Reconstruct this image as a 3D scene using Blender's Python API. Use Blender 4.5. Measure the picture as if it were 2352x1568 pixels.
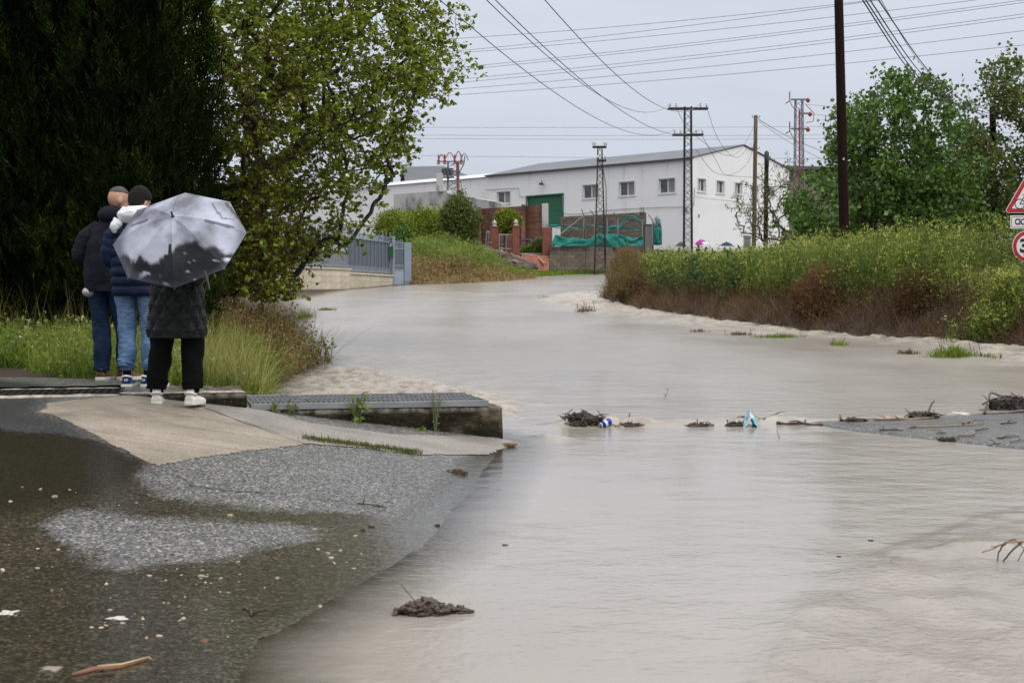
import bpy, bmesh, math, random
import numpy as np
from mathutils import Vector, Matrix, Quaternion

for o in list(bpy.data.objects): bpy.data.objects.remove(o)
random.seed(7); RNG = np.random.default_rng(11)
SC = bpy.context.scene
COL = SC.collection
R = math.radians

# ------------------------------------------------------------------ camera, sky, sun, exposure
EYE = 1.5; F = 3267.0; CX = 1176.0; HY = 700.0       # measured in a 2352 px wide copy of the photograph
cam = bpy.data.cameras.new('camera'); cam.lens = 50.0; cam.sensor_width = 36.0
cam.shift_y = (HY - 784.0) / 2352.0
cam.clip_start = 0.1; cam.clip_end = 3000
cam.dof.use_dof = True; cam.dof.focus_distance = 13.0; cam.dof.aperture_fstop = 6.3
co = bpy.data.objects.new('camera', cam); COL.objects.link(co)
co.location = (0, 0, EYE); co.rotation_euler = (R(90), 0, 0)
SC.camera = co

SUN_EL, SUN_AZ = 52.0, 140.0                            # azimuth clockwise from +Y: behind the camera, to the right
world = bpy.data.worlds.new('World'); SC.world = world; world.use_nodes = True
nt = world.node_tree; nt.nodes.clear()
wo = nt.nodes.new('ShaderNodeOutputWorld'); bg = nt.nodes.new('ShaderNodeBackground')
sky = nt.nodes.new('ShaderNodeTexSky'); sky.sky_type = 'NISHITA'; sky.sun_disc = False
sky.sun_elevation = R(SUN_EL); sky.sun_rotation = R(SUN_AZ); sky.dust_density = 4.0; sky.air_density = 1.2
tc = nt.nodes.new('ShaderNodeTexCoord'); sep = nt.nodes.new('ShaderNodeSeparateXYZ')
nt.links.new(tc.outputs['Generated'], sep.inputs[0])
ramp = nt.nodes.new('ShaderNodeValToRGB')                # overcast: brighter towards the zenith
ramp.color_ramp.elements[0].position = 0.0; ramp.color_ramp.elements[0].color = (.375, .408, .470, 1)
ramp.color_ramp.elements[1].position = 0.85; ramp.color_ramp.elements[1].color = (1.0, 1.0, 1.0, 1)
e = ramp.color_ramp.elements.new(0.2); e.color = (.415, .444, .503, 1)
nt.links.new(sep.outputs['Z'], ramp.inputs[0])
cl = nt.nodes.new('ShaderNodeTexNoise'); cl.inputs['Scale'].default_value = 2.2; cl.inputs['Detail'].default_value = 4
mp = nt.nodes.new('ShaderNodeMapping'); mp.inputs['Scale'].default_value = (1, 1, 4.5)
nt.links.new(tc.outputs['Generated'], mp.inputs[0]); nt.links.new(mp.outputs[0], cl.inputs['Vector'])
mr = nt.nodes.new('ShaderNodeMapRange'); mr.inputs[1].default_value = .3; mr.inputs[2].default_value = .7
mr.inputs[3].default_value = .90; mr.inputs[4].default_value = 1.08
nt.links.new(cl.outputs['Fac'], mr.inputs[0])
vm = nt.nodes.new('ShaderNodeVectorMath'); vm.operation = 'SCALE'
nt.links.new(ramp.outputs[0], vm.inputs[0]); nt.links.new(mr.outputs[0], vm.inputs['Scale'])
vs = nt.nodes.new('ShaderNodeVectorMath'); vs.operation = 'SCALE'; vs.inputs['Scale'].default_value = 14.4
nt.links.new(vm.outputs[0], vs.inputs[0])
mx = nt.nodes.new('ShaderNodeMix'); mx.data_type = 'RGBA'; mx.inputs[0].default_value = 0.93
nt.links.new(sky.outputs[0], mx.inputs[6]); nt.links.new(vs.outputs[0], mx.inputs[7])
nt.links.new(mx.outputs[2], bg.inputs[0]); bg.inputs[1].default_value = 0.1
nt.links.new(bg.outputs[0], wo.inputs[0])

sl = bpy.data.lights.new('sun', 'SUN'); sl.energy = 1.5; sl.angle = R(35); sl.color = (1.0, .97, .93)
so = bpy.data.objects.new('sun', sl); COL.objects.link(so)
d = Vector((math.sin(R(SUN_AZ)) * math.cos(R(SUN_EL)), math.cos(R(SUN_AZ)) * math.cos(R(SUN_EL)), math.sin(R(SUN_EL))))
so.rotation_euler = (-d).to_track_quat('-Z', 'Y').to_euler(); so.location = (20, -20, 40)
SC.view_settings.view_transform = 'Standard'; SC.view_settings.look = 'None'
SC.view_settings.exposure = 0.18; SC.view_settings.gamma = 1.0
SC.cycles.max_bounces = 6; SC.cycles.diffuse_bounces = 3; SC.cycles.glossy_bounces = 3; SC.cycles.transmission_bounces = 3
SC.cycles.caustics_reflective = False; SC.cycles.caustics_refractive = False

# ------------------------------------------------------------------ noise and terrain functions
def _h(ix, iy, s):
    n = (ix.astype(np.int64) * 374761393 + iy.astype(np.int64) * 668265263 + s * 982451653) & 0x7fffffff
    n = ((n ^ (n >> 13)) * 1274126177) & 0x7fffffff
    n = n ^ (n >> 16)
    return (n & 0xffff) / 65535.0
def vn(x, y, s=0):
    x = np.asarray(x, float); y = np.asarray(y, float)
    ix = np.floor(x); iy = np.floor(y); fx = x - ix; fy = y - iy
    fx = fx * fx * (3 - 2 * fx); fy = fy * fy * (3 - 2 * fy)
    a = _h(ix, iy, s); b = _h(ix + 1, iy, s); c = _h(ix, iy + 1, s); d_ = _h(ix + 1, iy + 1, s)
    return (a + (b - a) * fx) * (1 - fy) + (c + (d_ - c) * fx) * fy
def fbm(x, y, s=0, o=4):
    x = np.asarray(x, float); y = np.asarray(y, float); t = 0; a = .5; k = 0
    for i in range(o):
        t = t + a * vn(x, y, s + i * 17); k += a; a *= .5; x = x * 2.03 + 3.1; y = y * 2.03 + 1.7
    return t / k
def sst(a, b, x):
    t = np.clip((np.asarray(x, float) - a) / (b - a), 0, 1); return t * t * (3 - 2 * t)

def W(y):                                                # the flooded road: its level rises away from the camera
    y = np.asarray(y, float); yy = np.minimum(y, 125)
    return -.005 + .03037 * yy + .000132 * yy * yy + .02 * np.maximum(y - 125, 0)
def wy(py):
    b = .03037 + (py - HY) / F
    return (-b + math.sqrt(b * b + 4 * .000132 * 1.505)) / (2 * .000132)
def wpt(px, py):
    y = wy(py); return ((px - CX) / F * y, y)
def at(px, py, y):                                       # point on the pixel's ray at depth y
    return Vector(((px - CX) / F * y, y, EYE - (py - HY) / F * y))

LY = [-20, 0, 5, 5.6, 6.1, 7.5, 9.6, 11.9, 12.6, 13.6, 17.0, 20.8, 24, 30, 37, 45, 55, 62, 70, 78, 90, 400]
LX = [-1., -1., -1.02, -1.05, -.9, -.5, -.28, -.08, -.5, -2.75, -2.85, -2.72, -3.6, -4.6, -5.4, -7.2, -6.6, -4.6, -.8, .8, 1.5, 9]
foot = [wpt(1385, 690), wpt(1450, 703), wpt(1520, 717), wpt(1700, 741), wpt(1920, 766), wpt(2150, 780), wpt(2352, 797)]
RY = [-20, 12, 20] + [p[1] for p in foot[::-1]] + [56, 70, 80, 400]
RX = [10.5, 9.3, 8.9] + [p[0] for p in foot[::-1]] + [4.2, 5.2, 7.0, 30]
def xl(y): return np.interp(y, LY, LX)
def xr(y): return np.interp(y, RY, RX)
def G(x, y):
    x = np.asarray(x, float); y = np.asarray(y, float)
    w = W(y); s = xl(y) - x; r = x - xr(y)
    base = w - .12
    near = 1 - sst(12.4, 13.4, y)
    kl = .05 + .10 * sst(6.5, 9.5, y)
    hl_near = np.minimum(s * kl, .43)
    hl_far = np.minimum(s * (.30 - .24 * sst(22, 30, y)), .42 + .0 * y)
    hl = hl_near * near + hl_far * (1 - near)
    # softly rounded at the waterline
    hl = np.where(s > 0, hl, np.maximum(s * .10, -.12))
    crest = np.interp(y, [0, 20, 28, 45, 60, 80, 100], [.6, .9, 1.05, .8, .6, .3, .1])
    hr = np.where(r > 0, np.minimum(r * .85, crest) + np.maximum(r - 2, 0) * .02, np.maximum(r * .2, -.12))
    hr = hr + np.where(r > .2, .10 * (fbm(x * 1.7, y * 1.7, 5) - .5), 0)
    h = np.maximum(hl, hr)
    # exposed road crown on the right, just above the water
    px = CX + x / np.maximum(y, .5) * F; py = HY + (EYE - w) / np.maximum(y, .5) * F
    lo = np.interp(px, [1830, 1950, 2180, 2352, 2700], [972, 993, 1018, 1037, 1060])
    up = np.interp(px, [1830, 2100, 2352, 2700], [968, 958, 946, 935])
    patch = sst(-3, 8, lo - py) * sst(-3, 6, py - up) * sst(1800, 1900, px) * (y > 8) * (y < 16)
    h = np.maximum(h, -.12 + .138 * patch)
    end = sst(77, 82, y)                                  # the road turns off; the flood ends
    h = np.maximum(h, -.12 + .25 * end)
    return w + h
def g(x, y): return float(G(np.array([x]), np.array([y]))[0])
def gpt(px, py, y0=3.0, y1=60.0):                         # where a pixel's ray meets the ground
    ys = np.linspace(y0, y1, 1500); xs = (px - CX) / F * ys
    zr = EYE - (py - HY) / F * ys; dlt = zr - np.maximum(G(xs, ys), W(ys))
    i = np.argmax(dlt < 0)
    return Vector((xs[i], ys[i], float(zr[i])))
def inpoly(x, y, poly):
    x = np.asarray(x); y = np.asarray(y); c = np.zeros(x.shape, bool); n = len(poly)
    for i in range(n):
        x1, y1 = poly[i]; x2, y2 = poly[(i + 1) % n]
        if y1 == y2: continue
        c ^= ((y1 > y) != (y2 > y)) & (x < (x2 - x1) * (y - y1) / (y2 - y1) + x1)
    return c

# ------------------------------------------------------------------ object helpers
def tag(o, label=None, cat=None, group=None, kind=None):
    if label: o['label'] = label
    if cat: o['category'] = cat
    if group: o['group'] = group
    if kind: o['kind'] = kind
    return o
def thing(name, label, cat, loc=(0, 0, 0), rz=0, group=None, kind=None):
    o = bpy.data.objects.new(name, None); COL.objects.link(o)
    o.location = loc; o.rotation_euler = (0, 0, rz); o.empty_display_size = .2
    return tag(o, label, cat, group, kind)
def link(name, me, mat=None, parent=None):
    if mat is not None and not me.materials: me.materials.append(mat)
    o = bpy.data.objects.new(name, me); COL.objects.link(o)
    if parent is not None: o.parent = parent
    return o
def npmesh(name, v, f, smooth=False):
    v = np.ascontiguousarray(v, np.float32); f = np.ascontiguousarray(f, np.int32); k = f.shape[1]
    me = bpy.data.meshes.new(name)
    me.vertices.add(len(v)); me.vertices.foreach_set('co', v.ravel())
    me.loops.add(f.size); me.loops.foreach_set('vertex_index', f.ravel())
    me.polygons.add(len(f)); me.polygons.foreach_set('loop_start', np.arange(0, f.size, k, dtype=np.int32))
    if smooth: me.polygons.foreach_set('use_smooth', np.ones(len(f), bool))
    me.update(calc_edges=True); me.validate()
    return me
def attr(me, name, vals):
    a = me.attributes.new(name, 'FLOAT', 'POINT'); a.data.foreach_set('value', np.asarray(vals, np.float32).ravel())
def attrc(me, name, vals):
    a = me.attributes.new(name, 'FLOAT_COLOR', 'POINT')
    v = np.ones((len(vals), 4), np.float32); v[:, :3] = vals; a.data.foreach_set('color', v.ravel())

class MB:
    """collects shapes into one mesh"""
    def __init__(s): s.v = []; s.f = []
    def add(s, v, f):
        n = len(s.v); s.v += [tuple(p) for p in v]; s.f += [tuple(i + n for i in q) for q in f]; return s
    def box(s, x0, x1, y0, y1, z0, z1, M=None):
        v = [Vector(p) for p in ((x0, y0, z0), (x1, y0, z0), (x1, y1, z0), (x0, y1, z0), (x0, y0, z1), (x1, y0, z1), (x1, y1, z1), (x0, y1, z1))]
        if M is not None: v = [M @ p for p in v]
        return s.add(v, [(0, 3, 2, 1), (4, 5, 6, 7), (0, 1, 5, 4), (1, 2, 6, 5), (2, 3, 7, 6), (3, 0, 4, 7)])
    def tube(s, pts, rad, n=6, cap=True):
        pts = [Vector(p) for p in pts]; m = len(pts)
        if not hasattr(rad, '__len__'): rad = [rad] * m
        prev = None; rings = []
        for i in range(m):
            t = (pts[min(i + 1, m - 1)] - pts[max(i - 1, 0)])
            t = t.normalized() if t.length > 1e-9 else Vector((0, 0, 1))
            if prev is None:
                a = Vector((0, 0, 1)) if abs(t.z) < .9 else Vector((1, 0, 0)); u = t.cross(a).normalized()
            else:
                u = (prev - t * prev.dot(t)); u = u.normalized() if u.length > 1e-6 else t.orthogonal().normalized()
            prev = u; w = t.cross(u)
            rings.append([pts[i] + (u * math.cos(k * 2 * math.pi / n) + w * math.sin(k * 2 * math.pi / n)) * rad[i] for k in range(n)])
        v = [p for r in rings for p in r]; f = []
        for i in range(m - 1):
            for k in range(n):
                k2 = (k + 1) % n; f.append((i * n + k, i * n + k2, (i + 1) * n + k2, (i + 1) * n + k))
        if cap: f.append(tuple(range(n - 1, -1, -1))); f.append(tuple((m - 1) * n + k for k in range(n)))
        return s.add(v, f)
    def lathe(s, prof, n=16, M=None):
        v = []; f = []; m = len(prof)
        for r, z in prof:
            for k in range(n):
                p = Vector((r * math.cos(2 * math.pi * k / n), r * math.sin(2 * math.pi * k / n), z)); v.append(M @ p if M is not None else p)
        for i in range(m - 1):
            for k in range(n):
                k2 = (k + 1) % n; f.append((i * n + k, i * n + k2, (i + 1) * n + k2, (i + 1) * n + k))
        f.append(tuple(range(n - 1, -1, -1))); f.append(tuple((m - 1) * n + k for k in range(n)))
        return s.add(v, f)
    def prism(s, poly, a, b, M=None):                   # polygon in (x,z), thick from y=a to y=b
        n = len(poly); v = [Vector((x, a, z)) for x, z in poly] + [Vector((x, b, z)) for x, z in poly]
        if M is not None: v = [M @ p for p in v]
        f = [tuple(range(n)), tuple(range(2 * n - 1, n - 1, -1))] + [(i, i + n, (i + 1) % n + n, (i + 1) % n) for i in range(n)]
        return s.add(v, f)
    def loft(s, rings, cap=True):
        n = len(rings[0]); v = [p for r in rings for p in r]; f = []
        for i in range(len(rings) - 1):
            for k in range(n):
                k2 = (k + 1) % n; f.append((i * n + k, i * n + k2, (i + 1) * n + k2, (i + 1) * n + k))
        if cap: f.append(tuple(range(n - 1, -1, -1))); f.append(tuple((len(rings) - 1) * n + k for k in range(n)))
        return s.add(v, f)
    def mesh(s, name, smooth=False):
        me = bpy.data.meshes.new(name); me.from_pydata(s.v, [], s.f)
        if smooth: me.polygons.foreach_set('use_smooth', [True] * len(me.polygons))
        me.update(); return me
    def build(s, name, mat, parent=None, smooth=False, bevel=0):
        me = s.mesh(name, smooth)
        bm = bmesh.new(); bm.from_mesh(me)
        if bevel: bmesh.ops.bevel(bm, geom=list(bm.edges), offset=bevel, segments=1, affect='EDGES')
        bmesh.ops.recalc_face_normals(bm, faces=bm.faces); bm.to_mesh(me); bm.free()
        return link(name, me, mat, parent)

def rotz(a): return Matrix.Rotation(a, 4, 'Z')
def grid_faces(nx, ny):
    i = np.arange(nx - 1)[None, :] + np.arange(ny - 1)[:, None] * nx
    return np.stack([i, i + 1, i + 1 + nx, i + nx], -1).reshape(-1, 4)

# ------------------------------------------------------------------ materials
MATS = {}
def newmat(name):
    m = bpy.data.materials.new(name); m.use_nodes = True; MATS[name] = m
    n = m.node_tree.nodes; return m, m.node_tree, n['Principled BSDF']
def mk(nt, typ, **kw):
    n = nt.nodes.new(typ)
    for k, v in kw.items(): setattr(n, k, v)
    return n
def noise(nt, vec, scale, detail=3, rough=.55):
    n = nt.nodes.new('ShaderNodeTexNoise'); n.inputs['Scale'].default_value = scale
    n.inputs['Detail'].default_value = detail; n.inputs['Roughness'].default_value = rough
    nt.links.new(vec, n.inputs['Vector']); return n.outputs['Fac']
def rampn(nt, fac, stops):
    r = nt.nodes.new('ShaderNodeValToRGB'); cr = r.color_ramp
    while len(cr.elements) < len(stops): cr.elements.new(.5)
    for e_, (p, c) in zip(cr.elements, stops):
        e_.position = p; e_.color = (*c, 1) if len(c) == 3 else c
    nt.links.new(fac, r.inputs[0]); return r.outputs[0]
def mixc(nt, fac, a, b, blend='MIX'):
    m = nt.nodes.new('ShaderNodeMix'); m.data_type = 'RGBA'; m.blend_type = blend
    for sock, val in ((m.inputs[0], fac), (m.inputs[6], a), (m.inputs[7], b)):
        if isinstance(val, (int, float)): sock.default_value = val
        elif isinstance(val, tuple): sock.default_value = (*val, 1) if len(val) == 3 else val
        else: nt.links.new(val, sock)
    return m.outputs[2]
def math_(nt, op, a, b=None, c=None):
    m = nt.nodes.new('ShaderNodeMath'); m.operation = op
    for i, val in enumerate((a, b, c)):
        if val is None: continue
        if isinstance(val, (int, float)): m.inputs[i].default_value = val
        else: nt.links.new(val, m.inputs[i])
    return m.outputs[0]
def mapr(nt, v, a, b, c, d_):
    m = nt.nodes.new('ShaderNodeMapRange'); nt.links.new(v, m.inputs[0])
    for i, q in enumerate((a, b, c, d_)): m.inputs[i + 1].default_value = q
    return m.outputs[0]
def bump(nt, b, h, strength=.3, dist=.02, normal=None):
    n = nt.nodes.new('ShaderNodeBump'); n.inputs['Strength'].default_value = strength; n.inputs['Distance'].default_value = dist
    nt.links.new(h, n.inputs['Height'])
    if normal is not None: nt.links.new(normal, n.inputs['Normal'])
    if b is not None: nt.links.new(n.outputs[0], b.inputs['Normal'])
    return n.outputs[0]
def coords(nt, kind='Object', scale=None):
    t = nt.nodes.new('ShaderNodeTexCoord'); o = t.outputs[kind]
    if scale:
        m = nt.nodes.new('ShaderNodeMapping'); m.inputs['Scale'].default_value = scale; nt.links.new(o, m.inputs[0]); o = m.outputs[0]
    return o
def wcoords(nt, scale=None, rot=None):
    t = nt.nodes.new('ShaderNodeNewGeometry'); o = t.outputs['Position']
    if scale or rot:
        m = nt.nodes.new('ShaderNodeMapping')
        if scale: m.inputs['Scale'].default_value = scale
        if rot: m.inputs['Rotation'].default_value = rot
        nt.links.new(o, m.inputs[0]); o = m.outputs[0]
    return o
def M_(name, c1, c2=None, rough=.7, scale=6, detail=4, bumps=.25, bscale=40, bdist=.01, spec=.5, metal=0, lo=.3, hi=.7, stretch=None, objrand=0, world_=False, coat=0):
    """plain procedural material: two tones mottled by noise, fine relief, optional per-object tone"""
    m, nt, b = newmat(name); c2 = c2 or tuple(x * .75 for x in c1)
    v = wcoords(nt, stretch) if world_ else coords(nt, 'Object', stretch)
    col = rampn(nt, noise(nt, v, scale, detail), [(lo, c2), (hi, c1)])
    if objrand:
        oi = nt.nodes.new('ShaderNodeObjectInfo'); k = mapr(nt, oi.outputs['Random'], 0, 1, 1 - objrand, 1 + objrand)
        hs = nt.nodes.new('ShaderNodeHueSaturation'); nt.links.new(col, hs.inputs['Color']); nt.links.new(k, hs.inputs['Value']); col = hs.outputs[0]
    nt.links.new(col, b.inputs['Base Color'])
    b.inputs['Roughness'].default_value = rough; b.inputs['Specular IOR Level'].default_value = spec; b.inputs['Metallic'].default_value = metal
    b.inputs['Coat Weight'].default_value = coat
    if bumps: bump(nt, b, noise(nt, v, bscale, 3), bumps, bdist)
    return m
def leafmat(name, stops, trans=.35, rough=.5, spec=.25, big=.0):
    """leaves: colour varies from leaf to leaf, some light comes through"""
    m, nt, b = newmat(name)
    gm = nt.nodes.new('ShaderNodeNewGeometry')
    rnd = gm.outputs['Random Per Island']
    if big:
        nz = noise(nt, wcoords(nt), big, 2)
        rnd = math_(nt, 'ADD', math_(nt, 'MULTIPLY', rnd, .45), math_(nt, 'MULTIPLY', mapr(nt, nz, .3, .7, 0, 1), .55))
    col = rampn(nt, rnd, stops)
    nt.links.new(col, b.inputs['Base Color']); b.inputs['Roughness'].default_value = rough; b.inputs['Specular IOR Level'].default_value = spec
    tr = nt.nodes.new('ShaderNodeBsdfTranslucent'); nt.links.new(col, tr.inputs[0])
    mxs = nt.nodes.new('ShaderNodeMixShader'); mxs.inputs[0].default_value = trans
    out = nt.nodes['Material Output']; nt.links.new(b.outputs[0], mxs.inputs[1]); nt.links.new(tr.outputs[0], mxs.inputs[2]); nt.links.new(mxs.outputs[0], out.inputs[0])
    return m
# ------------------------------------------------------------------ ground, road, water
def ground_mat():
    m, nt, b = newmat('soil')
    v = wcoords(nt)
    c = rampn(nt, noise(nt, v, 1.3, 6), [(.3, (.035, .024, .016)), (.55, (.075, .05, .032)), (.75, (.12, .09, .06))])
    nt.links.new(c, b.inputs['Base Color']); b.inputs['Roughness'].default_value = .75
    bump(nt, b, noise(nt, v, 9, 8, .7), .9, .12)
    return m
def asphalt_mat():
    m, nt, b = newmat('wet_asphalt')
    v = wcoords(nt)
    at_ = nt.nodes.new('ShaderNodeAttribute'); at_.attribute_name = 'film'; film = at_.outputs['Fac']
    a2 = nt.nodes.new('ShaderNodeAttribute'); a2.attribute_name = 'tone'; tone = a2.outputs['Fac']
    grain = nt.nodes.new('ShaderNodeTexVoronoi'); grain.inputs['Scale'].default_value = 75; nt.links.new(v, grain.inputs['Vector'])
    stone = rampn(nt, math_(nt, 'FRACT', math_(nt, 'MULTIPLY', grain.outputs['Color'], 3.7)), [(0, (.045, .045, .047)), (.5, (.10, .10, .10)), (.85, (.20, .195, .185)), (1, (.36, .34, .31))])
    dark = rampn(nt, math_(nt, 'FRACT', math_(nt, 'MULTIPLY', grain.outputs['Color'], 3.7)), [(0, (.018, .018, .019)), (.6, (.036, .036, .037)), (1, (.07, .068, .066))])
    col = mixc(nt, tone, stone, dark)
    patchy = mapr(nt, noise(nt, v, .9, 4), .3, .7, .8, 1.15)
    col = mixc(nt, 1.0, col, patchy, 'MULTIPLY')
    wetc = mixc(nt, .5, mixc(nt, 1.0, col, (.45, .38, .26), 'MULTIPLY'), (.040, .035, .020))
    # fine holes in the film where single stones stand proud
    f2 = math_(nt, 'ADD', film, math_(nt, 'MULTIPLY', math_(nt, 'SUBTRACT', noise(nt, v, 48, 3), .5), .75))
    f3 = mapr(nt, f2, .34, .72, 0, .92)
    nt.links.new(mixc(nt, f3, col, wetc), b.inputs['Base Color'])
    nt.links.new(mapr(nt, f3, 0, 1, .36, .07), b.inputs['Roughness'])
    b.inputs['IOR'].default_value = 1.4
    hgrain = math_(nt, 'MULTIPLY', math_(nt, 'SUBTRACT', 1.0, f3), math_(nt, 'SUBTRACT', 1.0, grain.outputs['Distance']))
    vr = wcoords(nt, (9, 26, 1))
    hr_ = math_(nt, 'MULTIPLY', noise(nt, vr, 1.0, 4), math_(nt, 'MULTIPLY', f3, .45))
    bump(nt, b, math_(nt, 'ADD', hgrain, hr_), .55, .012)
    return m
def concrete_mat(name, c1, c2, wet=.0):
    m, nt, b = newmat(name)
    v = wcoords(nt)
    streak = noise(nt, wcoords(nt, (1.5, 14, 1), (0, 0, R(8))), 1.2, 5)
    n1 = noise(nt, v, 2.2, 6)
    c = rampn(nt, math_(nt, 'ADD', math_(nt, 'MULTIPLY', n1, .6), math_(nt, 'MULTIPLY', streak, .4)), [(.34, c2), (.62, c1)])
    gr = nt.nodes.new('ShaderNodeTexVoronoi'); gr.inputs['Scale'].default_value = 90; nt.links.new(v, gr.inputs['Vector'])
    c = mixc(nt, .55, c, rampn(nt, math_(nt, 'FRACT', math_(nt, 'MULTIPLY', gr.outputs['Color'], 5.3)), [(0, (.35, .33, .31)), (1, (1, 1, 1))]), 'MULTIPLY')
    nt.links.new(c, b.inputs['Base Color'])
    nt.links.new(mapr(nt, n1, .35, .65, .38, .68), b.inputs['Roughness'])
    bump(nt, b, math_(nt, 'ADD', gr.outputs['Distance'], math_(nt, 'MULTIPLY', streak, 1.2)), .5, .012)
    return m
def water_mat():
    m, nt, b = newmat('muddy_water')
    v = wcoords(nt)
    a_ = nt.nodes.new('ShaderNodeAttribute'); a_.attribute_name = 'rough_zone'; z = a_.outputs['Fac']
    c = rampn(nt, noise(nt, wcoords(nt, (.5, .18, 1)), 1.0, 5), [(.3, (.275, .247, .216)), (.7, (.33, .30, .266))])
    c = mixc(nt, math_(nt, 'MULTIPLY', z, .7), c, (.21, .178, .138))  # browner troughs under the foam, painted in for missing reflection contrast
    af = nt.nodes.new('ShaderNodeAttribute'); af.attribute_name = 'foam'
    fm = math_(nt, 'MULTIPLY', af.outputs['Fac'], mapr(nt, noise(nt, v, 16, 5, .7), .35, .6, .35, 1))
    c = mixc(nt, fm, c, (.50, .445, .375))
    nt.links.new(c, b.inputs['Base Color'])
    calm = noise(nt, wcoords(nt, (.35, .22, 1)), 1.0, 3)
    sy = nt.nodes.new('ShaderNodeSeparateXYZ'); nt.links.new(v, sy.inputs[0])      # the faster water upstream is rougher
    nt.links.new(math_(nt, 'ADD', math_(nt, 'ADD', mapr(nt, calm, .35, .65, .08, .15), mapr(nt, sy.outputs['Y'], 9, 20, 0, .12)), math_(nt, 'MULTIPLY', z, .12)), b.inputs['Roughness'])
    b.inputs['IOR'].default_value = 1.33
    r1 = noise(nt, wcoords(nt, (3.0, 5.0, 1), (0, 0, R(-14))), 1.0, 4)
    r2 = noise(nt, wcoords(nt, (15, 25, 1), (0, 0, R(12))), 1.0, 3)
    r3 = noise(nt, v, 24, 3)
    calmk = mapr(nt, calm, .4, .62, .25, 1.0)
    h = math_(nt, 'ADD', math_(nt, 'MULTIPLY', r1, .45), math_(nt, 'ADD', math_(nt, 'MULTIPLY', r2, .13), math_(nt, 'MULTIPLY', r3, math_(nt, 'ADD', math_(nt, 'MULTIPLY', z, .8), .10))))
    h = math_(nt, 'MULTIPLY', h, calmk)
    nrm = bump(nt, b, h, .65, .05)
    # where it is only a film the road shows through
    ad = nt.nodes.new('ShaderNodeAttribute'); ad.attribute_name = 'depth'
    op = mapr(nt, math_(nt, 'ADD', ad.outputs['Fac'], math_(nt, 'MULTIPLY', math_(nt, 'SUBTRACT', noise(nt, wcoords(nt, (2, 5, 1)), 1.0, 4), .5), .02)), .0, .05, 0, 1)
    fr = nt.nodes.new('ShaderNodeFresnel'); fr.inputs['IOR'].default_value = 1.33; nt.links.new(nrm, fr.inputs['Normal'])
    tr = nt.nodes.new('ShaderNodeBsdfTransparent'); tr.inputs[0].default_value = (.86, .80, .70, 1)
    gl = nt.nodes.new('ShaderNodeBsdfGlossy'); gl.inputs['Roughness'].default_value = .08; nt.links.new(nrm, gl.inputs['Normal'])
    m1 = nt.nodes.new('ShaderNodeMixShader'); nt.links.new(fr.outputs[0], m1.inputs[0]); nt.links.new(tr.outputs[0], m1.inputs[1]); nt.links.new(gl.outputs[0], m1.inputs[2])
    m2 = nt.nodes.new('ShaderNodeMixShader'); nt.links.new(op, m2.inputs[0]); nt.links.new(m1.outputs[0], m2.inputs[1]); nt.links.new(b.outputs[0], m2.inputs[2])
    nt.links.new(m2.outputs[0], nt.nodes['Material Output'].inputs[0])
    return m
soil = ground_mat(); asphalt = asphalt_mat(); water_m = water_mat()
beige_conc = concrete_mat('beige_concrete', (.40, .345, .275), (.25, .21, .16))
grey_conc = concrete_mat('grey_concrete', (.36, .33, .29), (.24, .22, .195))

def indrain(X, Y, pad=0.0):                             # the trench of the drain, local strip along the culvert line
    s = (X + 2.10) * .972 + (Y - 11.44) * .235; v = -(X + 2.10) * .235 + (Y - 11.44) * .972
    return (s < -1.0 + pad) & (s > -4.6 - pad) & (v > .10 - pad) & (v < .97 + pad)
def build_ground():
    ys = np.concatenate([np.arange(-6, 46, .40), np.geomspace(46, 900, 90)])
    xs = np.concatenate([-np.geomspace(400, 14, 26), np.arange(-13.6, 14, .40), np.geomspace(14, 400, 26)])
    X, Y = np.meshgrid(xs, ys); Z = G(X, Y) - .012 - .45 * indrain(X, Y, .35)
    me = npmesh('ground', np.stack([X, Y, Z], -1).reshape(-1, 3), grid_faces(len(xs), len(ys)), True)
    tag(link('ground', me, soil), 'brown soil of the verge, banks and fields', 'ground', kind='structure')
build_ground()

FILM = []                                               # puddle outlines on the road
def pp(l): return [tuple(gpt(a, b)[:2]) for a, b in l]
FILM += [pp([(-200, 985), (60, 1000), (215, 1010), (330, 1060), (300, 1100), (245, 1165), (60, 1190), (-200, 1200)])]
FILM += [pp([(-200, 1140), (80, 1150), (240, 1105), (330, 1120), (440, 1150), (640, 1168), (800, 1176), (920, 1192), (990, 1212), (920, 1330), (760, 1400), (560, 1470), (480, 1568), (250, 1640), (-200, 1640), (-200, 1150)])]
DRY = [pp([(60, 1195), (160, 1178), (300, 1180), (430, 1200), (650, 1214), (780, 1226), (620, 1262), (420, 1310), (250, 1310), (120, 1255)])]
TONE = [pp([(-300, 850), (120, 885), (110, 925), (90, 950), (250, 1020), (352, 1074), (240, 1150), (-300, 1230)])]
def softmask(X, Y, polys, wob=.10):
    acc = np.zeros(X.shape); k = 0
    for dx in (-.08, 0, .08):
        for dy in (-.12, 0, .12):
            x2 = X + dx + wob * (fbm(X * 3, Y * 2, 31) - .5) * 2; y2 = Y + dy + wob * 2 * (fbm(X * 3, Y * 2, 47) - .5) * 2
            q = np.zeros(X.shape, bool)
            for p in polys: q |= inpoly(x2, y2, p)
            acc += q; k += 1
    return acc / k
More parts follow.
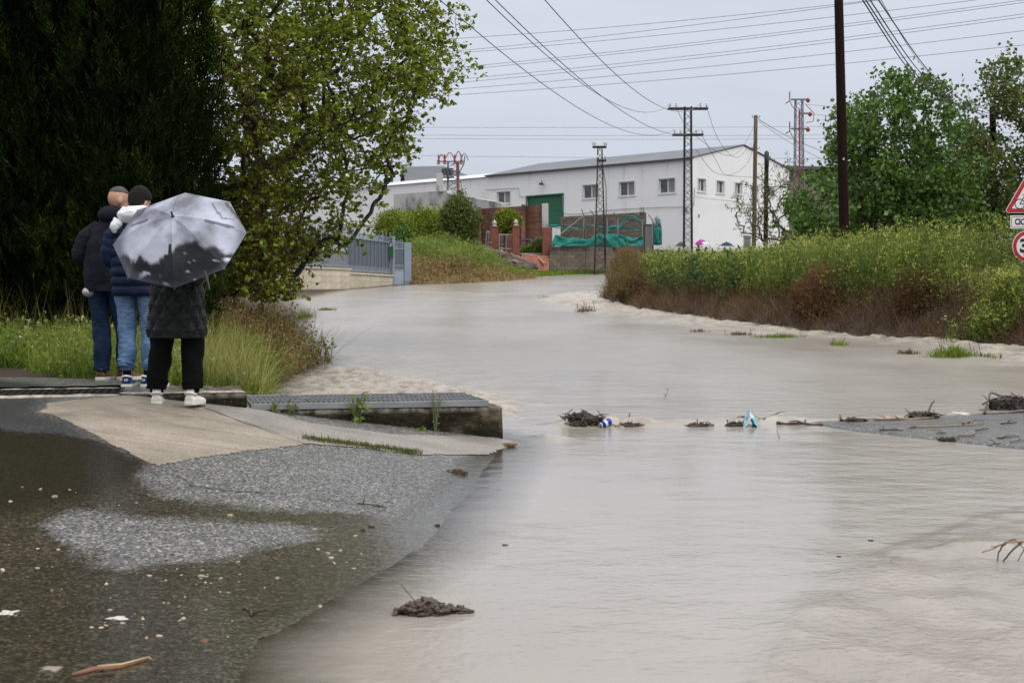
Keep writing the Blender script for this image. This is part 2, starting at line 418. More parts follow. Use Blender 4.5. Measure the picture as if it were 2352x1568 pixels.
def build_road():
    xs = np.arange(-7, 1.6, .06); ys = np.arange(1.5, 13.0, .06)
    X, Y = np.meshgrid(xs, ys); Z = G(X, Y) + .004 * (fbm(X * 2, Y * 2, 3) - .5) + .003
    fc = grid_faces(len(xs), len(ys)); fc = fc[~indrain(X.ravel()[fc].mean(1), Y.ravel()[fc].mean(1))]
    me = npmesh('road', np.stack([X, Y, Z], -1).reshape(-1, 3), fc, True)
    film = softmask(X, Y, FILM) * (1 - .9 * softmask(X, Y, DRY))
    film = np.clip(film + .35 * (fbm(X * 1.6, Y * 1.1, 71) - .5), 0, 1)
    film = np.maximum(film, sst(.06, .01, Z - W(Y)) * .75)
    attr(me, 'film', film); attr(me, 'tone', softmask(X, Y, TONE, .03))
    tag(link('road', me, asphalt), 'wet grey asphalt road sloping down into the flood', 'road', kind='structure')
    xs = np.arange(2.2, 7.5, .06); ys = np.arange(9.5, 15.5, .06)
    X, Y = np.meshgrid(xs, ys); Z = G(X, Y) + .006 * (fbm(X * 2.5, Y * 2.5, 3) - .5)
    me = npmesh('road_crown', np.stack([X, Y, Z], -1).reshape(-1, 3), grid_faces(len(xs), len(ys)), True)
    attr(me, 'film', np.clip(.25 + .8 * (fbm(X * 1.1, Y * 2.2, 72) - .45), 0, 1)); attr(me, 'tone', .25 + 0 * X)
    tag(link('road_crown', me, asphalt), 'wet asphalt road crown left dry beside the stranded branches', 'road', kind='structure')
build_road()

def sheet(name, poly, mat, lift, label, cell=.024, wob=.025):
    p = np.array(poly); x0, y0 = p.min(0) - .1; x1, y1 = p.max(0) + .1
    xs = np.arange(x0, x1, cell); ys = np.arange(y0, y1, cell); X, Y = np.meshgrid(xs, ys)
    f = grid_faces(len(xs), len(ys)); cx = X.ravel()[f].mean(1); cy = Y.ravel()[f].mean(1)
    keep = inpoly(cx + wob * (fbm(cx * 9, cy * 9, 12) - .5) * 2, cy + wob * (fbm(cx * 9, cy * 9, 29) - .5) * 2, poly)
    f = f[keep]; u, inv = np.unique(f, return_inverse=True)
    Z = G(X, Y) + lift + .004 * (fbm(X * 1.5, Y * 6, 8) - .5)
    v = np.stack([X, Y, Z], -1).reshape(-1, 3)[u]
    return tag(link(name, npmesh(name, v, inv.reshape(-1, 4), True), mat), label, 'pavement', kind='structure')
sheet('concrete_apron', pp([(92, 948), (112, 928), (200, 918), (330, 908), (470, 905), (500, 925), (600, 968), (680, 998), (730, 1018), (690, 1024), (520, 1046), (420, 1062), (358, 1074), (252, 1020), (150, 968)]), beige_conc, .0062, 'rough beige concrete patch in front of the white shoes')
sheet('concrete_ramp', pp([(462, 908), (560, 930), (700, 972), (900, 1000), (1130, 1006), (1200, 1012), (1120, 1046), (960, 1046), (830, 1032), (700, 1022), (640, 1001), (545, 968), (470, 936)]), grey_conc, .0088, 'pale smooth concrete ramp along the foot of the culvert')

def build_water():
    ys = np.concatenate([np.arange(2.0, 16, .06), np.geomspace(16, 84, 230)])
    t = np.linspace(-1, 1, 300)
    X = np.empty((len(ys), len(t))); Y = np.repeat(ys[:, None], len(t), 1)
    hw = np.interp(ys, [2, 8, 15, 30, 84], [3.6, 6.2, 8.6, 11.5, 14])
    X[:] = t[None, :] * hw[:, None] + np.interp(ys, [2, 15, 40, 84], [.8, 1.5, .5, 2])[:, None]
    z = W(Y)
    px = CX + X / Y * F; py = HY + (EYE - z) / Y * F
    def zone(poly, soft=12):
        a = 0
        for dx, dy in ((0, 0), (soft, 0), (-soft, 0), (0, soft / 2), (0, -soft / 2), (2 * soft, 0), (-2 * soft, 0)): a = a + inpoly(px + dx, py + dy, poly)
        return a / 7
    z1 = zone([(590, 935), (640, 868), (700, 842), (790, 838), (900, 862), (1010, 880), (1120, 905), (1190, 925), (1190, 960), (1100, 960), (600, 960)])
    z1b = zone([(690, 800), (830, 790), (960, 810), (1100, 850), (1250, 905), (1320, 930), (1150, 930), (950, 880), (760, 840)], 30)
    rb = xr(Y) - X
    z2 = sst(2.6, .5, rb) * (Y > 20) * (Y < 50)
    z2b = zone([(1230, 690), (1300, 672), (1420, 668), (1420, 712), (1300, 705)], 8)
    weir = np.interp(px, [1240, 1400, 1700, 2000, 2352, 2800], [982, 979, 974, 966, 952, 930])
    wob = 5 * (fbm(X * 1.5, Y * 0 + 2, 15) - .5)
    dw = weir + wob - py
    onw = sst(1220, 1330, px) * (Y > 10) * (Y < 17)
    crest = np.exp(-((dw - 4) / 3.6) ** 2) * onw * (.35 + .9 * fbm(X * 1.2, X * 0 + 4, 81)) * (1 - .7 * sst(1780, 1900, px))
    up = sst(-2, 12, dw) * sst(60, 25, dw) * onw
    dia = X * .80 + Y * .60
    z4 = zone([(1840, 1390), (2020, 1290), (2352, 1180), (2500, 1180), (2500, 1700), (1650, 1700), (1780, 1500)], 40)
    pk = lambda n: 1 - np.abs(2 * n - 1)                 # sharp crests
    h = .006 * (fbm(X * 1.3, Y * 2.2, 1) - .5) + .004 * (fbm(X * 4, Y * 9, 2) - .5)
    h += z1 * (.10 * (pk(fbm(X * 5.5, Y * 6.5, 3, 3)) - .55) + .03 * (vn(X * 13, Y * 13, 4) - .5))
    h += z1b * .03 * (pk(fbm(X * 2.2, Y * 2.4, 5, 3)) - .6)
    h += z2 * (.14 * (pk(fbm(X * 2.6 + Y * 1.0, Y * 1.9, 6, 3)) - .55) + .04 * (vn(X * 6, Y * 6, 7) - .5))
    h += z2b * .14 * (pk(fbm(X * 2.2, Y * 1.5, 8, 3)) - .5)
    h += crest * (.045 * pk(fbm(X * 6, Y * 7, 9, 3)) + .060 * vn(X * 15, Y * 15, 10)) + .012 * up
    cw = dia * 3.6 + 1.6 * fbm(X * .8, Y * .8, 20)
    h += z4 * (.042 * pk(vn(cw, cw * 0 + X * .25 - Y * .3, 21)) * (.4 + fbm(X, Y, 22)) + .05 * (fbm(X * 4.5, Y * 4.5, 23, 3) - .5))
    bl = np.exp(-(((px - 1265) / 30) ** 2 + ((py - 1006) / 4) ** 2)); h += bl * .05 * (.2 + 1.1 * vn(X * 18, Y * 18, 33))
    me = npmesh('water', np.stack([X, Y, z + h], -1).reshape(-1, 3), grid_faces(len(t), len(ys)), True)
    foam = z1 * sst(.62, .95, pk(fbm(X * 5.5, Y * 6.5, 3, 3))) + .35 * z1b * sst(.7, .95, pk(fbm(X * 2.2, Y * 2.4, 5, 3))) + z2 * sst(.66, .97, pk(fbm(X * 2.6 + Y * 1.0, Y * 1.9, 6, 3))) + z2b * .8 * sst(.66, .97, pk(fbm(X * 2.2, Y * 1.5, 8, 3))) + crest * sst(.3, .8, vn(X * 17, Y * 17, 10)) + bl
    foam = foam + .25 * z4 * sst(.8, .98, pk(vn(cw, cw * 0 + X * .25 - Y * .3, 21)))
    attr(me, 'foam', np.clip(foam, 0, 1))
    attr(me, 'depth', z - G(X, Y))
    attr(me, 'rough_zone', np.clip(np.maximum.reduce([z1, z1b * .35, z2 * .9, z2b, crest, z4 * .35, bl]), 0, 1))
    tag(link('flood_water', me, water_m), 'brown flood water covering the road', 'water', kind='structure')
build_water()

# ------------------------------------------------------------------ culvert, steel grate, kerb block, trench drain
conc_old = None
def moss_conc():
    m, nt, b = newmat('mossy_concrete')
    v = coords(nt); sepx = nt.nodes.new('ShaderNodeSeparateXYZ'); nt.links.new(v, sepx.inputs[0])
    n1 = noise(nt, coords(nt, 'Object', (1.6, 1.6, 3.2)), 1.6, 6, .65)
    c = rampn(nt, n1, [(.42, (.014, .012, .007)), (.54, (.032, .026, .015)), (.63, (.12, .10, .066)), (.76, (.22, .19, .135))])
    sp = nt.nodes.new('ShaderNodeTexVoronoi'); sp.inputs['Scale'].default_value = 26; nt.links.new(v, sp.inputs['Vector'])
    c = mixc(nt, mapr(nt, sp.outputs['Distance'], .0, .16, .55, 0), c, (.30, .28, .23))
    top = mapr(nt, sepx.outputs['Z'], -.05, -.015, 0, .55)
    c = mixc(nt, math_(nt, 'MULTIPLY', top, mapr(nt, noise(nt, v, 9, 4), .4, .6, 0, 1)), c, (.32, .30, .26))
    nt.links.new(c, b.inputs['Base Color']); b.inputs['Roughness'].default_value = .85; b.inputs['Specular IOR Level'].default_value = .12
    bump(nt, b, noise(nt, v, 22, 7, .7), .8, .03); return m
moss = moss_conc()
steel = M_('galvanized_steel', (.27, .275, .28), (.18, .185, .19), .5, 5, bumps=.1, metal=.3, stretch=(1, 1, 4))
steel_d = M_('dull_steel', (.085, .087, .09), (.055, .057, .06), .6, 5, bumps=.1)
rusty = M_('dark_iron', (.018, .018, .017), (.008, .008, .008), .45, 9, bumps=.3)
rough_edge = M_('pale_rough_concrete', (.55, .49, .40), (.28, .245, .20), .8, 16, 6, bumps=.9, bscale=45, bdist=.03, lo=.35, hi=.6)
A0 = Vector((-2.10, 11.44, 0)); U = Vector((.972, .235, 0)); V = Vector((-.235, .972, 0)); CANG = math.atan2(.235, .972)
def rough_block(name, L, Dp, z0, z1, mat, parent, n=.012, res=.05, seed=0, prof=None):
    """block with uneven, chipped faces; local x along, y across, z up"""
    bm = bmesh.new(); bmesh.ops.create_cube(bm, size=1)
    for vtx in bm.verts: vtx.co = Vector(((vtx.co.x + .5) * L, (vtx.co.y + .5) * Dp, z0 + (vtx.co.z + .5) * (z1 - z0)))
    bmesh.ops.subdivide_edges(bm, edges=[e_ for e_ in bm.edges if abs(e_.verts[0].co.x - e_.verts[1].co.x) > 1e-6], cuts=max(1, int(L / res)), use_grid_fill=True)
    bmesh.ops.subdivide_edges(bm, edges=[e_ for e_ in bm.edges if abs(e_.verts[0].co.z - e_.verts[1].co.z) > 1e-6], cuts=max(1, int((z1 - z0) / res)), use_grid_fill=True)
    bmesh.ops.subdivide_edges(bm, edges=[e_ for e_ in bm.edges if abs(e_.verts[0].co.y - e_.verts[1].co.y) > 1e-6], cuts=max(1, int(Dp / res)), use_grid_fill=True)
    bm.normal_update()
    for vtx in bm.verts:
        p = vtx.co; q = float(fbm(np.array([p.x * 7 + p.z * 3]), np.array([p.y * 7 + p.z * 5]), seed)[0]) - .5
        edge = sum((abs(p.x - L) < 1e-4 or abs(p.x) < 1e-4, abs(p.y) < 1e-4 or abs(p.y - Dp) < 1e-4, abs(p.z - z1) < 1e-4))
        vtx.co = p + vtx.normal * (q * n * 2 - (n * .9 if edge >= 2 else 0))
    me = bpy.data.meshes.new(name); bm.to_mesh(me); bm.free()
    me.polygons.foreach_set('use_smooth', [True] * len(me.polygons))
    return link(name, me, mat, parent)
cul = thing('culvert', 'low mossy concrete culvert wall carrying the steel grate', 'culvert', A0 + Vector((0, 0, .65)), CANG)
rough_block('front_wall', 2.085, .16, -.34, 0, moss, cul, .010, .045, 3)
bw = rough_block('back_wall', 2.085, .14, -.34, .012, moss, cul, .010, .06, 5); bw.location = (0, .94, 0)
ew = rough_block('end_wall', .13, .80, -.34, -.002, moss, cul, .008, .06, 9); ew.location = (1.955, .15, 0)
gr = thing('drain_grate', 'long grey steel grate lying on the concrete culvert', 'grate', A0 + Vector((0, 0, .652)), CANG)
GL, GW = 1.96, .98
MB().box(0, GL, .0, .035, 0, .052).build('front_rail', steel, gr, bevel=.003)
MB().box(0, GL, GW - .03, GW, 0, .062).build('back_rail', steel, gr, bevel=.003)
MB().box(0, .012, .035, GW - .03, 0, .05).build('end_rail', steel, gr); MB().box(GL - .012, GL, .035, GW - .03, 0, .05).build('end_rail', steel, gr)
for k in range(1, 3):
    y = .035 + k * (GW - .065) / 3
    MB().box(.012, GL - .012, y - .009, y + .009, .004, .0535 + .003 * k).build('long_rail', steel, gr)
barm = MB().box(-.003, .003, 0, (GW - .065) / 3 - .02, -.02, .012).mesh('bar')
barm.materials.append(steel)
for k in range(3):
    y = .035 + k * (GW - .065) / 3 + .010
    for i in range(46):
        o = link('grate_bar', barm, None, gr); o.location = (.04 + i * .0415, y, .036 + .003 * k)
for k in range(3):
    y0 = .035 + k * (GW - .065) / 3
    m_ = MB()
    for j in range(1, 8):
        yy = y0 + j * (GW - .065) / 24
        m_.box(.012, GL - .012, yy - .002, yy + .002, .018, .036 + .003 * k)
    tag(m_.build('fine_bars', steel_d, gr), kind='stuff')
for hx, hy in ((.36, .045), (.36, .67), (.42, .33), (1.33, .9), (1.42, .64), (1.5, .05), (.30, .92)):
    MB().tube([(hx, hy, .05), (hx + .006, hy, .066), (hx + .06, hy, .068), (hx + .066, hy, .05)], .005, 5).build('hinge', steel, gr)
kb = thing('kerb_block', 'worn concrete kerb block between the drain and the grate', 'kerb', A0 - U * 1.02 + Vector((0, 0, .795)), CANG)
rough_block('block', .99, 1.10, -.30, 0, moss, kb, .014, .06, 21)
rough_block('cap_edge', .98, .10, .0, .012, rough_edge, kb, .010, .04, 22).location = (0, .01, 0)
td = thing('trench_drain', 'black iron trench drain set in rough pale concrete', 'drain', A0 - U * 4.6 + Vector((0, 0, .79)), CANG)
rough_block('concrete_edge', 3.58, .13, -.2, .004, rough_edge, td, .012, .05, 31).location = (0, .0, 0)
rough_block('concrete_edge', 3.58, .17, -.2, .006, rough_edge, td, .014, .05, 33).location = (0, .93, 0)
MB().box(0, 3.58, .13, .93, -.2, -.10).build('channel', rusty, td)
MB().box(0, 3.58, .135, .16, -.10, .003).build('side_frame', rusty, td); MB().box(0, 3.58, .90, .925, -.10, .003).build('side_frame', rusty, td)
db = MB().box(-.012, .012, 0, .74, -.05, 0).mesh('bar'); db.materials.append(rusty)
for i in range(60):
    o = link('drain_bar', db, None, td); o.location = (.03 + i * .06, .16, 0)
for yy in (.34, .53, .72): MB().box(0, 3.57, yy - .012, yy + .012, -.045, -.004).build('cross_bar', rusty, td)

def crack(pts, r_=.004):
    P = [gpt(*p) for p in pts]; Q = []
    for i in range(len(P) - 1):
        for k in range(6):
            q = P[i] + (P[i + 1] - P[i]) * (k / 6) + Vector((random.gauss(0, .008), random.gauss(0, .012), 0)); Q.append((q.x, q.y, g(q.x, q.y) + .0085))
    mb = MB(); v = []; f = []
    for i, q in enumerate(Q):
        w_ = r_ * random.uniform(.5, 1.3); v += [(q[0], q[1] - w_, q[2]), (q[0], q[1] + w_, q[2])]
        if i: f.append((2 * i - 2, 2 * i, 2 * i + 1, 2 * i - 1))
    mb.add(v, f).build('crack', M_('crack_dark_%d' % len(MATS), (.02, .018, .015), (.012, .011, .01), .9), bpy.data.objects['road'])  # cracks laid on as thin dark strips
crack([(440, 1120), (500, 1127), (560, 1133), (650, 1136)], .006); crack([(650, 1138), (740, 1150), (800, 1156)], .004); crack([(400, 1090), (430, 1110), (445, 1122)], .005)
crack([(440, 930), (520, 958), (600, 985), (690, 1012)], .008); crack([(250, 935), (330, 928), (400, 935), (470, 948)], .005); crack([(300, 960), (420, 958), (520, 972)], .003)
# ------------------------------------------------------------------ buildings and walls at the back
class Wall:
    """a vertical plane through P0 along dir: pixel -> (t along, z), and local frame x=t, y=inwards, z=up"""
    def __init__(s, P0, d):
        s.P = Vector((P0[0], P0[1], 0)); s.d = Vector((d[0], d[1], 0)).normalized(); s.ang = math.atan2(s.d.y, s.d.x)
    def hit(s, px, py):
        k = (px - CX) / F      # x = k*y
        t = (k * s.P.y - s.P.x) / (s.d.x - k * s.d.y)
        y = s.P.y + t * s.d.y
        return t, EYE - (py - HY) / F * y, y
def z5(x, y): return ((2250 + x / 2.4118) * .57422, (550 + y / 2.4118) * .57422)   # readings taken in enlarged views
def z4(x, y): return ((1550 + x / 2.4125) * .57422, (550 + y / 2.4125) * .57422)

white = M_('white_render', (.80, .80, .80), (.70, .70, .69), .8, .35, 6, bumps=.15, bscale=6, bdist=.02, lo=.25, hi=.5, stretch=(1, 1, .35))
def stained_white():
    m, nt, b = newmat('stained_white_render'); v = coords(nt)
    n1 = noise(nt, coords(nt, 'Object', (1.1, 1.1, .14)), 1.0, 6)
    c = rampn(nt, n1, [(.28, (.62, .60, .55)), (.42, (.79, .79, .785)), (1, (.83, .83, .83))])
    c = mixc(nt, mapr(nt, noise(nt, v, .5, 5), .5, .75, 0, .25), c, (.68, .69, .71))
    nt.links.new(c, b.inputs['Base Color']); b.inputs['Roughness'].default_value = .85
    bump(nt, b, noise(nt, v, 5, 5), .12, .03); return m
stw = stained_white()
roofm = M_('grey_metal_roof', (.20, .21, .23), (.16, .17, .185), .8, spec=.15, scale=.6, bumps=.1, bscale=10)
roofw = M_('pale_roof', (.62, .63, .64), (.52, .53, .54), .6, .6, bumps=.1)
fasc = M_('dark_gutter', (.07, .075, .08), (.05, .05, .055), .5, 2)
framem = M_('white_window_frame', (.72, .72, .72), (.62, .62, .62), .5, 3, bumps=0)
def glass_():
    m, nt, b = newmat('window_glass'); c = rampn(nt, noise(nt, coords(nt, 'Object', (1, 1, 3)), 1.4, 4), [(.35, (.04, .042, .045)), (.7, (.13, .13, .12))])
    nt.links.new(c, b.inputs['Base Color']); b.inputs['Roughness'].default_value = .12; return m
glassm = glass_()
blind = M_('window_blind', (.28, .275, .25), (.20, .195, .18), .6, 1, bumps=.3, bscale=30, stretch=(.05, .05, 1))
green_door = M_('green_roller_shutter', (.008, .14, .055), (.006, .10, .04), .5, .8, bumps=.6, bscale=9, bdist=.04, stretch=(.05, .05, 1))
pipe = M_('grey_pipe', (.35, .35, .35), None, .6)
concw = M_('weathered_concrete', (.46, .455, .44), (.10, .10, .095), .85, .7, 8, bumps=.6, bscale=12, bdist=.04, lo=.40, hi=.54, stretch=(1, 1, .6))

def local_from(W_, base): return Matrix.Translation(W_.P + Vector((0, 0, base))) @ rotz(W_.ang)
D1 = Vector((-.723, .691, 0)); D2 = Vector((.691, .723, 0)); CORN = Vector((14.19, 112, 0))
LW = Wall(CORN, D1); GWL = Wall(CORN, D2)
EAVE = EYE + 11.62; BASE = float(W(np.array([108.]))[0]) - .3; APEX = EYE + 13.07
LEN, WID = 22.75, 13.9
wh = thing('warehouse', 'white gabled warehouse with green roller shutter and small windows', 'building', CORN + Vector((0, 0, BASE)), LW.ang)
# local frame: x along the long wall, +y = outwards?  (rotz(ang) maps local x to D1; local -y -> towards D2)
H = EAVE - BASE; HA = APEX - BASE
def wall_with_holes(name, L, Ht, holes, mat, parent, thick=.3, M=None, top=None):
    """wall in local x,z with rectangular openings (x0,x1,z0,z1); outer face at y=0, depth towards +y"""
    xs = sorted({0, L, *[h_[0] for h_ in holes], *[h_[1] for h_ in holes]}); zs = sorted({0, Ht, *[h_[2] for h_ in holes], *[h_[3] for h_ in holes]})
    mb = MB()
    for i in range(len(xs) - 1):
        for j in range(len(zs) - 1):
            cx = (xs[i] + xs[i + 1]) / 2; cz = (zs[j] + zs[j + 1]) / 2
            if any(a < cx < b_ and c < cz < d_ for a, b_, c, d_ in holes): continue
            mb.add([(xs[i], 0, zs[j]), (xs[i + 1], 0, zs[j]), (xs[i + 1], 0, zs[j + 1]), (xs[i], 0, zs[j + 1])], [(0, 1, 2, 3)])
    for a, b_, c, d_ in holes:
        mb.add([(a, 0, c), (b_, 0, c), (b_, 0, d_), (a, 0, d_), (a, thick, c), (b_, thick, c), (b_, thick, d_), (a, thick, d_)],
               [(0, 1, 5, 4), (1, 2, 6, 5), (2, 3, 7, 6), (3, 0, 4, 7)])
    if top: mb.add([(x, 0, z) for x, z in top], [tuple(range(len(top)))])
    if M is not None: mb.v = [tuple(M @ Vector(p)) for p in mb.v]
    return mb.build(name, mat, parent)
def rect(Wl, a, b_, base, z=z5):
    x0, z0, _ = Wl.hit(*z(*a)); x1, z1, _ = Wl.hit(*z(*b_))
    return (min(x0, x1), max(x0, x1), min(z0, z1) - base, max(z0, z1) - base)
lw_wins = [rect(LW, (931, 404), (1085, 532), BASE), rect(LW, (548, 434), (695, 558), BASE), rect(LW, (197, 463), (348, 583), BASE), rect(LW, (1058, 528), (1185, 632), BASE, z4)]
door = rect(LW, (1345, 575), (1692, 860), BASE, z4)
gw_wins = [rect(GWL, (1308, 397), (1380, 526), BASE), rect(GWL, (1488, 417), (1558, 543), BASE), rect(GWL, (1665, 437), (1730, 549), BASE), rect(GWL, (1822, 462), (1886, 560), BASE), rect(GWL, (1965, 478), (2025, 575), BASE)]
FL = Matrix.Scale(-1, 4, (0, 1, 0))                       # long wall: inwards is local -y, so mirror
wall_with_holes('long_wall', LEN, H, lw_wins + [door], stw, wh, .3, FL)
MG = rotz(GWL.ang - LW.ang)
wall_with_holes('gable_wall', WID, H, gw_wins, white, wh, .3, MG, top=[(0, H), (WID, H), (WID / 2, HA)])
MB().add([(LEN, 0, 0), (LEN, -WID, 0), (LEN, -WID, H), (LEN, -WID / 2, HA), (LEN, 0, H)], [(0, 1, 2, 3, 4)]).add([(0, -WID, 0), (LEN, -WID, 0), (LEN, -WID, H), (0, -WID, H)], [(0, 1, 2, 3)]).build('back_wall', white, wh)
rf = MB().add([(-.15, .25, H - .02), (LEN, .25, H - .02), (LEN, -WID / 2, HA + .12), (-.15, -WID / 2, HA + .12), (-.15, -WID - .1, H), (LEN, -WID - .1, H)], [(0, 1, 2, 3), (3, 2, 5, 4)]).build('roof', roofm, wh)
MB().box(-.18, LEN, .02, .30, H - .14, H - .02).build('gutter', fasc, rf)
gv = MB().tube([MG @ Vector((0, -.05, H)), MG @ Vector((WID / 2, -.05, HA + .05)), MG @ Vector((WID, -.05, H))], .03, 4); gv.build('verge_trim', pipe, rf)
def window(parent, r, M, blindy):
    x0, x1, z0, z1 = r; w_ = thing_part('window', parent)
    f = .07; mid = (x0 + x1) / 2; y0, y1 = .14, .22
    mb = MB()
    for a in ((x0, x1, z0, z0 + f), (x0, x1, z1 - f, z1), (x0, x0 + f, z0 + f, z1 - f), (x1 - f, x1, z0 + f, z1 - f), (mid - .05, mid + .05, z0 + f, z1 - f)):
        mb.box(a[0], a[1], y0, y1, a[2], a[3], M)
    fr_ = mb.build('window', framem, parent)
    MB().box(x0 + f, mid - .05, .18, .20, z0 + f, z1 - f, M).build('pane', blindy, fr_)
    MB().box(mid + .05, x1 - f, .18, .20, z0 + f, z1 - f, M).build('pane', glassm, fr_)
    MB().box(x0 - .16, x1 + .10, -.06, .10, z0 - .10, z0, M).build('sill', framem, fr_)
    for a in ((x0 - .14, x0, z0, z1 + .12), (x1, x1 + .08, z0, z1 + .12), (x0, x1, z1, z1 + .12)):
        MB().box(a[0], a[1], -.035, .0, a[2], a[3], M).build('surround', framem, fr_)
    return fr_
def thing_part(*a): return None
for i, r in enumerate(lw_wins): window(wh, r, FL, blind)
for i, r in enumerate(gw_wins): window(wh, r, MG, blind)
MB().box(door[0], door[1], .18, .24, door[2], door[3], FL).build('roller_shutter', green_door, wh)
for a in ((door[0] - .12, door[0], door[2], door[3] + .12), (door[1], door[1] + .12, door[2], door[3] + .12), (door[0], door[1], door[3], door[3] + .12)):
    MB().box(a[0], a[1], -.03, .18, a[2], a[3], FL).build('door_trim', green_door, wh)
def onwall(Wl, base, pts, off, z=z5, M=None):
    out = []
    for p in pts:
        t, zz, _ = Wl.hit(*z(*p)); q = Vector((t, -off, zz - base)); out.append(M @ q)
    return out
MB().tube(onwall(LW, BASE, [(5, 560), (12, 720), (60, 740), (200, 735), (330, 712), (560, 692), (800, 680), (1000, 672), (1180, 668)], .06, z5, FL), .022, 5).build('cable_run', pipe, wh)
MB().tube(onwall(LW, BASE, [(962, 505), (1270, 487), (1282, 570), (1340, 573), (1440, 560)], .06, z4, FL), .022, 5).build('cable_run', pipe, wh)
MB().tube(onwall(GWL, BASE, [(20, 670), (30, 485)], .06, lambda x, y: z5(x + 1240, y), MG), .03, 5).build('cable_run', pipe, wh)
lp = onwall(LW, BASE, [(1507, 450), (1507, 435)], .25, z4, FL)[0]
MB().box(-.10, .10, -.1, .25, -.10, .10, Matrix.Translation(lp)).tube([lp, lp + Vector((0, 0, .35))], .03, 5).build('wall_lamp', fasc, wh)
MB().box(*[q for q in (lambda r: (r[0], r[1], -.04, .02, r[2], r[3]))(rect(GWL, (1308, 740), (1322, 768), BASE))], MG).build('meter_box', M_('sage_box', (.22, .30, .22)), wh)
MB().box(*[q for q in (lambda r: (r[0], r[1], -.12, .02, r[2], r[3]))(rect(LW, (1172, 672), (1205, 712), BASE))], FL).build('junction_box', pipe, wh)

# lower white building that carries the row on to the left
P2 = CORN + D1 * (LEN + .02) + D2 * .35
lb = thing('white_shed', 'long white shed with pale roof joined to the left of the warehouse', 'building', P2 + Vector((0, 0, BASE)), LW.ang)
H2 = H - .12; L2 = 30
wall_with_holes('wall', L2, H2, [], stw, lb, .3, FL)
MB().add([(0, .2, H2), (L2, .2, H2), (L2, -6.5, H2 + 1.15), (0, -6.5, H2 + 1.15)], [(0, 1, 2, 3)]).add([(0, -6.5, H2 + 1.15), (L2, -6.5, H2 + 1.15), (L2, -13, H2), (0, -13, H2)], [(0, 1, 2, 3)]).build('roof', roofw, lb)
MB().add([(L2, 0, 0), (L2, -13, 0), (L2, -13, H2), (L2, -6.5, H2 + 1.15), (L2, 0, H2)], [(0, 1, 2, 3, 4)]).add([(0, -13, 0), (L2, -13, 0), (L2, -13, H2), (0, -13, H2)], [(0, 1, 2, 3)]).build('end_wall', white, lb)
MB().box(0, L2, .0, .12, H2 * .56, H2 * .56 + .12).build('ledge', framem, lb)

# far hall whose grey roof shows above the shed
fh = thing('far_hall', 'far grey roofed hall rising behind the white shed', 'building', at(930, 420, 260) - Vector((0, 0, 12)), 0)
hz = M_('hazy_grey_roof', (.16, .17, .185), (.13, .14, .155), .9, .08, bumps=0, spec=.05); hz2 = M_('hazy_wall', (.42, .43, .45), (.36, .37, .39), .8, .1, bumps=0)
r0 = at(925, 383, 262) - fh.location; r1 = at(1018, 381, 262) - fh.location; r2 = at(1105, 414, 255) - fh.location; r3 = at(930, 418, 245) - fh.location
MB().add([r0, r1, r2, r3], [(0, 1, 2, 3)]).add([r0, r1, r1 + Vector((6, 14, -4)), r0 + Vector((-2, 14, -4))], [(0, 1, 2, 3)]).build('roof', hz, fh)
MB().add([r3, r2, Vector((r2.x, r2.y, -8)), Vector((r3.x, r3.y, -8))], [(0, 1, 2, 3)]).add([r2, r1, r1 + Vector((6, 14, -4)), Vector((r1.x + 6, r1.y + 14, -8)), Vector((r2.x, r2.y, -8))], [(0, 1, 2, 3, 4)]).build('wall', hz2, fh)
# brown block of flats behind the bare tree on the right
bb = thing('brown_building', 'dull brown building half hidden behind the bare tree', 'building', at(1850, 480, 150) + Vector((0, 0, -3)), R(12))
brn = M_('brown_render', (.22, .19, .16), (.15, .13, .11), .85, .6)
MB().box(-2.5, 9, 0, 9, -3, 7.1).build('wall', brn, bb); MB().box(-3.1, 9.6, -.7, 9.5, 7.1, 7.45).build('roof', M_('dark_roof_slab', (.10, .09, .085)), bb)
for i in range(3):
    wv = MB().box(-1.4 + i * 3.2, -.2 + i * 3.2, -.03, .02, 3.6, 5.2).build('window', glassm, bb)
    MB().box(-1.5 + i * 3.2, -.1 + i * 3.2, -.08, .0, 3.48, 3.6).build('sill', brn, wv)

# weathered grey concrete yard wall
def wall_run(name, label, cat, pts, thick, mat, partname='wall'):
    """pts: (px, top py, bottom z, depth)"""
    o = thing(name, label, cat, at(pts[0][0], pts[0][1], pts[0][3]))
    for i in range(len(pts) - 1):
        a, b_ = pts[i], pts[i + 1]; A = at(a[0], a[1], a[3]); B = at(b_[0], b_[1], b_[3])
        dv = (B - A); dv.z = 0; nrm = Vector((dv.y, -dv.x, 0)).normalized()
        if nrm.y > 0: nrm = -nrm
        q = []
        for P_, zb in ((A, a[2]), (B, b_[2])):
            for off in (0, -thick):
                q.append((P_ + nrm * off) - o.location); q.append(Vector((P_.x + nrm.x * off, P_.y + nrm.y * off, zb)) - o.location)
        # order: A front top, A front bot, A back top, A back bot, B ...
        MB().add(q, [(0, 1, 5, 4), (2, 6, 7, 3), (0, 4, 6, 2), (1, 3, 7, 5), (0, 2, 3, 1), (4, 5, 7, 6)]).build(partname, mat, o)
    return o
cw = wall_run('yard_wall', 'stained grey concrete yard wall with a sloping top', 'wall', [z4(60, 548) + (3.5, 100), z4(575, 512) + (3.5, 97), z4(577, 536) + (3.5, 96.9), z4(1100, 632) + (3.5, 90)], .35, concw)
cpb = at(*z4(503, 510), 97.2) - cw.location
MB().box(-.22, .22, -.15, .15, -.1, 1.15, Matrix.Translation(cpb)).build('chimney_stub', concw, cw)

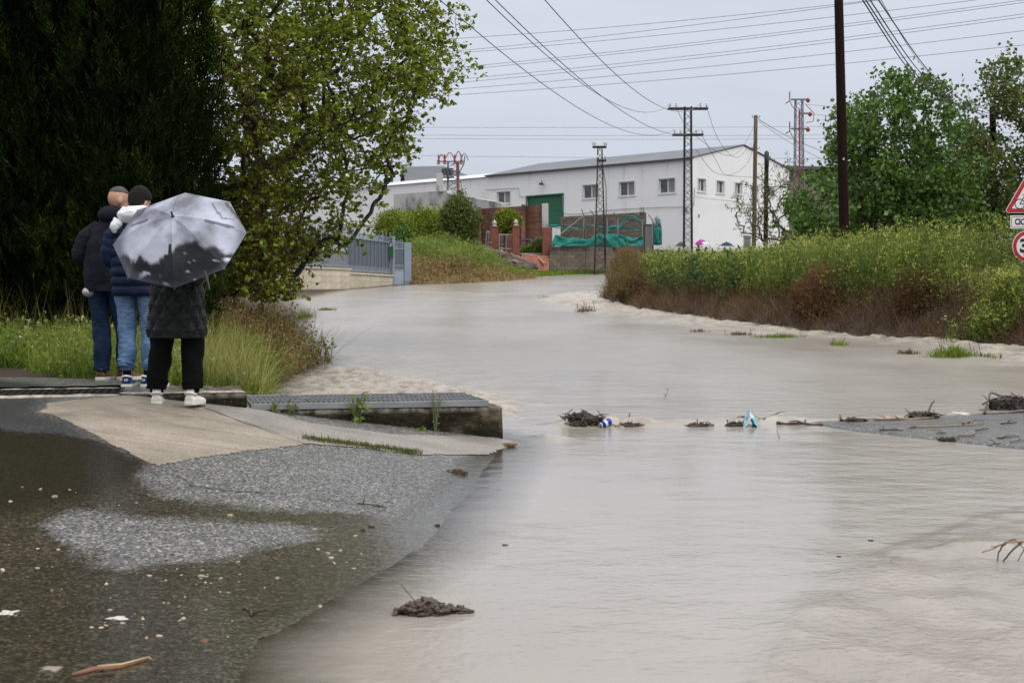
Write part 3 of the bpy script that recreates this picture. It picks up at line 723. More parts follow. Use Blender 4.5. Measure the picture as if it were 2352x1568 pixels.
# brick yard wall
def brick_mat(name, c1, c2, mortar, scale=1.0, dark=.5):
    m, nt, b = newmat(name); v = coords(nt)
    sx = nt.nodes.new('ShaderNodeSeparateXYZ'); nt.links.new(v, sx.inputs[0])
    cb = nt.nodes.new('ShaderNodeCombineXYZ'); nt.links.new(math_(nt, 'ADD', sx.outputs['X'], sx.outputs['Y']), cb.inputs[0]); nt.links.new(sx.outputs['Z'], cb.inputs[1])
    bt = nt.nodes.new('ShaderNodeTexBrick'); nt.links.new(cb.outputs[0], bt.inputs['Vector'])
    bt.inputs['Color1'].default_value = (*c1, 1); bt.inputs['Color2'].default_value = (*c2, 1); bt.inputs['Mortar'].default_value = (*mortar, 1)
    bt.inputs['Scale'].default_value = scale; bt.inputs['Brick Width'].default_value = .26; bt.inputs['Row Height'].default_value = .13; bt.inputs['Mortar Size'].default_value = .016
    n1 = noise(nt, coords(nt, 'Object', (1, 1, .5)), .9, 6)
    c = mixc(nt, mapr(nt, n1, .42, .66, 0, dark), bt.outputs['Color'], (.05, .032, .026))
    nt.links.new(c, b.inputs['Base Color']); b.inputs['Roughness'].default_value = .85
    bump(nt, b, bt.outputs['Fac'], -.5, .015); return m
brick_old = brick_mat('old_brick', (.26, .085, .042), (.13, .045, .028), (.20, .13, .095), 1.0, .9)
brick_red = brick_mat('red_brick', (.26, .052, .027), (.15, .032, .018), (.22, .11, .075), 1.0, .55)
bwl = wall_run('brick_wall', 'weathered red brick yard wall standing behind the gate', 'wall', [z4(100, 735) + (2.6, 94), z4(820, 692) + (2.6, 89.5), z4(1490, 650) + (2.6, 86)], .3, brick_old)
e0 = at(*z4(1490, 648), 86) - bwl.location; e1 = at(*z4(1545, 645), 85.8) - bwl.location
MB().box(e0.x, e1.x + .05, e0.y - .25, e0.y + .35, e0.z - 4.5, e0.z + .06).build('end_pier', concw, bwl)
for xx in (885, 1310):
    q = at(*z4(xx, 684 - (xx - 885) * .06), 88.9 - (xx - 885) * .0052) - bwl.location
    MB().box(q.x - .12, q.x + .12, q.y - .32, q.y + .1, q.z - 4.5, q.z + .05).build('pier', brick_old, bwl)

# block walls: each block its own piece
blockm = M_('grey_block', (.19, .16, .125), (.12, .10, .08), .9, 5, 5, bumps=.5, bscale=30, objrand=.22)
mortm = M_('block_mortar', (.075, .063, .052), (.05, .043, .036), .9, 4)
def block_wall(name, label, A, B, z0, z1, bw_=.40, bh=.20, thick=.2, zb=None, part=True):
    A = Vector((A[0], A[1], 0)); B = Vector((B[0], B[1], 0)); L = (B - A).length; ang = math.atan2((B - A).y, (B - A).x)
    o = thing(name, label, 'wall', (A.x, A.y, z0), ang)
    n = max(1, round(L / bw_)); bw_ = L / n; rows = max(1, round((z1 - z0) / bh)); bh = (z1 - z0) / rows
    MB().box(.01, L - .01, .012, thick, -.5, z1 - z0 - .02).build('mortar_core', mortm, o)
    mf = MB().box(.006, bw_ - .006, 0, .05, .006, bh - .006).mesh('block'); mf.materials.append(blockm)
    mh = MB().box(.006, bw_ / 2 - .006, 0, .05, .006, bh - .006).mesh('half_block'); mh.materials.append(blockm)
    for r_ in range(rows):
        off = (r_ % 2) * .5
        for i in range(n + (1 if off else 0)):
            first = off and i == 0; last = off and i == n
            x = i * bw_ - off * bw_ if not first else 0
            b_ = link('block', mh if (first or last) else mf, None, o)
            b_.location = (x, random.uniform(-.006, .004), r_ * bh)
    return o
zt = EYE + (700 - 566) / F * 78.7
pA = at(1262, 566, 78.7); pB = at(1345, 566, 78.7)
block_wall('block_wall', 'low grey block wall with the teal net hanging over its top', pA, pB, zt - 1.30, zt)
pC = pB + Vector((5.4, 5.2, 0))
block_wall('block_wall', 'grey block side wall running back behind the tan weeds', pB + Vector((.01, .02, 0)), pC, zt - 1.30, zt)
BWL = Wall(at(1480, 487, 88.0), D1)
tb, zb1, _ = BWL.hit(1480, 487)
tL, zL, yL = BWL.hit(*z5(-20, 766))
pL = BWL.P + BWL.d * tL; pR = BWL.P
block_wall('block_wall', 'tall dark block wall behind the torn teal net', pL, pR, zb1 - 3.4, zb1 - .0)

# teal net, fence posts, door, rebar
net = M_('teal_net', (.012, .24, .20), (.008, .14, .13), .7, 3, 5, bumps=.8, bscale=8, bdist=.05)
galv = M_('galvanized_tube', (.33, .34, .35), (.22, .23, .24), .45, 4, metal=.4)
rust = M_('rusty_iron', (.10, .045, .028), (.045, .024, .018), .75, 8, 5, bumps=.4)
bluem = M_('blue_tarp', (.02, .06, .30), (.015, .04, .2), .5)
def cloth(name, label, cat, top, bot, depth, mat, sag=.10, n=40, m=8, parent=None, seed=0, group=None):
    """crumpled sheet between two polylines of pixels at a depth"""
    top = np.array(top, float); bot = np.array(bot, float); V_ = []
    for j in range(m + 1):
        for i in range(n + 1):
            u = i / n; a = j / m
            tx = np.interp(u, np.linspace(0, 1, len(top)), top[:, 0]); ty = np.interp(u, np.linspace(0, 1, len(top)), top[:, 1])
            bx = np.interp(u, np.linspace(0, 1, len(bot)), bot[:, 0]); by = np.interp(u, np.linspace(0, 1, len(bot)), bot[:, 1])
            y = depth + sag * 2 * (float(fbm(np.array([u * 9 + seed]), np.array([a * 3.]), seed)[0]) - .5)
            V_.append(at(tx + (bx - tx) * a, ty + (by - ty) * a, y))
    c = V_[0].copy(); me = npmesh(name, np.array([(p - c)[:] for p in V_]), grid_faces(n + 1, m + 1), True)
    o = link(name, me, mat, parent); o.location = c
    if parent is None: tag(o, label, cat, group)
    md = o.modifiers.new('thick', 'SOLIDIFY'); md.thickness = .012
    return o
Z5 = lambda l: [z5(*p) for p in l]
cloth('net', 'low teal net draped along the front block wall', 'net', Z5([(-112, 1035), (-90, 985), (-68, 935), (12, 962), (62, 972), (150, 966), (240, 985), (290, 960), (345, 928)]), Z5([(-112, 1048), (-60, 1046), (60, 1050), (345, 1050)]), 78.5, net, .14, 60, 8, seed=1)
cloth('net', 'wide teal net sheet stretched up to the grey door', 'net', Z5([(340, 928), (440, 930), (560, 938), (690, 975), (780, 945)]), Z5([(340, 1050), (560, 1058), (660, 1050), (780, 1045)]), 80.2, net, .16, 50, 8, seed=2)
cloth('net_strip', 'torn teal net strip sagging between the fence posts', 'net', Z5([(350, 855), (430, 862), (490, 848), (560, 860), (640, 790), (760, 795)]), Z5([(350, 890), (430, 895), (500, 880), (560, 868), (630, 800), (760, 803)]), 81.0, net, .1, 50, 3, seed=3)
cloth('net_strip', 'torn teal net strip looping low across the dark wall', 'net', Z5([(420, 905), (500, 895), (600, 855), (680, 885), (770, 890)]), Z5([(420, 920), (500, 912), (600, 868), (680, 897), (770, 900)]), 81.2, net, .1, 40, 2, seed=4)
cloth('net_strip', 'torn teal net strip peaked over the dark wall top', 'net', Z5([(540, 860), (600, 780), (640, 748), (700, 760), (750, 800), (765, 855)]), Z5([(550, 862), (608, 790), (645, 760), (695, 772), (738, 806), (752, 858)]), 81.4, net, .1, 40, 2, seed=5)
cloth('net_strip', 'thin teal net strip stretched left of the lattice pole', 'net', Z5([(-158, 845), (-60, 842), (40, 852), (140, 838), (330, 848)]), Z5([(-158, 852), (-60, 850), (40, 861), (140, 847), (330, 857)]), 80.6, net, .1, 40, 1, seed=6)
cloth('net_strip', 'thin teal net strip drooping under the first strip', 'net', Z5([(-130, 852), (-60, 866), (40, 880), (130, 872), (190, 900)]), Z5([(-130, 858), (-60, 874), (40, 889), (130, 883), (200, 912)]), 80.5, net, .1, 40, 1, seed=7)
cloth('net', 'teal net panel hanging right of the grey door', 'net', Z5([(878, 870), (915, 862), (958, 872)]), Z5([(878, 1035), (915, 1040), (960, 1035)]), 82, net, .1, 14, 6, seed=8)
cloth('plastic_sheet', 'shredded pale blue plastic sheet above the teal panel', 'sheet', Z5([(868, 810), (915, 745), (950, 800)]), Z5([(880, 872), (920, 860), (956, 872)]), 82.0, M_('pale_blue_plastic', (.10, .25, .33), (.35, .37, .38), .4, 4, lo=.4, hi=.6), .16, 16, 6, seed=9)
dp = at(*z5(780, 840), 81.6); dq = at(*z5(880, 1045), 81.6)
dr = thing('yard_door', 'grey metal yard door in a rusty frame', 'door', (dp.x, dp.y, dq.z - .3))
MB().box(.1, dq.x - dp.x - .08, 0, .04, 0, dp.z - dq.z + .25).build('leaf', M_('grey_sheet_metal', (.20, .20, .20), (.15, .15, .15), .5, 2, bumps=.6, bscale=20, stretch=(6, 1, .1)), dr)
for a in ((0, .1, 0, dp.z - dq.z + .3), (dq.x - dp.x - .08, dq.x - dp.x, 0, dp.z - dq.z + .3)): MB().box(a[0], a[1], -.03, .07, a[2], a[3]).build('jamb', rust, dr)
MB().box(.1, dq.x - dp.x - .08, -.03, .07, dp.z - dq.z + .25, dp.z - dq.z + .32).build('lintel', rust, dr)
def post(px, pyt, pyb, y, top=None, mat=galv, r=.03, label='', brace=None, group='net fence posts'):
    A = at(px, pyb, y); B = at(px, pyt, y); pts = [A, B]
    if top: pts.append(at(*top, y - .3))
    o = thing('fence_post', label, 'post', A, group=group)
    MB().tube([p - A for p in pts], r, 6).build('post', mat, o)
    if brace: MB().tube([at(*brace[0], y) - A, at(*brace[1], y - .6) - A], r * .8, 5).build('brace', mat, o)
    return o
for i, (a, t) in enumerate((((205, 755, 1000), (183, 690)), ((312, 757, 980), (266, 700)), ((430, 778, 940), (395, 738)), ((535, 782, 960), (492, 722)), ((770, 790, 1040), (735, 742)), ((868, 800, 1040), (830, 745)))):
    x, yt = z5(a[0], a[1]); _, yb = z5(a[0], a[2])
    br = None
    if i == 0: br = (z5(205, 755), z5(-30, 940))
    post(x, yt, yb, 79.6 + i * .35, z5(*t), label='galvanized net fence post with a bent tip ' + ('propped by a long raking brace', 'next to the braced post', 'right of the slim lattice pole', 'under the peaked net strip', 'at the rusty door jamb', 'holding the teal panel')[i], brace=br)
post(*[q for q in (z5(210, 860)[0], z5(0, 870)[1], z5(0, 1000)[1])], 79.3, z5(262, 965), rust, .03, 'rusty raking prop of the net fence')
for k in (750, 768, 783):
    x, yt = z5(k, 672); _, yb = z5(k, 720)
    A = at(x, yb + 6, 88.1); B = at(x, yt, 88.1); o = MB().tube([(0, 0, 0), B - A], .02, 5).build('rebar', rust); o.location = A
    tag(o, 'rusty reinforcing bar sticking out of the tall block wall', 'rebar', 'reinforcing bars on the block wall')

# gate pillars with finials, gates, low brick wall and pallets of tile
stone = M_('pale_stone', (.50, .47, .42), (.36, .33, .29), .8, 8)
def pillar(px0, px1, ytop, ybot, y, label):
    A = at((px0 + px1) / 2, ybot, y); w_ = (px1 - px0) / F * y; h_ = (ybot - ytop) / F * y
    o = thing('gate_pillar', label, 'pillar', A - Vector((0, 0, .25)), R(8), 'brick gate pillars')
    MB().box(-w_ / 2, w_ / 2, 0, w_, 0, h_ + .25).build('shaft', brick_red, o)
    cp = MB().box(-w_ / 2 - .03, w_ / 2 + .03, -.03, w_ + .03, h_ + .25, h_ + .32).build('cap', brick_red, o)
    MB().lathe([(.02, 0), (.14, .0), (.14, .04), (.07, .07), (.10, .12), (.13, .18), (.11, .25), (.05, .31), (.015, .38)], 10, Matrix.Translation((0, w_ / 2, h_ + .32))).build('finial', stone, cp, True)
    return o
pillar(z4(1003, 0)[0], z4(1070, 0)[0], z4(0, 868)[1], z4(0, 1185)[1], 79.5, 'brick gate pillar with pale finial beside the rubble heap')
pillar(z4(1212, 0)[0], z4(1275, 0)[0], z4(0, 862)[1], z4(0, 1225)[1], 78.6, 'brick gate pillar with pale finial beside the leaning tiles')
pq = thing('brick_pier', 'red brick pier at the end of the low block wall', 'pillar', at(*z4(1545, 1215), 78.9) - Vector((0, 0, .2)), R(5))
MB().box(-.26, .26, 0, .4, 0, (1215 - 868) / 2.4125 * .574 / F * 78.9 + .2).build('shaft', brick_red, pq)
def tube_gate(label, pts, y, panel=None):
    A = at(*z4(*pts[0]), y); o = thing('tube_gate', label, 'gate', A)
    P = [at(*z4(*p), y + (0 if k in (0, 3) else .0)) - A for k, p in enumerate(pts)]
    MB().tube(P + [P[0]], .035, 6).build('frame', galv, o)
    m1 = (P[0] + P[3]) / 2; m2 = (P[1] + P[2]) / 2
    MB().tube([m1, m2], .028, 6).build('rail', galv, o)
    t1 = (P[0] + P[1]) / 2; t2 = (P[3] + P[2]) / 2; MB().tube([t1, t2], .035, 6).build('stile', galv, o)
    return o
tg = tube_gate('closed tube gate between the two brick pillars', [(1078, 938), (1212, 940), (1212, 1215), (1078, 1200)], 79.0)
tg2 = tube_gate('open tube gate leaf swung back beside the rubble', [(958, 908), (1000, 918), (1004, 1085), (938, 1130)], 80.2)
op = at(*z4(1158, 1085), 79.3); oq = at(*z4(1200, 1215), 79.3)
ob = thing('orange_board', 'orange board leaning behind the tube gate', 'board', (op.x, op.y, oq.z - .15), R(4)); MB().box(0, oq.x - op.x, 0, .03, 0, op.z - oq.z + .1).box(.03, oq.x - op.x - .03, -.012, 0, .05, op.z - oq.z + .05).build('panel', M_('orange_board', (.42, .12, .03), (.34, .09, .025), .7, 3), ob)
lq = at(*z4(1285, 1125), 79.4)
lb2 = thing('low_brick_wall', 'low red brick wall behind the leaning tiles', 'wall', (lq.x, lq.y, lq.z - 1.2), R(2)); MB().box(0, 2.75, 0, .25, 0, 1.2).build('wall', brick_red, lb2); MB().box(-.03, 2.78, -.03, .28, 1.2, 1.25).build('coping', stone, lb2)
tilem = M_('terracotta_tile', (.42, .16, .10), (.30, .11, .07), .8, 6, objrand=.15)
tp = at(*z4(1286, 1130), 78.7)
til = thing('tile_panel', 'panel of terracotta tiles leaning against the low wall', 'tiles', tp - Vector((0, .25, .80)), R(3)); til.rotation_euler = (R(-20), R(6), R(3))
MB().box(0, 1.55, .03, .06, 0, .95).build('backing', M_('tile_backing', (.5, .4, .34)), til)
tm = MB().box(.008, .18, 0, .03, .008, .15).mesh('tile'); tm.materials.append(tilem)
for i in range(8):
    for j in range(6): o = link('tile', tm, None, til); o.location = (.02 + i * .19, 0, .01 + j * .155)
sb = thing('timber_board', 'plank leaning beside the terracotta tiles', 'board', at(*z4(1515, 1218), 78.5)); e_ = at(*z4(1438, 1140), 78.9) - sb.location
MB().tube([(0, 0, 0), e_ * .97], .07, 4).tube([e_ * .97, e_], [.07, .055], 4).build('plank', M_('pale_plank', (.38, .24, .18)), sb)
hp = [at(*z4(*p), 82.5) for p in ((1282, 1010), (1300, 992), (1340, 983), (1390, 990), (1430, 1008), (1442, 1030))]
o = MB().tube([p - hp[0] for p in hp], .05, 6).build('blue_hose', bluem); o.location = hp[0]; tag(o, 'bright blue pipe arched behind the gate pillars', 'pipe')

# beige garden wall, railing and blue-grey gate on the left
beige = M_('beige_stone', (.60, .53, .41), (.46, .40, .30), .8, 4, 5, bumps=.3, objrand=.10)
beige_j = M_('beige_joint', (.42, .36, .27), (.30, .25, .18), .85, 4)
bluegrey = M_('blue_grey_paint', (.22, .27, .33), (.19, .235, .29), .45, 3, bumps=.1)
panelm = M_('slate_sheet', (.10, .115, .14), (.085, .095, .12), .55, 2, bumps=.3, bscale=25, stretch=(8, 8, .2))
def z6(x, y): return ((1000 + x / 2.6129) * .57422, (900 + y / 2.6129) * .57422)
cA = at(*z6(-150, 470), 50.5); cB = at(*z6(1048, 470), 56.5); cC = at(*z6(1492, 540), 61.5)
def stone_wall(name, label, A, B, zA, zB, top, rows, bw_):
    A = Vector((A.x, A.y, 0)); B = Vector((B.x, B.y, 0)); L = (B - A).length; ang = math.atan2((B - A).y, (B - A).x)
    z0 = min(zA, zB) - .3
    o = thing(name, label, 'wall', (A.x, A.y, z0), ang); Hh = top - z0
    MB().box(0, L, .015, .28, 0, Hh).build('core', beige_j, o)
    n = round(L / bw_); bw_ = L / n; bh = .26; rows = math.ceil(Hh / bh)
    mf = MB().box(.004, bw_ - .004, 0, .04, .004, bh - .004).mesh('stone'); mf.materials.append(beige)
    for r_ in range(rows):
        for i in range(n):
            b_ = link('stone', mf, None, o); zz = Hh - (r_ + 1) * bh; b_.location = (i * bw_, 0, zz)
    MB().box(-.03, L + .03, -.05, .33, Hh, Hh + .06).build('coping', beige, o)
    return o, L, Hh, ang, z0
zt1 = EYE - (z6(0, 470)[1] - HY) / F * 56.5; zt2 = EYE - (z6(0, 537)[1] - HY) / F * 61.5
w1 = stone_wall('garden_wall', 'long beige stone garden wall under the leafy branches', cA, cB, g(cA.x, cA.y), g(cB.x, cB.y), zt1, 4, .62)
w2 = stone_wall('garden_wall', 'short beige stone garden wall joining the blue-grey gate', cB, cC, g(cB.x, cB.y), g(cC.x, cC.y), zt2, 4, .42)
def railing(name, label, wv, top_h, panel, n, skip=()):
    o_, L, Hh, ang, z0 = wv
    o = thing(name, label, 'railing', (o_.location.x, o_.location.y, z0 + Hh + .062), ang)
    MB().box(0, L, .10, .14, .08, .12).build('bottom_rail', bluegrey, o); MB().box(0, L, .10, .14, top_h - .14, top_h - .10).build('top_rail', bluegrey, o)
    MB().box(0, L, .10, .14, top_h - .34, top_h - .31).build('middle_rail', bluegrey, o)
    if panel: MB().box(.02, L - .02, .145, .155, .30, top_h - .34).build('sheet', panelm, o)
    pk = MB().box(-.012, .012, .108, .132, 0, top_h).lathe([(.004, top_h - .01), (.026, top_h + .01), (.012, top_h + .04), (.022, top_h + .06), (.001, top_h + .13)], 6, Matrix.Translation((0, .12, 0))).mesh('picket'); pk.materials.append(bluegrey)
    for i in range(n):
        q = link('picket', pk, None, o); q.location = (.02 + i * (L - .04) / (n - 1), 0, 0)
    sm = MB().box(-.007, .007, .112, .128, top_h - .31, top_h - .14).mesh('short_bar'); sm.materials.append(bluegrey)
    s2 = MB().box(-.007, .007, .112, .128, .12, .30).mesh('low_bar'); s2.materials.append(bluegrey)
    if panel:
        for i in range(n * 4):
            for mm in (sm, s2):
                q = link('short_bar', mm, None, o); q.location = (.05 + i * (L - .1) / (n * 4 - 1), 0, 0)
    return o
railing('railing', 'pale spiked railing on the long beige wall under the branches', w1, 1.55, False, 64)
railing('railing', 'blue-grey spiked railing with slate sheet on the short beige wall', w2, 1.72, True, 12)
gp = at(*z6(1503, 625), 61.5); gz = EYE - (z6(0, 175)[1] - HY) / F * 61.5 - gp.z
gt = thing('garden_gate', 'blue-grey metal garden gate with spiked top between two posts', 'gate', gp, math.atan2((cC - cB).y, (cC - cB).x) * .5)
GWd = (z6(1640, 0)[0] - z6(1503, 0)[0]) / F * 61.8
MB().box(-.06, .06, 0, .12, -.2, gz + .22).build('post', bluegrey, gt, bevel=.006)
MB().box(GWd - .02, GWd + .34, 0, .30, -.2, gz - .02).build('post', bluegrey, gt, bevel=.006)
MB().box(.07, GWd - .03, .04, .08, .02, .62).build('kick_panel', M_('pale_blue_grey', (.30, .35, .41), (.27, .32, .38), .45), gt)
MB().box(.07, GWd - .03, .045, .075, .85, gz - .32).build('sheet', panelm, gt)
for zz in (.62, .82, gz - .32, gz - .06): MB().box(.06, GWd - .02, .03, .09, zz, zz + .045).build('rail', bluegrey, gt)
for i in range(5):
    x = .12 + i * (GWd - .2) / 4; MB().tube([(x, .06, .66), (x, .06, gz - .02)], .014, 5).lathe([(.004, gz - .02), (.028, gz + .02), (.012, gz + .06), (.001, gz + .15)], 6, Matrix.Translation((x, .06, 0))).build('picket', bluegrey, gt)
MB().box(-.10, .06, .03, .09, gz + .18, gz + .26).box(-.62, -.50, .02, .1, gz - .1, gz + .28).build('head_frame', bluegrey, gt)
mbx = thing('mailbox', 'small dark green mailbox on the gate post', 'mailbox', gp + Vector((-.12, -.10, 1.15)), 0)
MB().box(-.11, .11, -.06, .06, 0, .52).build('body', M_('green_paint', (.01, .10, .045)), mbx, bevel=.012); MB().box(-.07, .07, -.068, -.06, .40, .43).build('slot', rusty, mbx)
# ------------------------------------------------------------------ poles, pylons, cables, road signs
wood = M_('dark_creosote_wood', (.020, .009, .006), (.008, .004, .003), .85, spec=.12, scale=5, detail=5, bumps=.6, bscale=20, bdist=.01, stretch=(6, 6, .4))
wood2 = M_('brown_pole_wood', (.14, .085, .05), (.08, .05, .03), .8, 5, 5, bumps=.5, bscale=20, stretch=(6, 6, .4))
iron = M_('brown_iron', (.035, .02, .016), (.018, .012, .011), .7, 6, bumps=.2)
steelb = M_('blue_grey_steel', (.16, .19, .22), (.11, .13, .15), .5, 4)
ceram = M_('white_ceramic', (.62, .64, .60), (.5, .52, .48), .25, 6, bumps=0)
redp = M_('red_insulation', (.30, .05, .035), (.20, .035, .025), .5, 3, bumps=0)
cablem = M_('black_cable', (.05, .05, .055), (.04, .04, .04), .6, 3, bumps=0)
cableg = M_('grey_wire', (.20, .205, .215), (.16, .165, .175), .6, 3, bumps=0)
def sagline(A, B, sag, n=22):
    A = Vector(A); B = Vector(B); return [A + (B - A) * (i / n) - Vector((0, 0, sag * 4 * (i / n) * (1 - i / n))) for i in range(n + 1)]
def cable(A, B, sag, r, label, mat=cablem, group=None, name='power_cable', n=22):
    pts = sagline(A, B, sag, n); c = pts[0]
    o = MB().tube([p - c for p in pts], r, 5).build(name, mat); o.location = c
    return tag(o, label, 'cable', group)
def pxcable(pts, r, label, mat=cablem, group=None, name='power_cable'):
    """cable through (px,py,depth) points, smoothed"""
    P = [at(*p) for p in pts]; Q = []
    for i in range(len(P) - 1):
        p0 = P[max(i - 1, 0)]; p1 = P[i]; p2 = P[i + 1]; p3 = P[min(i + 2, len(P) - 1)]
        for k in range(8):
            t = k / 8; Q.append(.5 * ((2 * p1) + (p2 - p0) * t + (2 * p0 - 5 * p1 + 4 * p2 - p3) * t * t + (3 * p1 - p0 - 3 * p2 + p3) * t ** 3))
    Q.append(P[-1]); c = Q[0].copy()
    o = MB().tube([p - c for p in Q], r, 5).build(name, mat); o.location = c
    return tag(o, label, 'cable', group)
def round_pole(px_t, py_t, px_b, y, r0, r1, label, mat, extra=None):
    T = at(px_t, py_t, y); gx = (px_b - CX) / F * y; B = Vector((gx, y, g(gx, y) - .3))
    o = thing('utility_pole', label, 'pole', B)
    n = 10; pts = [(T - B) * (i / n) for i in range(n + 1)]
    MB().tube(pts, [r0 + (r1 - r0) * i / n for i in range(n + 1)], 14).build('shaft', mat, o, True)
    return o, T - B
# the near dark pole
P0, tv = round_pole(1925, -60, 1942, 41.0, .150, .125, 'thick dark wooden pole rising from the flowering weeds', wood)
MB().box(-.02, .02, -.15, -.13, -.03, .03, Matrix.Translation(tv * .40)).build('number_tag', ceram, P0)
# second dark pole inside the right-hand tree
P1, tv1 = round_pole(2280, 245, 2284, 59.5, .15, .13, 'dark wooden pole half hidden inside the leafy tree', wood)
MB().tube([tv1 * .97 + Vector((-.25, -.17, 0)), tv1 * .97 + Vector((.25, -.17, 0))], .03, 5).build('bracket', iron, P1)
# brown pole and short black pole by the warehouse gable
P2_, tv2 = round_pole(1736, 265, 1731, 92.0, .15, .12, 'weathered brown wooden pole in front of the white gable', wood2)
for k, s in ((.985, -1), (.985, 1), (.78, -1), (.78, 1)):
    MB().tube([tv2 * k, tv2 * k + Vector((s * .22, -.1, 0)), tv2 * k + Vector((s * .24, -.1, .12))], .025, 5).build('bracket', iron, P2_)
P3_, tv3 = round_pole(1761, 350, 1758, 90.0, .15, .135, 'short black pole with domed cap beside the brown pole', wood)
MB().lathe([(.15, -.9), (.155, -.05), (.10, .06), (.02, .12)], 12, Matrix.Translation(tv3)).build('cap_sleeve', cablem, P3_, True)
lampa = tv3 + Vector((0, 0, -2.2)); MB().tube([lampa, lampa + Vector((.9, -.1, .05))], .03, 5).box(.8, 1.25, -.2, 0, -.06, .04, Matrix.Translation(lampa)).build('street_light', fasc, P3_)
def lattice(o, H_, w0, w1, mat, seg, r=.03, rb=.011, dp=None):
    dp0, dp1 = dp or (w0, w1)
    c = lambda t: (w0 + (w1 - w0) * t, dp0 + (dp1 - dp0) * t)
    for sx in (-1, 1):
        for sy in (-1, 1):
            MB().tube([(sx * w0 / 2, sy * dp0 / 2, 0), (sx * w1 / 2, sy * dp1 / 2, H_)], r, 4).build('leg', mat, o)
    mb = MB()
    for i in range(seg):
        t0, t1 = i / seg, (i + 1) / seg; a, b_ = c(t0); a2, b2 = c(t1); s = 1 if i % 2 else -1
        for q in (-1, 1):
            mb.tube([(s * q * a / 2, q * b_ / 2, t0 * H_), (-s * q * a2 / 2, q * b2 / 2, t1 * H_)], rb, 4)
            mb.tube([(q * a / 2, s * b_ / 2, t0 * H_), (q * a2 / 2, -s * b2 / 2, t1 * H_)], rb, 4)
    tag(mb.build('bracing', mat, o), kind='stuff')
def insul(o, x, z, y=0, mat=ceram, s=1.0):
    MB().tube([(x, y, z), (x, y, z + .10 * s)], .015, 5).build('pin', iron, o)
    MB().lathe([(.03 * s, .08 * s), (.075 * s, .10 * s), (.075 * s, .15 * s), (.04 * s, .17 * s), (.06 * s, .20 * s), (.06 * s, .24 * s), (.02 * s, .26 * s)], 10, Matrix.Translation((x, y, z))).build('insulator', mat, o, True)
def lattice_pole(px, pyt, y, wt, wb, label, arms, mat=iron, seg=24, rot=0, r=.040):
    gx = (px - CX) / F * y; z0 = g(gx, y) - .2; zt_ = EYE - (pyt - HY) / F * y
    o = thing('lattice_pole', label, 'pylon', (gx, y, z0), rot, 'lattice power poles'); H_ = zt_ - z0
    lattice(o, H_, wb, wt, mat, seg, r, .014)
    for (py, l0, l1, ins) in arms:
        z = EYE - (py - HY) / F * y - z0; x0 = (l0 - px) / F * y; x1 = (l1 - px) / F * y
        MB().box(x0, x1, -wt / 2 - .07, -wt / 2 - .01, z - .05, z + .05).box(x0, x1, wt / 2 + .01, wt / 2 + .07, z - .05, z + .05).build('crossarm', mat, o)
        for q in ins: insul(o, (q - px) / F * y, z + .04, -wt / 2 - .04)
    return o
L1 = lattice_pole(1580, 245, 80, .36, .46, 'brown lattice power pole with two long crossarms', [(250, 1534, 1626, (1538, 1552, 1608, 1622)), (310, 1545, 1615, (1549, 1562, 1598, 1612))])
L2_ = lattice_pole(1378, 335, 77.9, .22, .62, 'slim splayed lattice pole standing by the block wall', [(338, 1361, 1393, (1362, 1366, 1388, 1392)), (369, 1371, 1392, (1374, 1390))], seg=20, r=.026)
MB().tube([(.1, -.3, 6.4), (.32, -.3, 5.0), (.30, -.3, .5)], .022, 5).build('down_pipe', iron, L2_)
# pylon with red insulators behind the yard wall
def red_pylon():
    y = 103; px = 1041; gx = (px - CX) / F * y; zt_ = EYE - (372 - HY) / F * y; z0 = g(gx, y)
    o = thing('pylon', 'grey pylon with red insulator loops behind the yard wall', 'pylon', (gx, y, z0)); H_ = zt_ - z0
    lattice(o, H_, .95, .75, steelb, 16, .05, .022)
    X = lambda p: (p - px) / F * y; Z = lambda p: EYE - (p - HY) / F * y - z0
    MB().box(X(1005), X(1068), -.45, -.33, Z(374), Z(371)).build('crossarm', steelb, o)
    for p in (1008, 1022, 1045, 1060):
        MB().lathe([(.04, -.35), (.15, -.32), (.07, -.18), (.10, -.05), (.05, .05), (.06, .28), (.02, .4)], 8, Matrix.Translation((X(p), -.4, Z(368)))).build('insulator', redp, o)
    for a, b_, h_ in ((1008, 1022, 356), (1022, 1045, 352), (1045, 1062, 349), (1058, 1076, 354)):
        pts = [(X(a + (b_ - a) * k / 10), -.4, Z(370) + (Z(h_) - Z(370)) * math.sin(math.pi * k / 10)) for k in range(11)]
        MB().tube(pts, .035, 5).build('jumper_loop', redp if a != 1058 else cableg, o)
    for p in (1019, 1027, 1035):
        MB().tube([(X(p), -.6, Z(390)), (X(p + 3), -.6, Z(404))], .16, 8).build('fuse_switch', fasc, o)
    MB().box(X(1017), X(1043), -.62, -.5, Z(411), Z(408)).box(X(1017), X(1043), -.62, -.5, Z(390), Z(388)).build('switch_frame', fasc, o)
    MB().tube([(X(1050), -.45, Z(374)), (X(1052), -.45, Z(445))], .07, 5).build('red_conduit', redp, o)
    MB().tube([(X(1068), -.45, Z(360)), (X(1066), -.45, Z(378)), (X(1053), -.45, Z(402))], .04, 5).build('down_cable', fasc, o)
red_pylon()
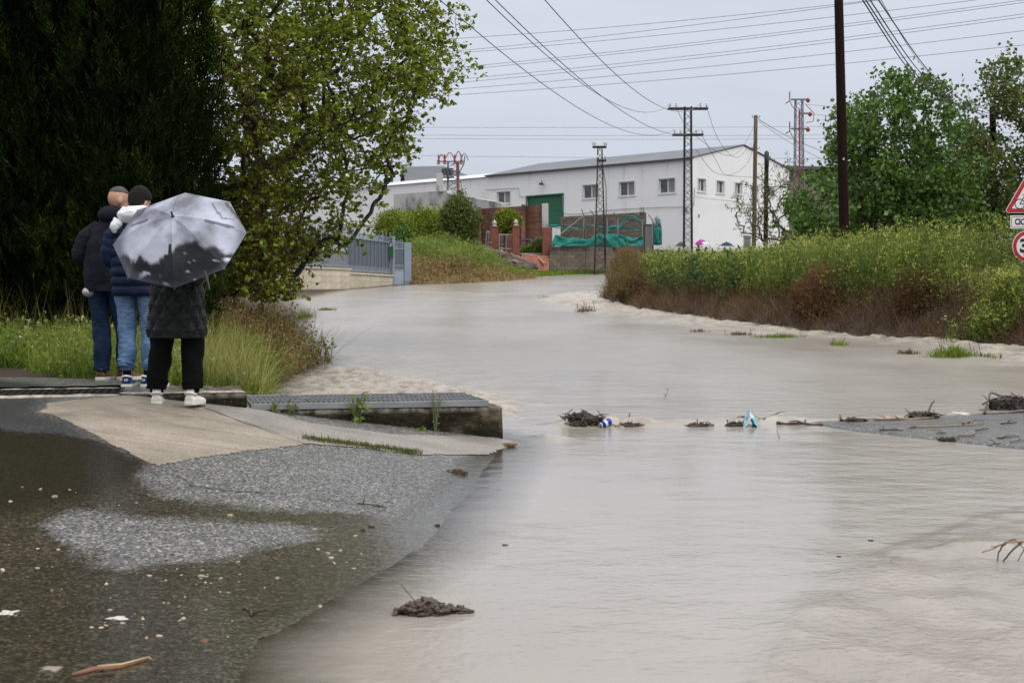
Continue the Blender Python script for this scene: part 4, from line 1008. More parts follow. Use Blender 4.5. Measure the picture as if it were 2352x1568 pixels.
def red_tower():
    y = 104; px = 1835; gx = (px - CX) / F * y; zt_ = EYE - (229 - HY) / F * y; z0 = g(gx, y)
    o = thing('pylon', 'grey and red pylon with three crossarms behind the bare tree', 'pylon', (gx, y, z0)); H_ = zt_ - z0
    lattice(o, H_, .72, .50, steelb, 24, .04, .02)
    X = lambda p: (p - px) / F * y; Z = lambda p: EYE - (p - HY) / F * y - z0
    for py, l0, l1 in ((230, 1815, 1850), (262, 1832, 1855), (297, 1815, 1850)):
        MB().box(X(l0), X(l1), -.32, -.22, Z(py) - .06, Z(py) + .06).build('crossarm', steelb, o)
        MB().lathe([(.04, -.1), (.16, .0), (.16, .12), (.05, .25)], 8, Matrix.Translation((X(l1 + 4), -.28, Z(py + 4)))).build('insulator', redp, o)
        MB().tube([(X(l1), -.28, Z(py)), (X(l1 + 8), -.28, Z(py + 3))], .04, 5).build('arm_tip', steelb, o)
    for py in (212, 281):
        MB().tube([(X(1812), -.28, Z(py)), (X(1812), -.28, Z(py + 22)), (X(1803), -.28, Z(py + 27))], .045, 5).build('horn', redp, o)
        MB().tube([(X(1812), -.28, Z(py + 20)), (X(1818), -.28, Z(py + 34)), (X(1828), -.28, Z(py + 44))], .03, 5).build('jumper', redp, o)
    MB().tube([(X(1848), -.28, Z(240)), (X(1868), -.28, Z(262)), (X(1866), -.28, Z(280)), (X(1850), -.28, Z(283))], .03, 5).build('jumper', redp, o)
    MB().tube([(X(1834), -.40, Z(255)), (X(1834), -.42, Z(520))], .075, 5).build('red_conduit', redp, o)
red_tower()
# wires: from the lattice pole up over the road
for i, (a, b_) in enumerate((((1541, 240), (1130, -12)), ((1549, 300), (1024, -12)), ((1610, 298), (1150, -12)), ((1610, 238), (1262, -12)))):
    A = at(a[0], a[1] - 2, 79.7); B = at(b_[0], b_[1] - 4, 24.0)
    cable(A, A + (B - A) * 1.05, 1.15, .0105, ('overhead wire from the left end of the upper crossarm', 'overhead wire from the left end of the lower crossarm', 'overhead wire from the right end of the lower crossarm', 'overhead wire from the right end of the upper crossarm')[i], cableg, 'wires over the flooded road', 'overhead_wire', 40)
# high-voltage lines crossing the sky, three spans of three
hv = [((880, 98), (1900, 2)), ((880, 138), (2000, -6)), ((880, 140), (2352, -22)), ((880, 178), (2352, -8)), ((880, 184), (2352, -2)), ((880, 204), (2352, 24)), ((880, 212), (2352, 31)), ((880, 222), (2352, 62)), ((880, 230), (2352, 94))]
hvn = ('topmost', 'second', 'third', 'fourth', 'fifth', 'sixth', 'seventh', 'eighth', 'lowest')
for i, (a, b_) in enumerate(hv):
    A = at(a[0] - 300, a[1] + 300 * (a[1] - b_[1]) / (b_[0] - a[0]) * .4, 150); B = at(b_[0] + 400, b_[1] - 400 * (a[1] - b_[1]) / (b_[0] - a[0]), 112)
    cable(A, B, .9, .024, hvn[i] + ' of the high-voltage lines crossing the sky', cableg, 'high-voltage lines', 'high_voltage_line', 26)
for i, (a, b_) in enumerate((((900, 292), (2352, 285)), ((900, 310), (2352, 305)), ((900, 318), (2352, 314)), ((900, 357), (2352, 362)))):
    cable(at(*a, 240), at(*b_, 240), .3, .03, ('highest', 'second', 'third', 'lowest')[i] + ' of the faint distant wires above the warehouse roof', cableg, 'distant wires', 'distant_wire', 14)
# thick cable bundle to the pole in the right-hand trees
for i, (a, m_, b_) in enumerate((((1968, -20), (2100, 175), (2278, 262)), ((1975, -20), (2112, 180), (2278, 268)), ((1985, -20), (2108, 160), (2278, 274)), ((2004, -20), (2130, 160), (2278, 256)))):
    pxcable([(a[0] - 10, a[1] - 20, 20), (a[0], a[1], 21), (m_[0], m_[1], 34), ((m_[0] + b_[0]) / 2 - 5, (m_[1] + b_[1]) / 2 + 16, 43), (b_[0], b_[1], 55.7)], .012, 'black cable of the bundle running down to the hidden pole', cablem, 'cable bundle at the right')
pxcable([(2006, -30, 22), (2110, 140, 35), (2200, 235, 46), (2280, 262, 55.7)], .006, 'single thin cable beside the black cable bundle', cableg)
# loops and service lines in front of the gable
pxcable([(1622, 243, 80), (1650, 320, 86), (1690, 362, 88), (1726, 330, 91.5)], .014, 'drooping wire from the upper crossarm to the brown pole', cableg, 'drooping service wires', 'service_wire')
pxcable([(1552, 245, 80), (1585, 300, 84), (1660, 355, 88), (1700, 345, 90), (1732, 290, 91.6)], .014, 'long drooping wire crossing the gable wall', cableg, 'drooping service wires', 'service_wire')
pxcable([(1612, 310, 80), (1640, 360, 84), (1670, 402, 88), (1720, 370, 91), (1737, 285, 91.6)], .014, 'lowest drooping wire with small clamps on the gable', cableg, 'drooping service wires', 'service_wire')
pxcable([(1600, 345, 80), (1640, 395, 84), (1690, 405, 90), (1760, 410, 100), (1830, 425, 118)], .014, 'slack wire looping low past the gable windows', cableg, 'drooping service wires', 'service_wire')
pxcable([(1742, 274, 91.8), (1790, 303, 98), (1833, 325, 103.5), (1900, 352, 112)], .02, 'upper twisted cable from the brown pole to the red pylon', cablem, 'service cables')
pxcable([(1742, 278, 91.8), (1790, 312, 98), (1833, 338, 103.5), (1900, 372, 112)], .014, 'lower twisted cable from the brown pole to the red pylon', cablem, 'service cables')
pxcable([(1855, 240, 104), (1920, 246, 100), (2000, 250, 96)], .014, 'wire leaving the red pylon from its top arm', cableg, 'pylon wires', 'overhead_wire')
pxcable([(1862, 262, 104), (1920, 268, 100), (2000, 276, 96)], .014, 'wire leaving the red pylon from its middle arm', cableg, 'pylon wires', 'overhead_wire')
pxcable([(1596, 452, 111), (1640, 458, 113), (1720, 466, 118), (1800, 474, 122)], .014, 'cable strung under the gable windows', cablem, 'service cables')

# road signs at the right edge
SY = 26.6; sxp = 2362; gx = (sxp - CX) / F * SY; gz0 = g(gx, SY)
sgn = thing('road_sign', 'cyclist warning triangle above a name plate and speed limit disc on one post', 'sign', (gx, SY, gz0), R(0))
redm = M_('sign_red', (.42, .015, .015), (.38, .012, .012), .35, 3, bumps=0); whm = M_('sign_white', (.72, .72, .72), (.68, .68, .69), .4, 3, bumps=0); blk = M_('sign_black', (.012, .013, .02), None, .4, 3, bumps=0)
Zs = lambda py: EYE - (py - HY) / F * SY - gz0
MB().box(-.04, .04, .02, .10, -.3, Zs(395)).build('post', galv, sgn)
def rtri(s_, rr, n=6):
    cs = [Vector((-s_ / 2, 0)), Vector((s_ / 2, 0)), Vector((0, s_ * .866))]; out = []
    ce = Vector((0, s_ * .2887))
    for i, c in enumerate(cs):
        inn = c + (ce - c).normalized() * 2 * rr; base = math.atan2(*(c - ce).yx)
        for k in range(n + 1):
            a = base + R(-60 + 120 * k / n); out.append((inn.x + rr * math.cos(a), inn.y + rr * math.sin(a)))
    return out
tz = Zs(489); S = .90
tri = MB().prism([(x, z + tz) for x, z in rtri(S, .045)], -.012, .012).build('warning_triangle', whm, sgn)
MB().prism([(x, z + tz + .008) for x, z in rtri(S - .02, .04)], -.0145, -.0125).build('red_border', redm, tri)
MB().prism([(x, z * .7 + tz + .1) for x, z in rtri(S * .735, .012)], -.0175, -.015).build('white_field', whm, tri) if False else MB().prism([(x, z + tz + .079) for x, z in rtri(S * .70, .008)], -.0175, -.015).build('white_field', whm, tri)
def ring(mb, cx, cz, r0, r1, ya, yb, n=24):
    v = []; f = []
    for k in range(n):
        a = 2 * math.pi * k / n
        for rr in (r0, r1):
            for yy in (ya, yb): v.append((cx + rr * math.cos(a), yy, cz + rr * math.sin(a)))
    for k in range(n):
        i = 4 * k; j = 4 * ((k + 1) % n); f += [(i, j, j + 2, i + 2), (i + 1, i + 3, j + 3, j + 1), (i, i + 1, j + 1, j), (i + 2, j + 2, j + 3, i + 3)]
    mb.add(v, f); return mb
bk = MB(); wz = tz + .165
for cxx in (-.165, .165): ring(bk, cxx, wz, .082, .098, -.0195, -.0178)
def bar2(mb, a, b_, w_=.016):
    a = Vector(a); b_ = Vector(b_); d_ = (b_ - a).normalized(); nn = Vector((-d_.y, d_.x)) * w_ / 2
    mb.prism([tuple(a - nn), tuple(b_ - nn), tuple(b_ + nn), tuple(a + nn)], -.0195, -.0178)
for a, b_ in (((-.165, wz), (-.08, wz + .14)), ((-.08, wz + .14), (.10, wz + .14)), ((-.07, wz + .12), (.0, wz)), ((.0, wz), (.10, wz + .14)), ((-.165, wz), (.0, wz)), ((.165, wz), (.09, wz + .19)), ((.05, wz + .20), (.10, wz + .185)), ((-.11, wz + .17), (-.05, wz + .17))): bar2(bk, a, b_)
bk.build('bicycle_pictogram', blk, tri)
pz0, pz1 = Zs(525), Zs(495)
pl = MB().box(-.335, .335, -.012, .012, pz0, pz1).build('name_plate', whm, sgn)
fr2 = MB(); t_ = .008
for a in ((-.31, .31, pz0 + .022, pz0 + .022 + t_), (-.31, .31, pz1 - .022 - t_, pz1 - .022), (-.318, -.31, pz0 + .03, pz1 - .03), (.31, .318, pz0 + .03, pz1 - .03)): fr2.box(a[0], a[1], -.015, -.0125, a[2], a[3])
fr2.build('plate_border', blk, pl)
def text(s_, size, loc, mat, parent, bold=.0, name='lettering', rot=(R(90), 0, 0), xs=1.0):
    cu = bpy.data.curves.new(name, 'FONT'); cu.body = s_; cu.size = size; cu.align_x = 'CENTER'; cu.align_y = 'CENTER'; cu.extrude = .001; cu.offset = bold
    tmp = bpy.data.objects.new('tmp', cu); COL.objects.link(tmp)
    me = bpy.data.meshes.new_from_object(tmp.evaluated_get(bpy.context.evaluated_depsgraph_get())); bpy.data.objects.remove(tmp)
    me.materials.clear(); o = link(name, me, mat, parent); o.location = loc; o.rotation_euler = rot; o.scale = (xs, 1, 1); return o
text('CICLISTAS', .155, (0, -.015, (pz0 + pz1) / 2), blk, pl, .006, xs=.72)
dz = Zs(566); 
disc = MB().prism([(.30 * math.cos(2 * math.pi * k / 48), dz + .30 * math.sin(2 * math.pi * k / 48)) for k in range(48)], -.012, .012).build('speed_disc', whm, sgn)
ring(MB(), 0, dz, .225, .292, -.015, -.0125, 48).build('red_ring', redm, disc)
text('30', .34, (0, -.0135, dz), blk, disc, .014)
# small kilometre stone in the weeds near the brown pole
ms = thing('marker_post', 'stubby brown post standing in weeds by the brown pole', 'post', at(1717, 570, 86) - Vector((0, 0, .6)), 0)
MB().box(-.2, .2, 0, .25, 0, 1.25).box(-.24, .24, -.04, .29, 1.25, 1.36).build('post', concw, ms)
# ------------------------------------------------------------------ vegetation
def frames(dirs, roll=None):
    """orthonormal frames whose local y is dir"""
    d_ = dirs / np.maximum(np.linalg.norm(dirs, axis=1, keepdims=True), 1e-9); n = len(d_)
    a = RNG.normal(size=(n, 3)) if roll is None else roll
    x = np.cross(a, d_); x /= np.maximum(np.linalg.norm(x, axis=1, keepdims=True), 1e-9); z = np.cross(x, d_)
    return np.stack([x, d_, z], -1)
def inst(pv, pf, pos, Rm, s):
    pv = np.asarray(pv, float); pf = np.asarray(pf); s = np.asarray(s, float)
    if s.ndim == 1: s = s[:, None]
    v = np.einsum('nij,nkj->nki', Rm, pv[None] * s[:, None, :] if s.shape[1] == 3 else pv[None] * s[:, :, None]) + pos[:, None, :]
    f = pf[None] + (np.arange(len(pos)) * len(pv))[:, None, None]
    return v.reshape(-1, 3), f.reshape(-1, pf.shape[1])
def merge(parts):
    V_ = []; F_ = []; n = 0
    for v, f in parts: V_.append(v); F_.append(f + n); n += len(v)
    return np.concatenate(V_), np.concatenate(F_)
def ud(n, up=0.0, spread=1.0):
    d_ = RNG.normal(size=(n, 3)) * spread; d_[:, 2] += up; return d_ / np.linalg.norm(d_, axis=1, keepdims=True)
# leaf shapes: local y = stem to tip, x = across, z = normal
PALM = (np.array([(0, 0, 0), (-.42, .28, .05), (-.18, .42, .0), (-.38, .80, -.06), (0, 1.0, -.14), (.38, .80, -.06), (.18, .42, .0), (.42, .28, .05)], float),
        np.array([(0, 2, 1), (0, 6, 2), (2, 4, 3), (2, 6, 4), (6, 5, 4), (0, 7, 6)]))
MAPLE = (np.array([(0, 0, 0), (-.44, .52, .03), (-.16, .95, -.10), (.20, .95, -.10), (.44, .52, .03)], float), np.array([(0, 2, 1), (0, 3, 2), (0, 4, 3)]))
OVAL = (np.array([(0, 0, 0), (-.22, .4, .04), (0, 1, -.08), (.22, .4, .04)], float), np.array([(0, 2, 1), (0, 3, 2)]))
BLADE = (np.array([(-.5, 0, 0), (.5, 0, 0), (-.42, .4, .06), (.42, .4, .06), (-.28, .75, .22), (.28, .75, .22), (0, 1, .42)], float),
         np.array([(0, 1, 3), (0, 3, 2), (2, 3, 5), (2, 5, 4), (4, 5, 6)]))
def plume(n=8, seed=0):
    r_ = random.Random(seed); v = []; f = []
    for i in range(n):
        y = i / n * .85; L = .30 * (1 - .55 * i / n)
        for s in (-1, 1):
            a = r_.uniform(.5, .95); tip = (s * L * math.sin(a), y + L * math.cos(a) + .08, r_.uniform(-.12, .12)); k = len(v)
            v += [(s * .015, y - .03, 0), tip, (s * .02, y + .10, .02)]; f.append((k, k + 1, k + 2))
    k = len(v); v += [(-.05, .75, 0), (.05, .75, 0), (0, 1.05, .02)]; f.append((k, k + 1, k + 2))
    return np.array(v, float), np.array(f)
def tri_tube(P, Q, r0, r1):
    """many thin 3-sided twigs at once"""
    P = np.asarray(P, float); Q = np.asarray(Q, float); fr_ = frames(Q - P); n = len(P); V_ = []
    for base, rr in ((P, r0), (Q, r1)):
        rr = np.broadcast_to(np.asarray(rr, float), (n,))
        for k in range(3):
            a = 2 * math.pi * k / 3
            V_.append(base + (fr_[:, :, 0] * math.cos(a) + fr_[:, :, 2] * math.sin(a)) * rr[:, None])
    v = np.stack(V_, 1).reshape(-1, 3); fl = []
    for k in range(3):
        k2 = (k + 1) % 3; fl += [(k, k2, 3 + k2), (k, 3 + k2, 3 + k)]
    f = np.array(fl)[None] + (np.arange(n) * 6)[:, None, None]
    return v, f.reshape(-1, 3)
barkm = M_('bark', (.055, .042, .03), (.028, .021, .016), .85, 8, 5, bumps=.7, bscale=18, bdist=.02, stretch=(3, 3, .6))
barkr = M_('reddish_twig', (.075, .045, .03), (.045, .028, .02), .8, 6)

def grow(root, targets, trunk, tip_r=.004, k=.47, mid=3, wob=.10, bias=.35):
    """joins every target to the nearest point of the growing skeleton; returns nodes, parents, radii, chain tips"""
    nodes = [np.array(p, float) for p in trunk]; par = [-1] + list(range(len(trunk) - 1))
    N = np.array(nodes); order = np.argsort(np.linalg.norm(targets - N[0], axis=1) + RNG.uniform(0, .3, len(targets)))
    cap = len(nodes) + len(targets) * (mid + 1); buf = np.zeros((cap, 3)); buf[:len(N)] = N; cnt = len(N); tips = []
    rootd = np.zeros(cap); 
    for i in range(1, cnt): rootd[i] = rootd[i - 1] + np.linalg.norm(buf[i] - buf[i - 1])
    for ti in order:
        T = targets[ti]; dd = np.linalg.norm(buf[:cnt] - T, axis=1)
        j = int(np.argmin(dd + bias * rootd[:cnt] * .25 + np.where(buf[:cnt, 2] > T[2] + .3, .8, 0))); prev = j; P = buf[j].copy()
        for m_ in range(1, mid + 2):
            t = m_ / (mid + 1); q = P + (T - P) * t + np.array([0, 0, 1.]) * math.sin(math.pi * t) * .10 * np.linalg.norm(T - P) * RNG.uniform(-.3, 1)
            if m_ <= mid: q = q + RNG.normal(size=3) * wob * np.linalg.norm(T - P) / (mid + 1)
            buf[cnt] = q; par.append(prev); rootd[cnt] = rootd[prev] + np.linalg.norm(q - buf[prev]); prev = cnt; cnt += 1
        tips.append(cnt - 1)
    par = np.array(par); w_ = np.zeros(cnt); w_[tips] = 1
    for i in range(cnt - 1, 0, -1): w_[par[i]] += w_[i]
    rad = tip_r * np.maximum(w_, 1) ** k
    return buf[:cnt], par, rad, np.array(tips)
def skeleton_mesh(nodes, par, rad, thr):
    """thick limbs as 7-sided, twigs as 3-sided"""
    idx = np.arange(1, len(nodes)); r1 = rad[idx]; r0 = np.minimum(rad[par[idx]], r1 * 1.35)
    thick = r1 > thr
    big = MB()
    for i in idx[thick]: big.tube([nodes[par[i]], nodes[i]], [min(rad[par[i]], rad[i] * 1.25), rad[i]], 6, False)
    tw = idx[~thick]
    tv_, tf = tri_tube(nodes[par[tw]], nodes[tw], r0[~thick], r1[~thick])
    return big, tv_, tf

def crown_targets(n, axis, prof, inner=.25, squash=(1, 1), pw=.55, gap=0, sd=77):
    """random points in a body of revolution with radius profile prof [(z, r)], denser to the outside"""
    z = RNG.uniform(prof[0][0], prof[-1][0], n * 4); r_ = np.interp(z, [p[0] for p in prof], [p[1] for p in prof])
    keep = RNG.uniform(0, max(p[1] for p in prof) ** 2, n * 4) < r_ ** 2; z = z[keep][:n]; r_ = r_[keep][:n]
    a = RNG.uniform(0, 2 * math.pi, len(z)); q = (inner ** 2 + (1 - inner ** 2) * RNG.uniform(0, 1, len(z))) ** pw
    lump = .86 + .28 * fbm(a * 2.5, z * 1.1, sd) if not gap else .62 + .72 * fbm(np.cos(a) * 2.2 + 9, np.sin(a) * 2.2 + z * .9, sd, 3)
    P = np.stack([axis[0] + r_ * q * lump * np.cos(a) * squash[0], axis[1] + r_ * q * lump * np.sin(a) * squash[1], z], 1)
    if gap:
        nz = fbm(P[:, 0] * .8 + P[:, 2] * .5, P[:, 1] * .8 - P[:, 2] * .7, sd + 5, 3); k2 = nz > gap; P = P[k2] if k2.sum() > .3 * len(P) else P
    return P

def leafy_tree(name, label, root, trunk, targets, leafm, leaf, size, per, spread, droop=.5, thr=.02, tip_r=.004, cone=.0, group=None, leaf2=None, k=.47, barkmat=None):
    nodes, par, rad, tips = grow(trunk[0], targets, trunk, tip_r, k)
    o = thing(name, label, 'tree', root, group=group); c = np.array(root)
    big, tv_, tf = skeleton_mesh(nodes, par, rad, thr)
    big.v = [tuple(np.array(p) - c) for p in big.v]; big.build('trunk', barkmat or barkm, o, True)
    tag(link('twigs', npmesh('twigs', tv_ - c, tf), barkmat or barkr, o), kind='stuff')
    # leaf tufts at tips and along the last shoots
    src = np.concatenate([nodes[tips], (nodes[tips] + nodes[par[tips]]) / 2, nodes[par[tips]]])
    src = np.repeat(src, per, 0); n = len(src)
    pos = src + RNG.normal(size=(n, 3)) * spread
    d_ = ud(n, -droop, .8); 
    v, f = inst(*leaf, pos - c, frames(d_), RNG.uniform(.6, 1.25, n) * size)
    tag(link('crown', npmesh('crown', v, f), leafm, o), kind='stuff')
    return o

maple_leaf = leafmat('spring_leaf', [(0, (.06, .085, .010)), (.3, (.15, .20, .020)), (.65, (.26, .33, .035)), (1, (.40, .45, .08))], .45, .5, .25)
green_leaf = leafmat('tree_leaf', [(0, (.03, .065, .012)), (.4, (.07, .145, .022)), (.75, (.13, .235, .04)), (1, (.22, .34, .08))], .4, .45, .3)
olive_leaf = leafmat('olive_leaf', [(0, (.045, .065, .014)), (.5, (.11, .15, .03)), (1, (.20, .25, .06))], .4, .5, .3)
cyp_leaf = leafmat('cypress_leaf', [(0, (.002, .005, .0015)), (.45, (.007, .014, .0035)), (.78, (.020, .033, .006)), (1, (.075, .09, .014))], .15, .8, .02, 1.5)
cyp_core = M_('cypress_shade_core', (.004, .005, .002), (.002, .003, .001), 1.0, 6, spec=0, bumps=0)  # near-black: the shade inside the crown is put into the colour
dead_leaf = leafmat('dead_leaf', [(0, (.06, .028, .014)), (.5, (.13, .065, .03)), (1, (.22, .13, .06))], .3, .6, .2)

# the spring maple overhanging the garden wall
def maple():
    root = Vector((-5.5, 24.0, g(-5.5, 24))); z = root.z
    prof = [(1.5, .6), (1.75, 1.2), (2.1, 1.85), (2.55, 2.6), (3.0, 3.0), (3.4, 3.35), (3.9, 3.55), (4.5, 4.0), (5.2, 4.4), (5.9, 4.25), (6.7, 4.0), (7.6, 3.5), (8.6, 2.5), (9.6, .6)]
    ax = (-5.3, 24.0)
    T = crown_targets(2600, ax, prof, .30, (1, .85))
    T2 = crown_targets(900, ax, [(p[0], p[1] * 1.06) for p in prof], .8, (1, .85))
    T3 = np.column_stack([RNG.uniform(-6.2, -3.6, 520), RNG.uniform(21.6, 25.5, 520), RNG.uniform(1.65, 3.4, 520)]); T = np.concatenate([T, T2, T3]); T = T[T[:, 0] > -8.6]
    T[:, 2] += .12 * (T[:, 0] + 5.3) * (T[:, 2] > 3)
    trunk = [np.array(p) for p in ((root.x, root.y, z - .2), (root.x, 24.05, z + .8), (-5.4, 24.0, z + 1.6), (-5.35, 23.9, z + 2.6), (-5.2, 23.9, z + 3.8), (-5.1, 24, z + 5.2))]
    nodes, par, rad, tips = grow(trunk[0], T, trunk, .0042, .50, 4, .16)
    o = thing('maple_tree', 'spreading tree with fresh yellow-green leaf tufts over the garden wall', 'tree', root); c = np.array(root)
    big, tv_, tf = skeleton_mesh(nodes, par, rad, .022); big.v = [tuple(np.array(p) - c) for p in big.v]; big.build('trunk', barkm, o, True)
    tag(link('twigs', npmesh('twigs', tv_ - c, tf), barkr, o), kind='stuff')
    tp_ = np.concatenate([nodes[tips], nodes[par[tips]], nodes[par[par[tips]]] * .5 + nodes[par[tips]] * .5, nodes[par[par[tips]]]])
    tp_ = np.repeat(tp_, 3, 0) + RNG.normal(size=(len(tp_) * 3, 3)) * np.array([.11, .11, .09])
    keep = RNG.uniform(0, 1, len(tp_)) < .62; tp_ = tp_[keep]
    n = len(tp_); per = 5
    src = np.repeat(tp_, per, 0); a = RNG.uniform(0, 2 * math.pi, n * per); el = RNG.uniform(-1.3, -.1, n * per)
    d_ = np.stack([np.cos(a) * np.cos(el), np.sin(a) * np.cos(el), np.sin(el)], 1)
    tuft = np.repeat(RNG.uniform(.6, 1.3, n), per); young = np.repeat(RNG.uniform(0, 1, n), per)
    v, f = inst(*MAPLE, src - c + RNG.normal(size=(n * per, 3)) * .015, frames(d_, np.tile([0, 0, 1.], (n * per, 1)) + RNG.normal(size=(n * per, 3)) * .4), tuft * RNG.uniform(.05, .088, n * per))
    tag(link('crown', npmesh('crown', v, f), maple_leaf, o), kind='stuff')
    # last year's brown seed bunches, mostly low and near the trunk
    w_ = T[(T[:, 0] < -3.2) & (T[:, 2] < 5.6)]; w_ = w_[RNG.uniform(0, 1, len(w_)) < .8]
    s_ = np.repeat(w_, 12, 0) + RNG.normal(size=(len(w_) * 12, 3)) * np.array([.09, .09, .12])
    v, f = inst(*OVAL, s_ - c, frames(ud(len(s_), -1.2, .5)), RNG.uniform(.05, .09, len(s_)))
    tag(link('seed_bunches', npmesh('seed_bunches', v, f), dead_leaf, o), kind='stuff')
maple()

# dark cypresses on the left
def cypress(x, y, r0, h, label, seed, dens=1.0):
    rs = np.random.default_rng(seed); z0 = g(x, y); c = np.array([x, y, z0])
    o = thing('cypress_tree', label, 'tree', (x, y, z0 - .1), group='cypress trees')
    MB().tube([(0, 0, 0), (0, 0, h * .5), (.05, 0, h * .93)], [.14, .09, .03], 8).build('trunk', barkm, o, True)
    prof = lambda t: r0 * np.interp(t, [0, .04, .15, .5, .8, 1], [.75, .95, 1.05, 1.0, .72, .05])
    # upright sub-columns give the flame-like clumps
    K = 64; ka = rs.uniform(0, 2 * math.pi, K); kt = rs.uniform(0, 1, K) ** 1.5 * .85; kl = rs.uniform(.12, .28, K); kr = rs.uniform(.58, 1.06, K)
    N = int(7600 * dens); ki = rs.integers(0, K, N); u = rs.uniform(0, 1, N)
    th = ka[ki] + rs.normal(0, .15, N) * (1.1 - u); t = np.clip(kt[ki] + kl[ki] * u, 0, 1)
    cw_ = .20 * np.sin(np.pi * np.clip(u * .85 + .12, 0, 1)) * rs.uniform(0, 1, N) ** .5
    rr = prof(t) * kr[ki] + cw_ - .12 * u
    pos = np.stack([rr * np.cos(th), rr * np.sin(th), t * h], 1) + rs.normal(0, .05, (N, 3))
    N2 = int(3200 * dens); t2 = rs.uniform(0, 1, N2) ** 1.4; th2 = rs.uniform(0, 2 * math.pi, N2); r2 = prof(t2) * rs.uniform(.6, .92, N2)
    pos2 = np.stack([r2 * np.cos(th2), r2 * np.sin(th2), t2 * h], 1)
    P = np.concatenate([pos, pos2]); TH = np.concatenate([th, th2]); n = len(P)
    d_ = np.stack([np.cos(TH) * .35, np.sin(TH) * .35, np.full(n, 1.0)], 1) + rs.normal(0, .22, (n, 3))
    parts = []
    for k in range(3):
        s = slice(k, None, 3); parts.append(inst(*plume(5, k + seed), P[s], frames(d_[s]), rs.uniform(.16, .34, len(P[s]))))
    v, f = merge(parts); tag(link('crown', npmesh('crown', v, f), cyp_leaf, o), kind='stuff')
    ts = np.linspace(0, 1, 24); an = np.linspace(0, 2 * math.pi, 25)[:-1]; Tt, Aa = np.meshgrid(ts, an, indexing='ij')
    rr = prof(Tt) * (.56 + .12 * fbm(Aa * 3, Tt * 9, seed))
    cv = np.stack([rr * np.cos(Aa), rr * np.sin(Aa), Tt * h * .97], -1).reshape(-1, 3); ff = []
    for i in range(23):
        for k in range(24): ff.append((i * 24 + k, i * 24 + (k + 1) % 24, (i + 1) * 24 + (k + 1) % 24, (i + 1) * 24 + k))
    tag(link('inner_shade_core', npmesh('inner', cv, np.array(ff)), cyp_core, o), kind='stuff')  # closed core added to block light through the crown
cypress(-4.50, 16.9, .92, 10.5, 'dark cypress growing beside the spreading maple', 1)
cypress(-5.75, 17.3, .88, 10.5, 'dark cypress standing between two others', 2)
cypress(-7.2, 16.6, .95, 10.0, 'dark cypress at the open end of the row', 3)
cypress(-6.4, 19.6, 1.0, 10.5, 'dark cypress behind the front row', 4, .45)

# trees on the right behind the bank
def right_tree(px, y, prof_px, label, n, leafm, per, seed, size=.11, spread=.14, group='leafy trees behind the bank'):
    x = (px - CX) / F * y; z0 = g(x, y)
    prof = [(EYE - (p - HY) / F * y, r_ / F * y) for p, r_ in prof_px][::-1]
    T = crown_targets(n, (x, y), prof, .25, (1, .9), .55, .42, 100 + seed)
    trunk = [np.array((x, y, z0 - .2)), np.array((x + .05, y, z0 + .7)), np.array((x, y, z0 + 1.4)), np.array((x - .1, y, z0 + 2.3))]
    return leafy_tree('leafy_tree', label, (x, y, z0), trunk, T, leafm, MAPLE, size, per, spread, .5, .03, .006, group=group)
right_tree(2050, 54, [(150, 25), (180, 95), (230, 160), (300, 190), (380, 205), (450, 225), (520, 215), (570, 120)], 'broad leafy tree just behind the thick dark pole', 1500, green_leaf, 8, 1, .16, .17)
right_tree(2310, 58, [(100, 25), (140, 80), (200, 125), (300, 130), (400, 130), (480, 135), (540, 90)], 'tall loose leafy tree around the hidden pole', 1000, olive_leaf, 6, 2, .15, .16)
right_tree(1900, 66, [(390, 30), (430, 90), (480, 130), (540, 130), (590, 60)], 'low bushy tree spreading left of the thick dark pole', 600, green_leaf, 7, 3, .15, .16)
right_tree(2180, 64, [(330, 60), (400, 130), (470, 170), (560, 150)], 'dense leafy tree filling the gap between the two tall trees', 700, green_leaf, 8, 4, .17, .18)
# bare tree against the gable
def bare_tree():
    y = 84; px = 1800; x = (px - CX) / F * y; z0 = g(x, y)
    prof = [(EYE - (p - HY) / F * y, r_ / F * y) for p, r_ in ((345, 15), (380, 70), (430, 110), (480, 140), (530, 120), (565, 40))][::-1]
    T = crown_targets(420, (x, y), prof, .2, (1, .8))
    trunk = [np.array((x, y, z0 - .2)), np.array((x - .2, y, z0 + .6)), np.array((x - .1, y, z0 + 1.3))]
    leafy_tree('bare_tree', 'nearly bare spring tree with thin twigs before the white gable', (x, y, z0), trunk, T, olive_leaf, OVAL, .17, 2, .10, .8, .03, .009)
bare_tree()
# bushes by the brick wall and saplings behind the gate
def bush(pxc, pyt, pyb, half, y, label, n, leafm, size, seed, per=10, spread=.12, group='bushes before the brick wall'):
    x = (pxc - CX) / F * y; zt_ = EYE - (pyt - HY) / F * y; zb_ = EYE - (pyb - HY) / F * y; r_ = half / F * y; hgt = zt_ - zb_
    prof = [(zb_, r_ * .6), (zb_ + hgt * .25, r_), (zb_ + hgt * .6, r_ * .95), (zb_ + hgt * .85, r_ * .6), (zt_, r_ * .15)]
    T = crown_targets(int(n * 1.7), (x, y), prof, .15, (1, .9), .55, .43, 300 + seed * 7); sh = T[RNG.uniform(0, 1, len(T)) < .22]; T = np.concatenate([T, np.column_stack([x + (sh[:, 0] - x) * RNG.uniform(1.0, 1.45, len(sh)), sh[:, 1], zb_ + (sh[:, 2] - zb_) * RNG.uniform(1.0, 1.32, len(sh))])]); z0 = min(zb_ - .05, g(x, y))
    trunk = [np.array((x, y, z0 - .1)), np.array((x, y, zb_ + hgt * .2)), np.array((x + .05, y, zb_ + hgt * .4))]
    return leafy_tree('bush', label, (x, y, z0), trunk, T, leafm, OVAL, size, per, spread, .1, .02, .006, group=group)
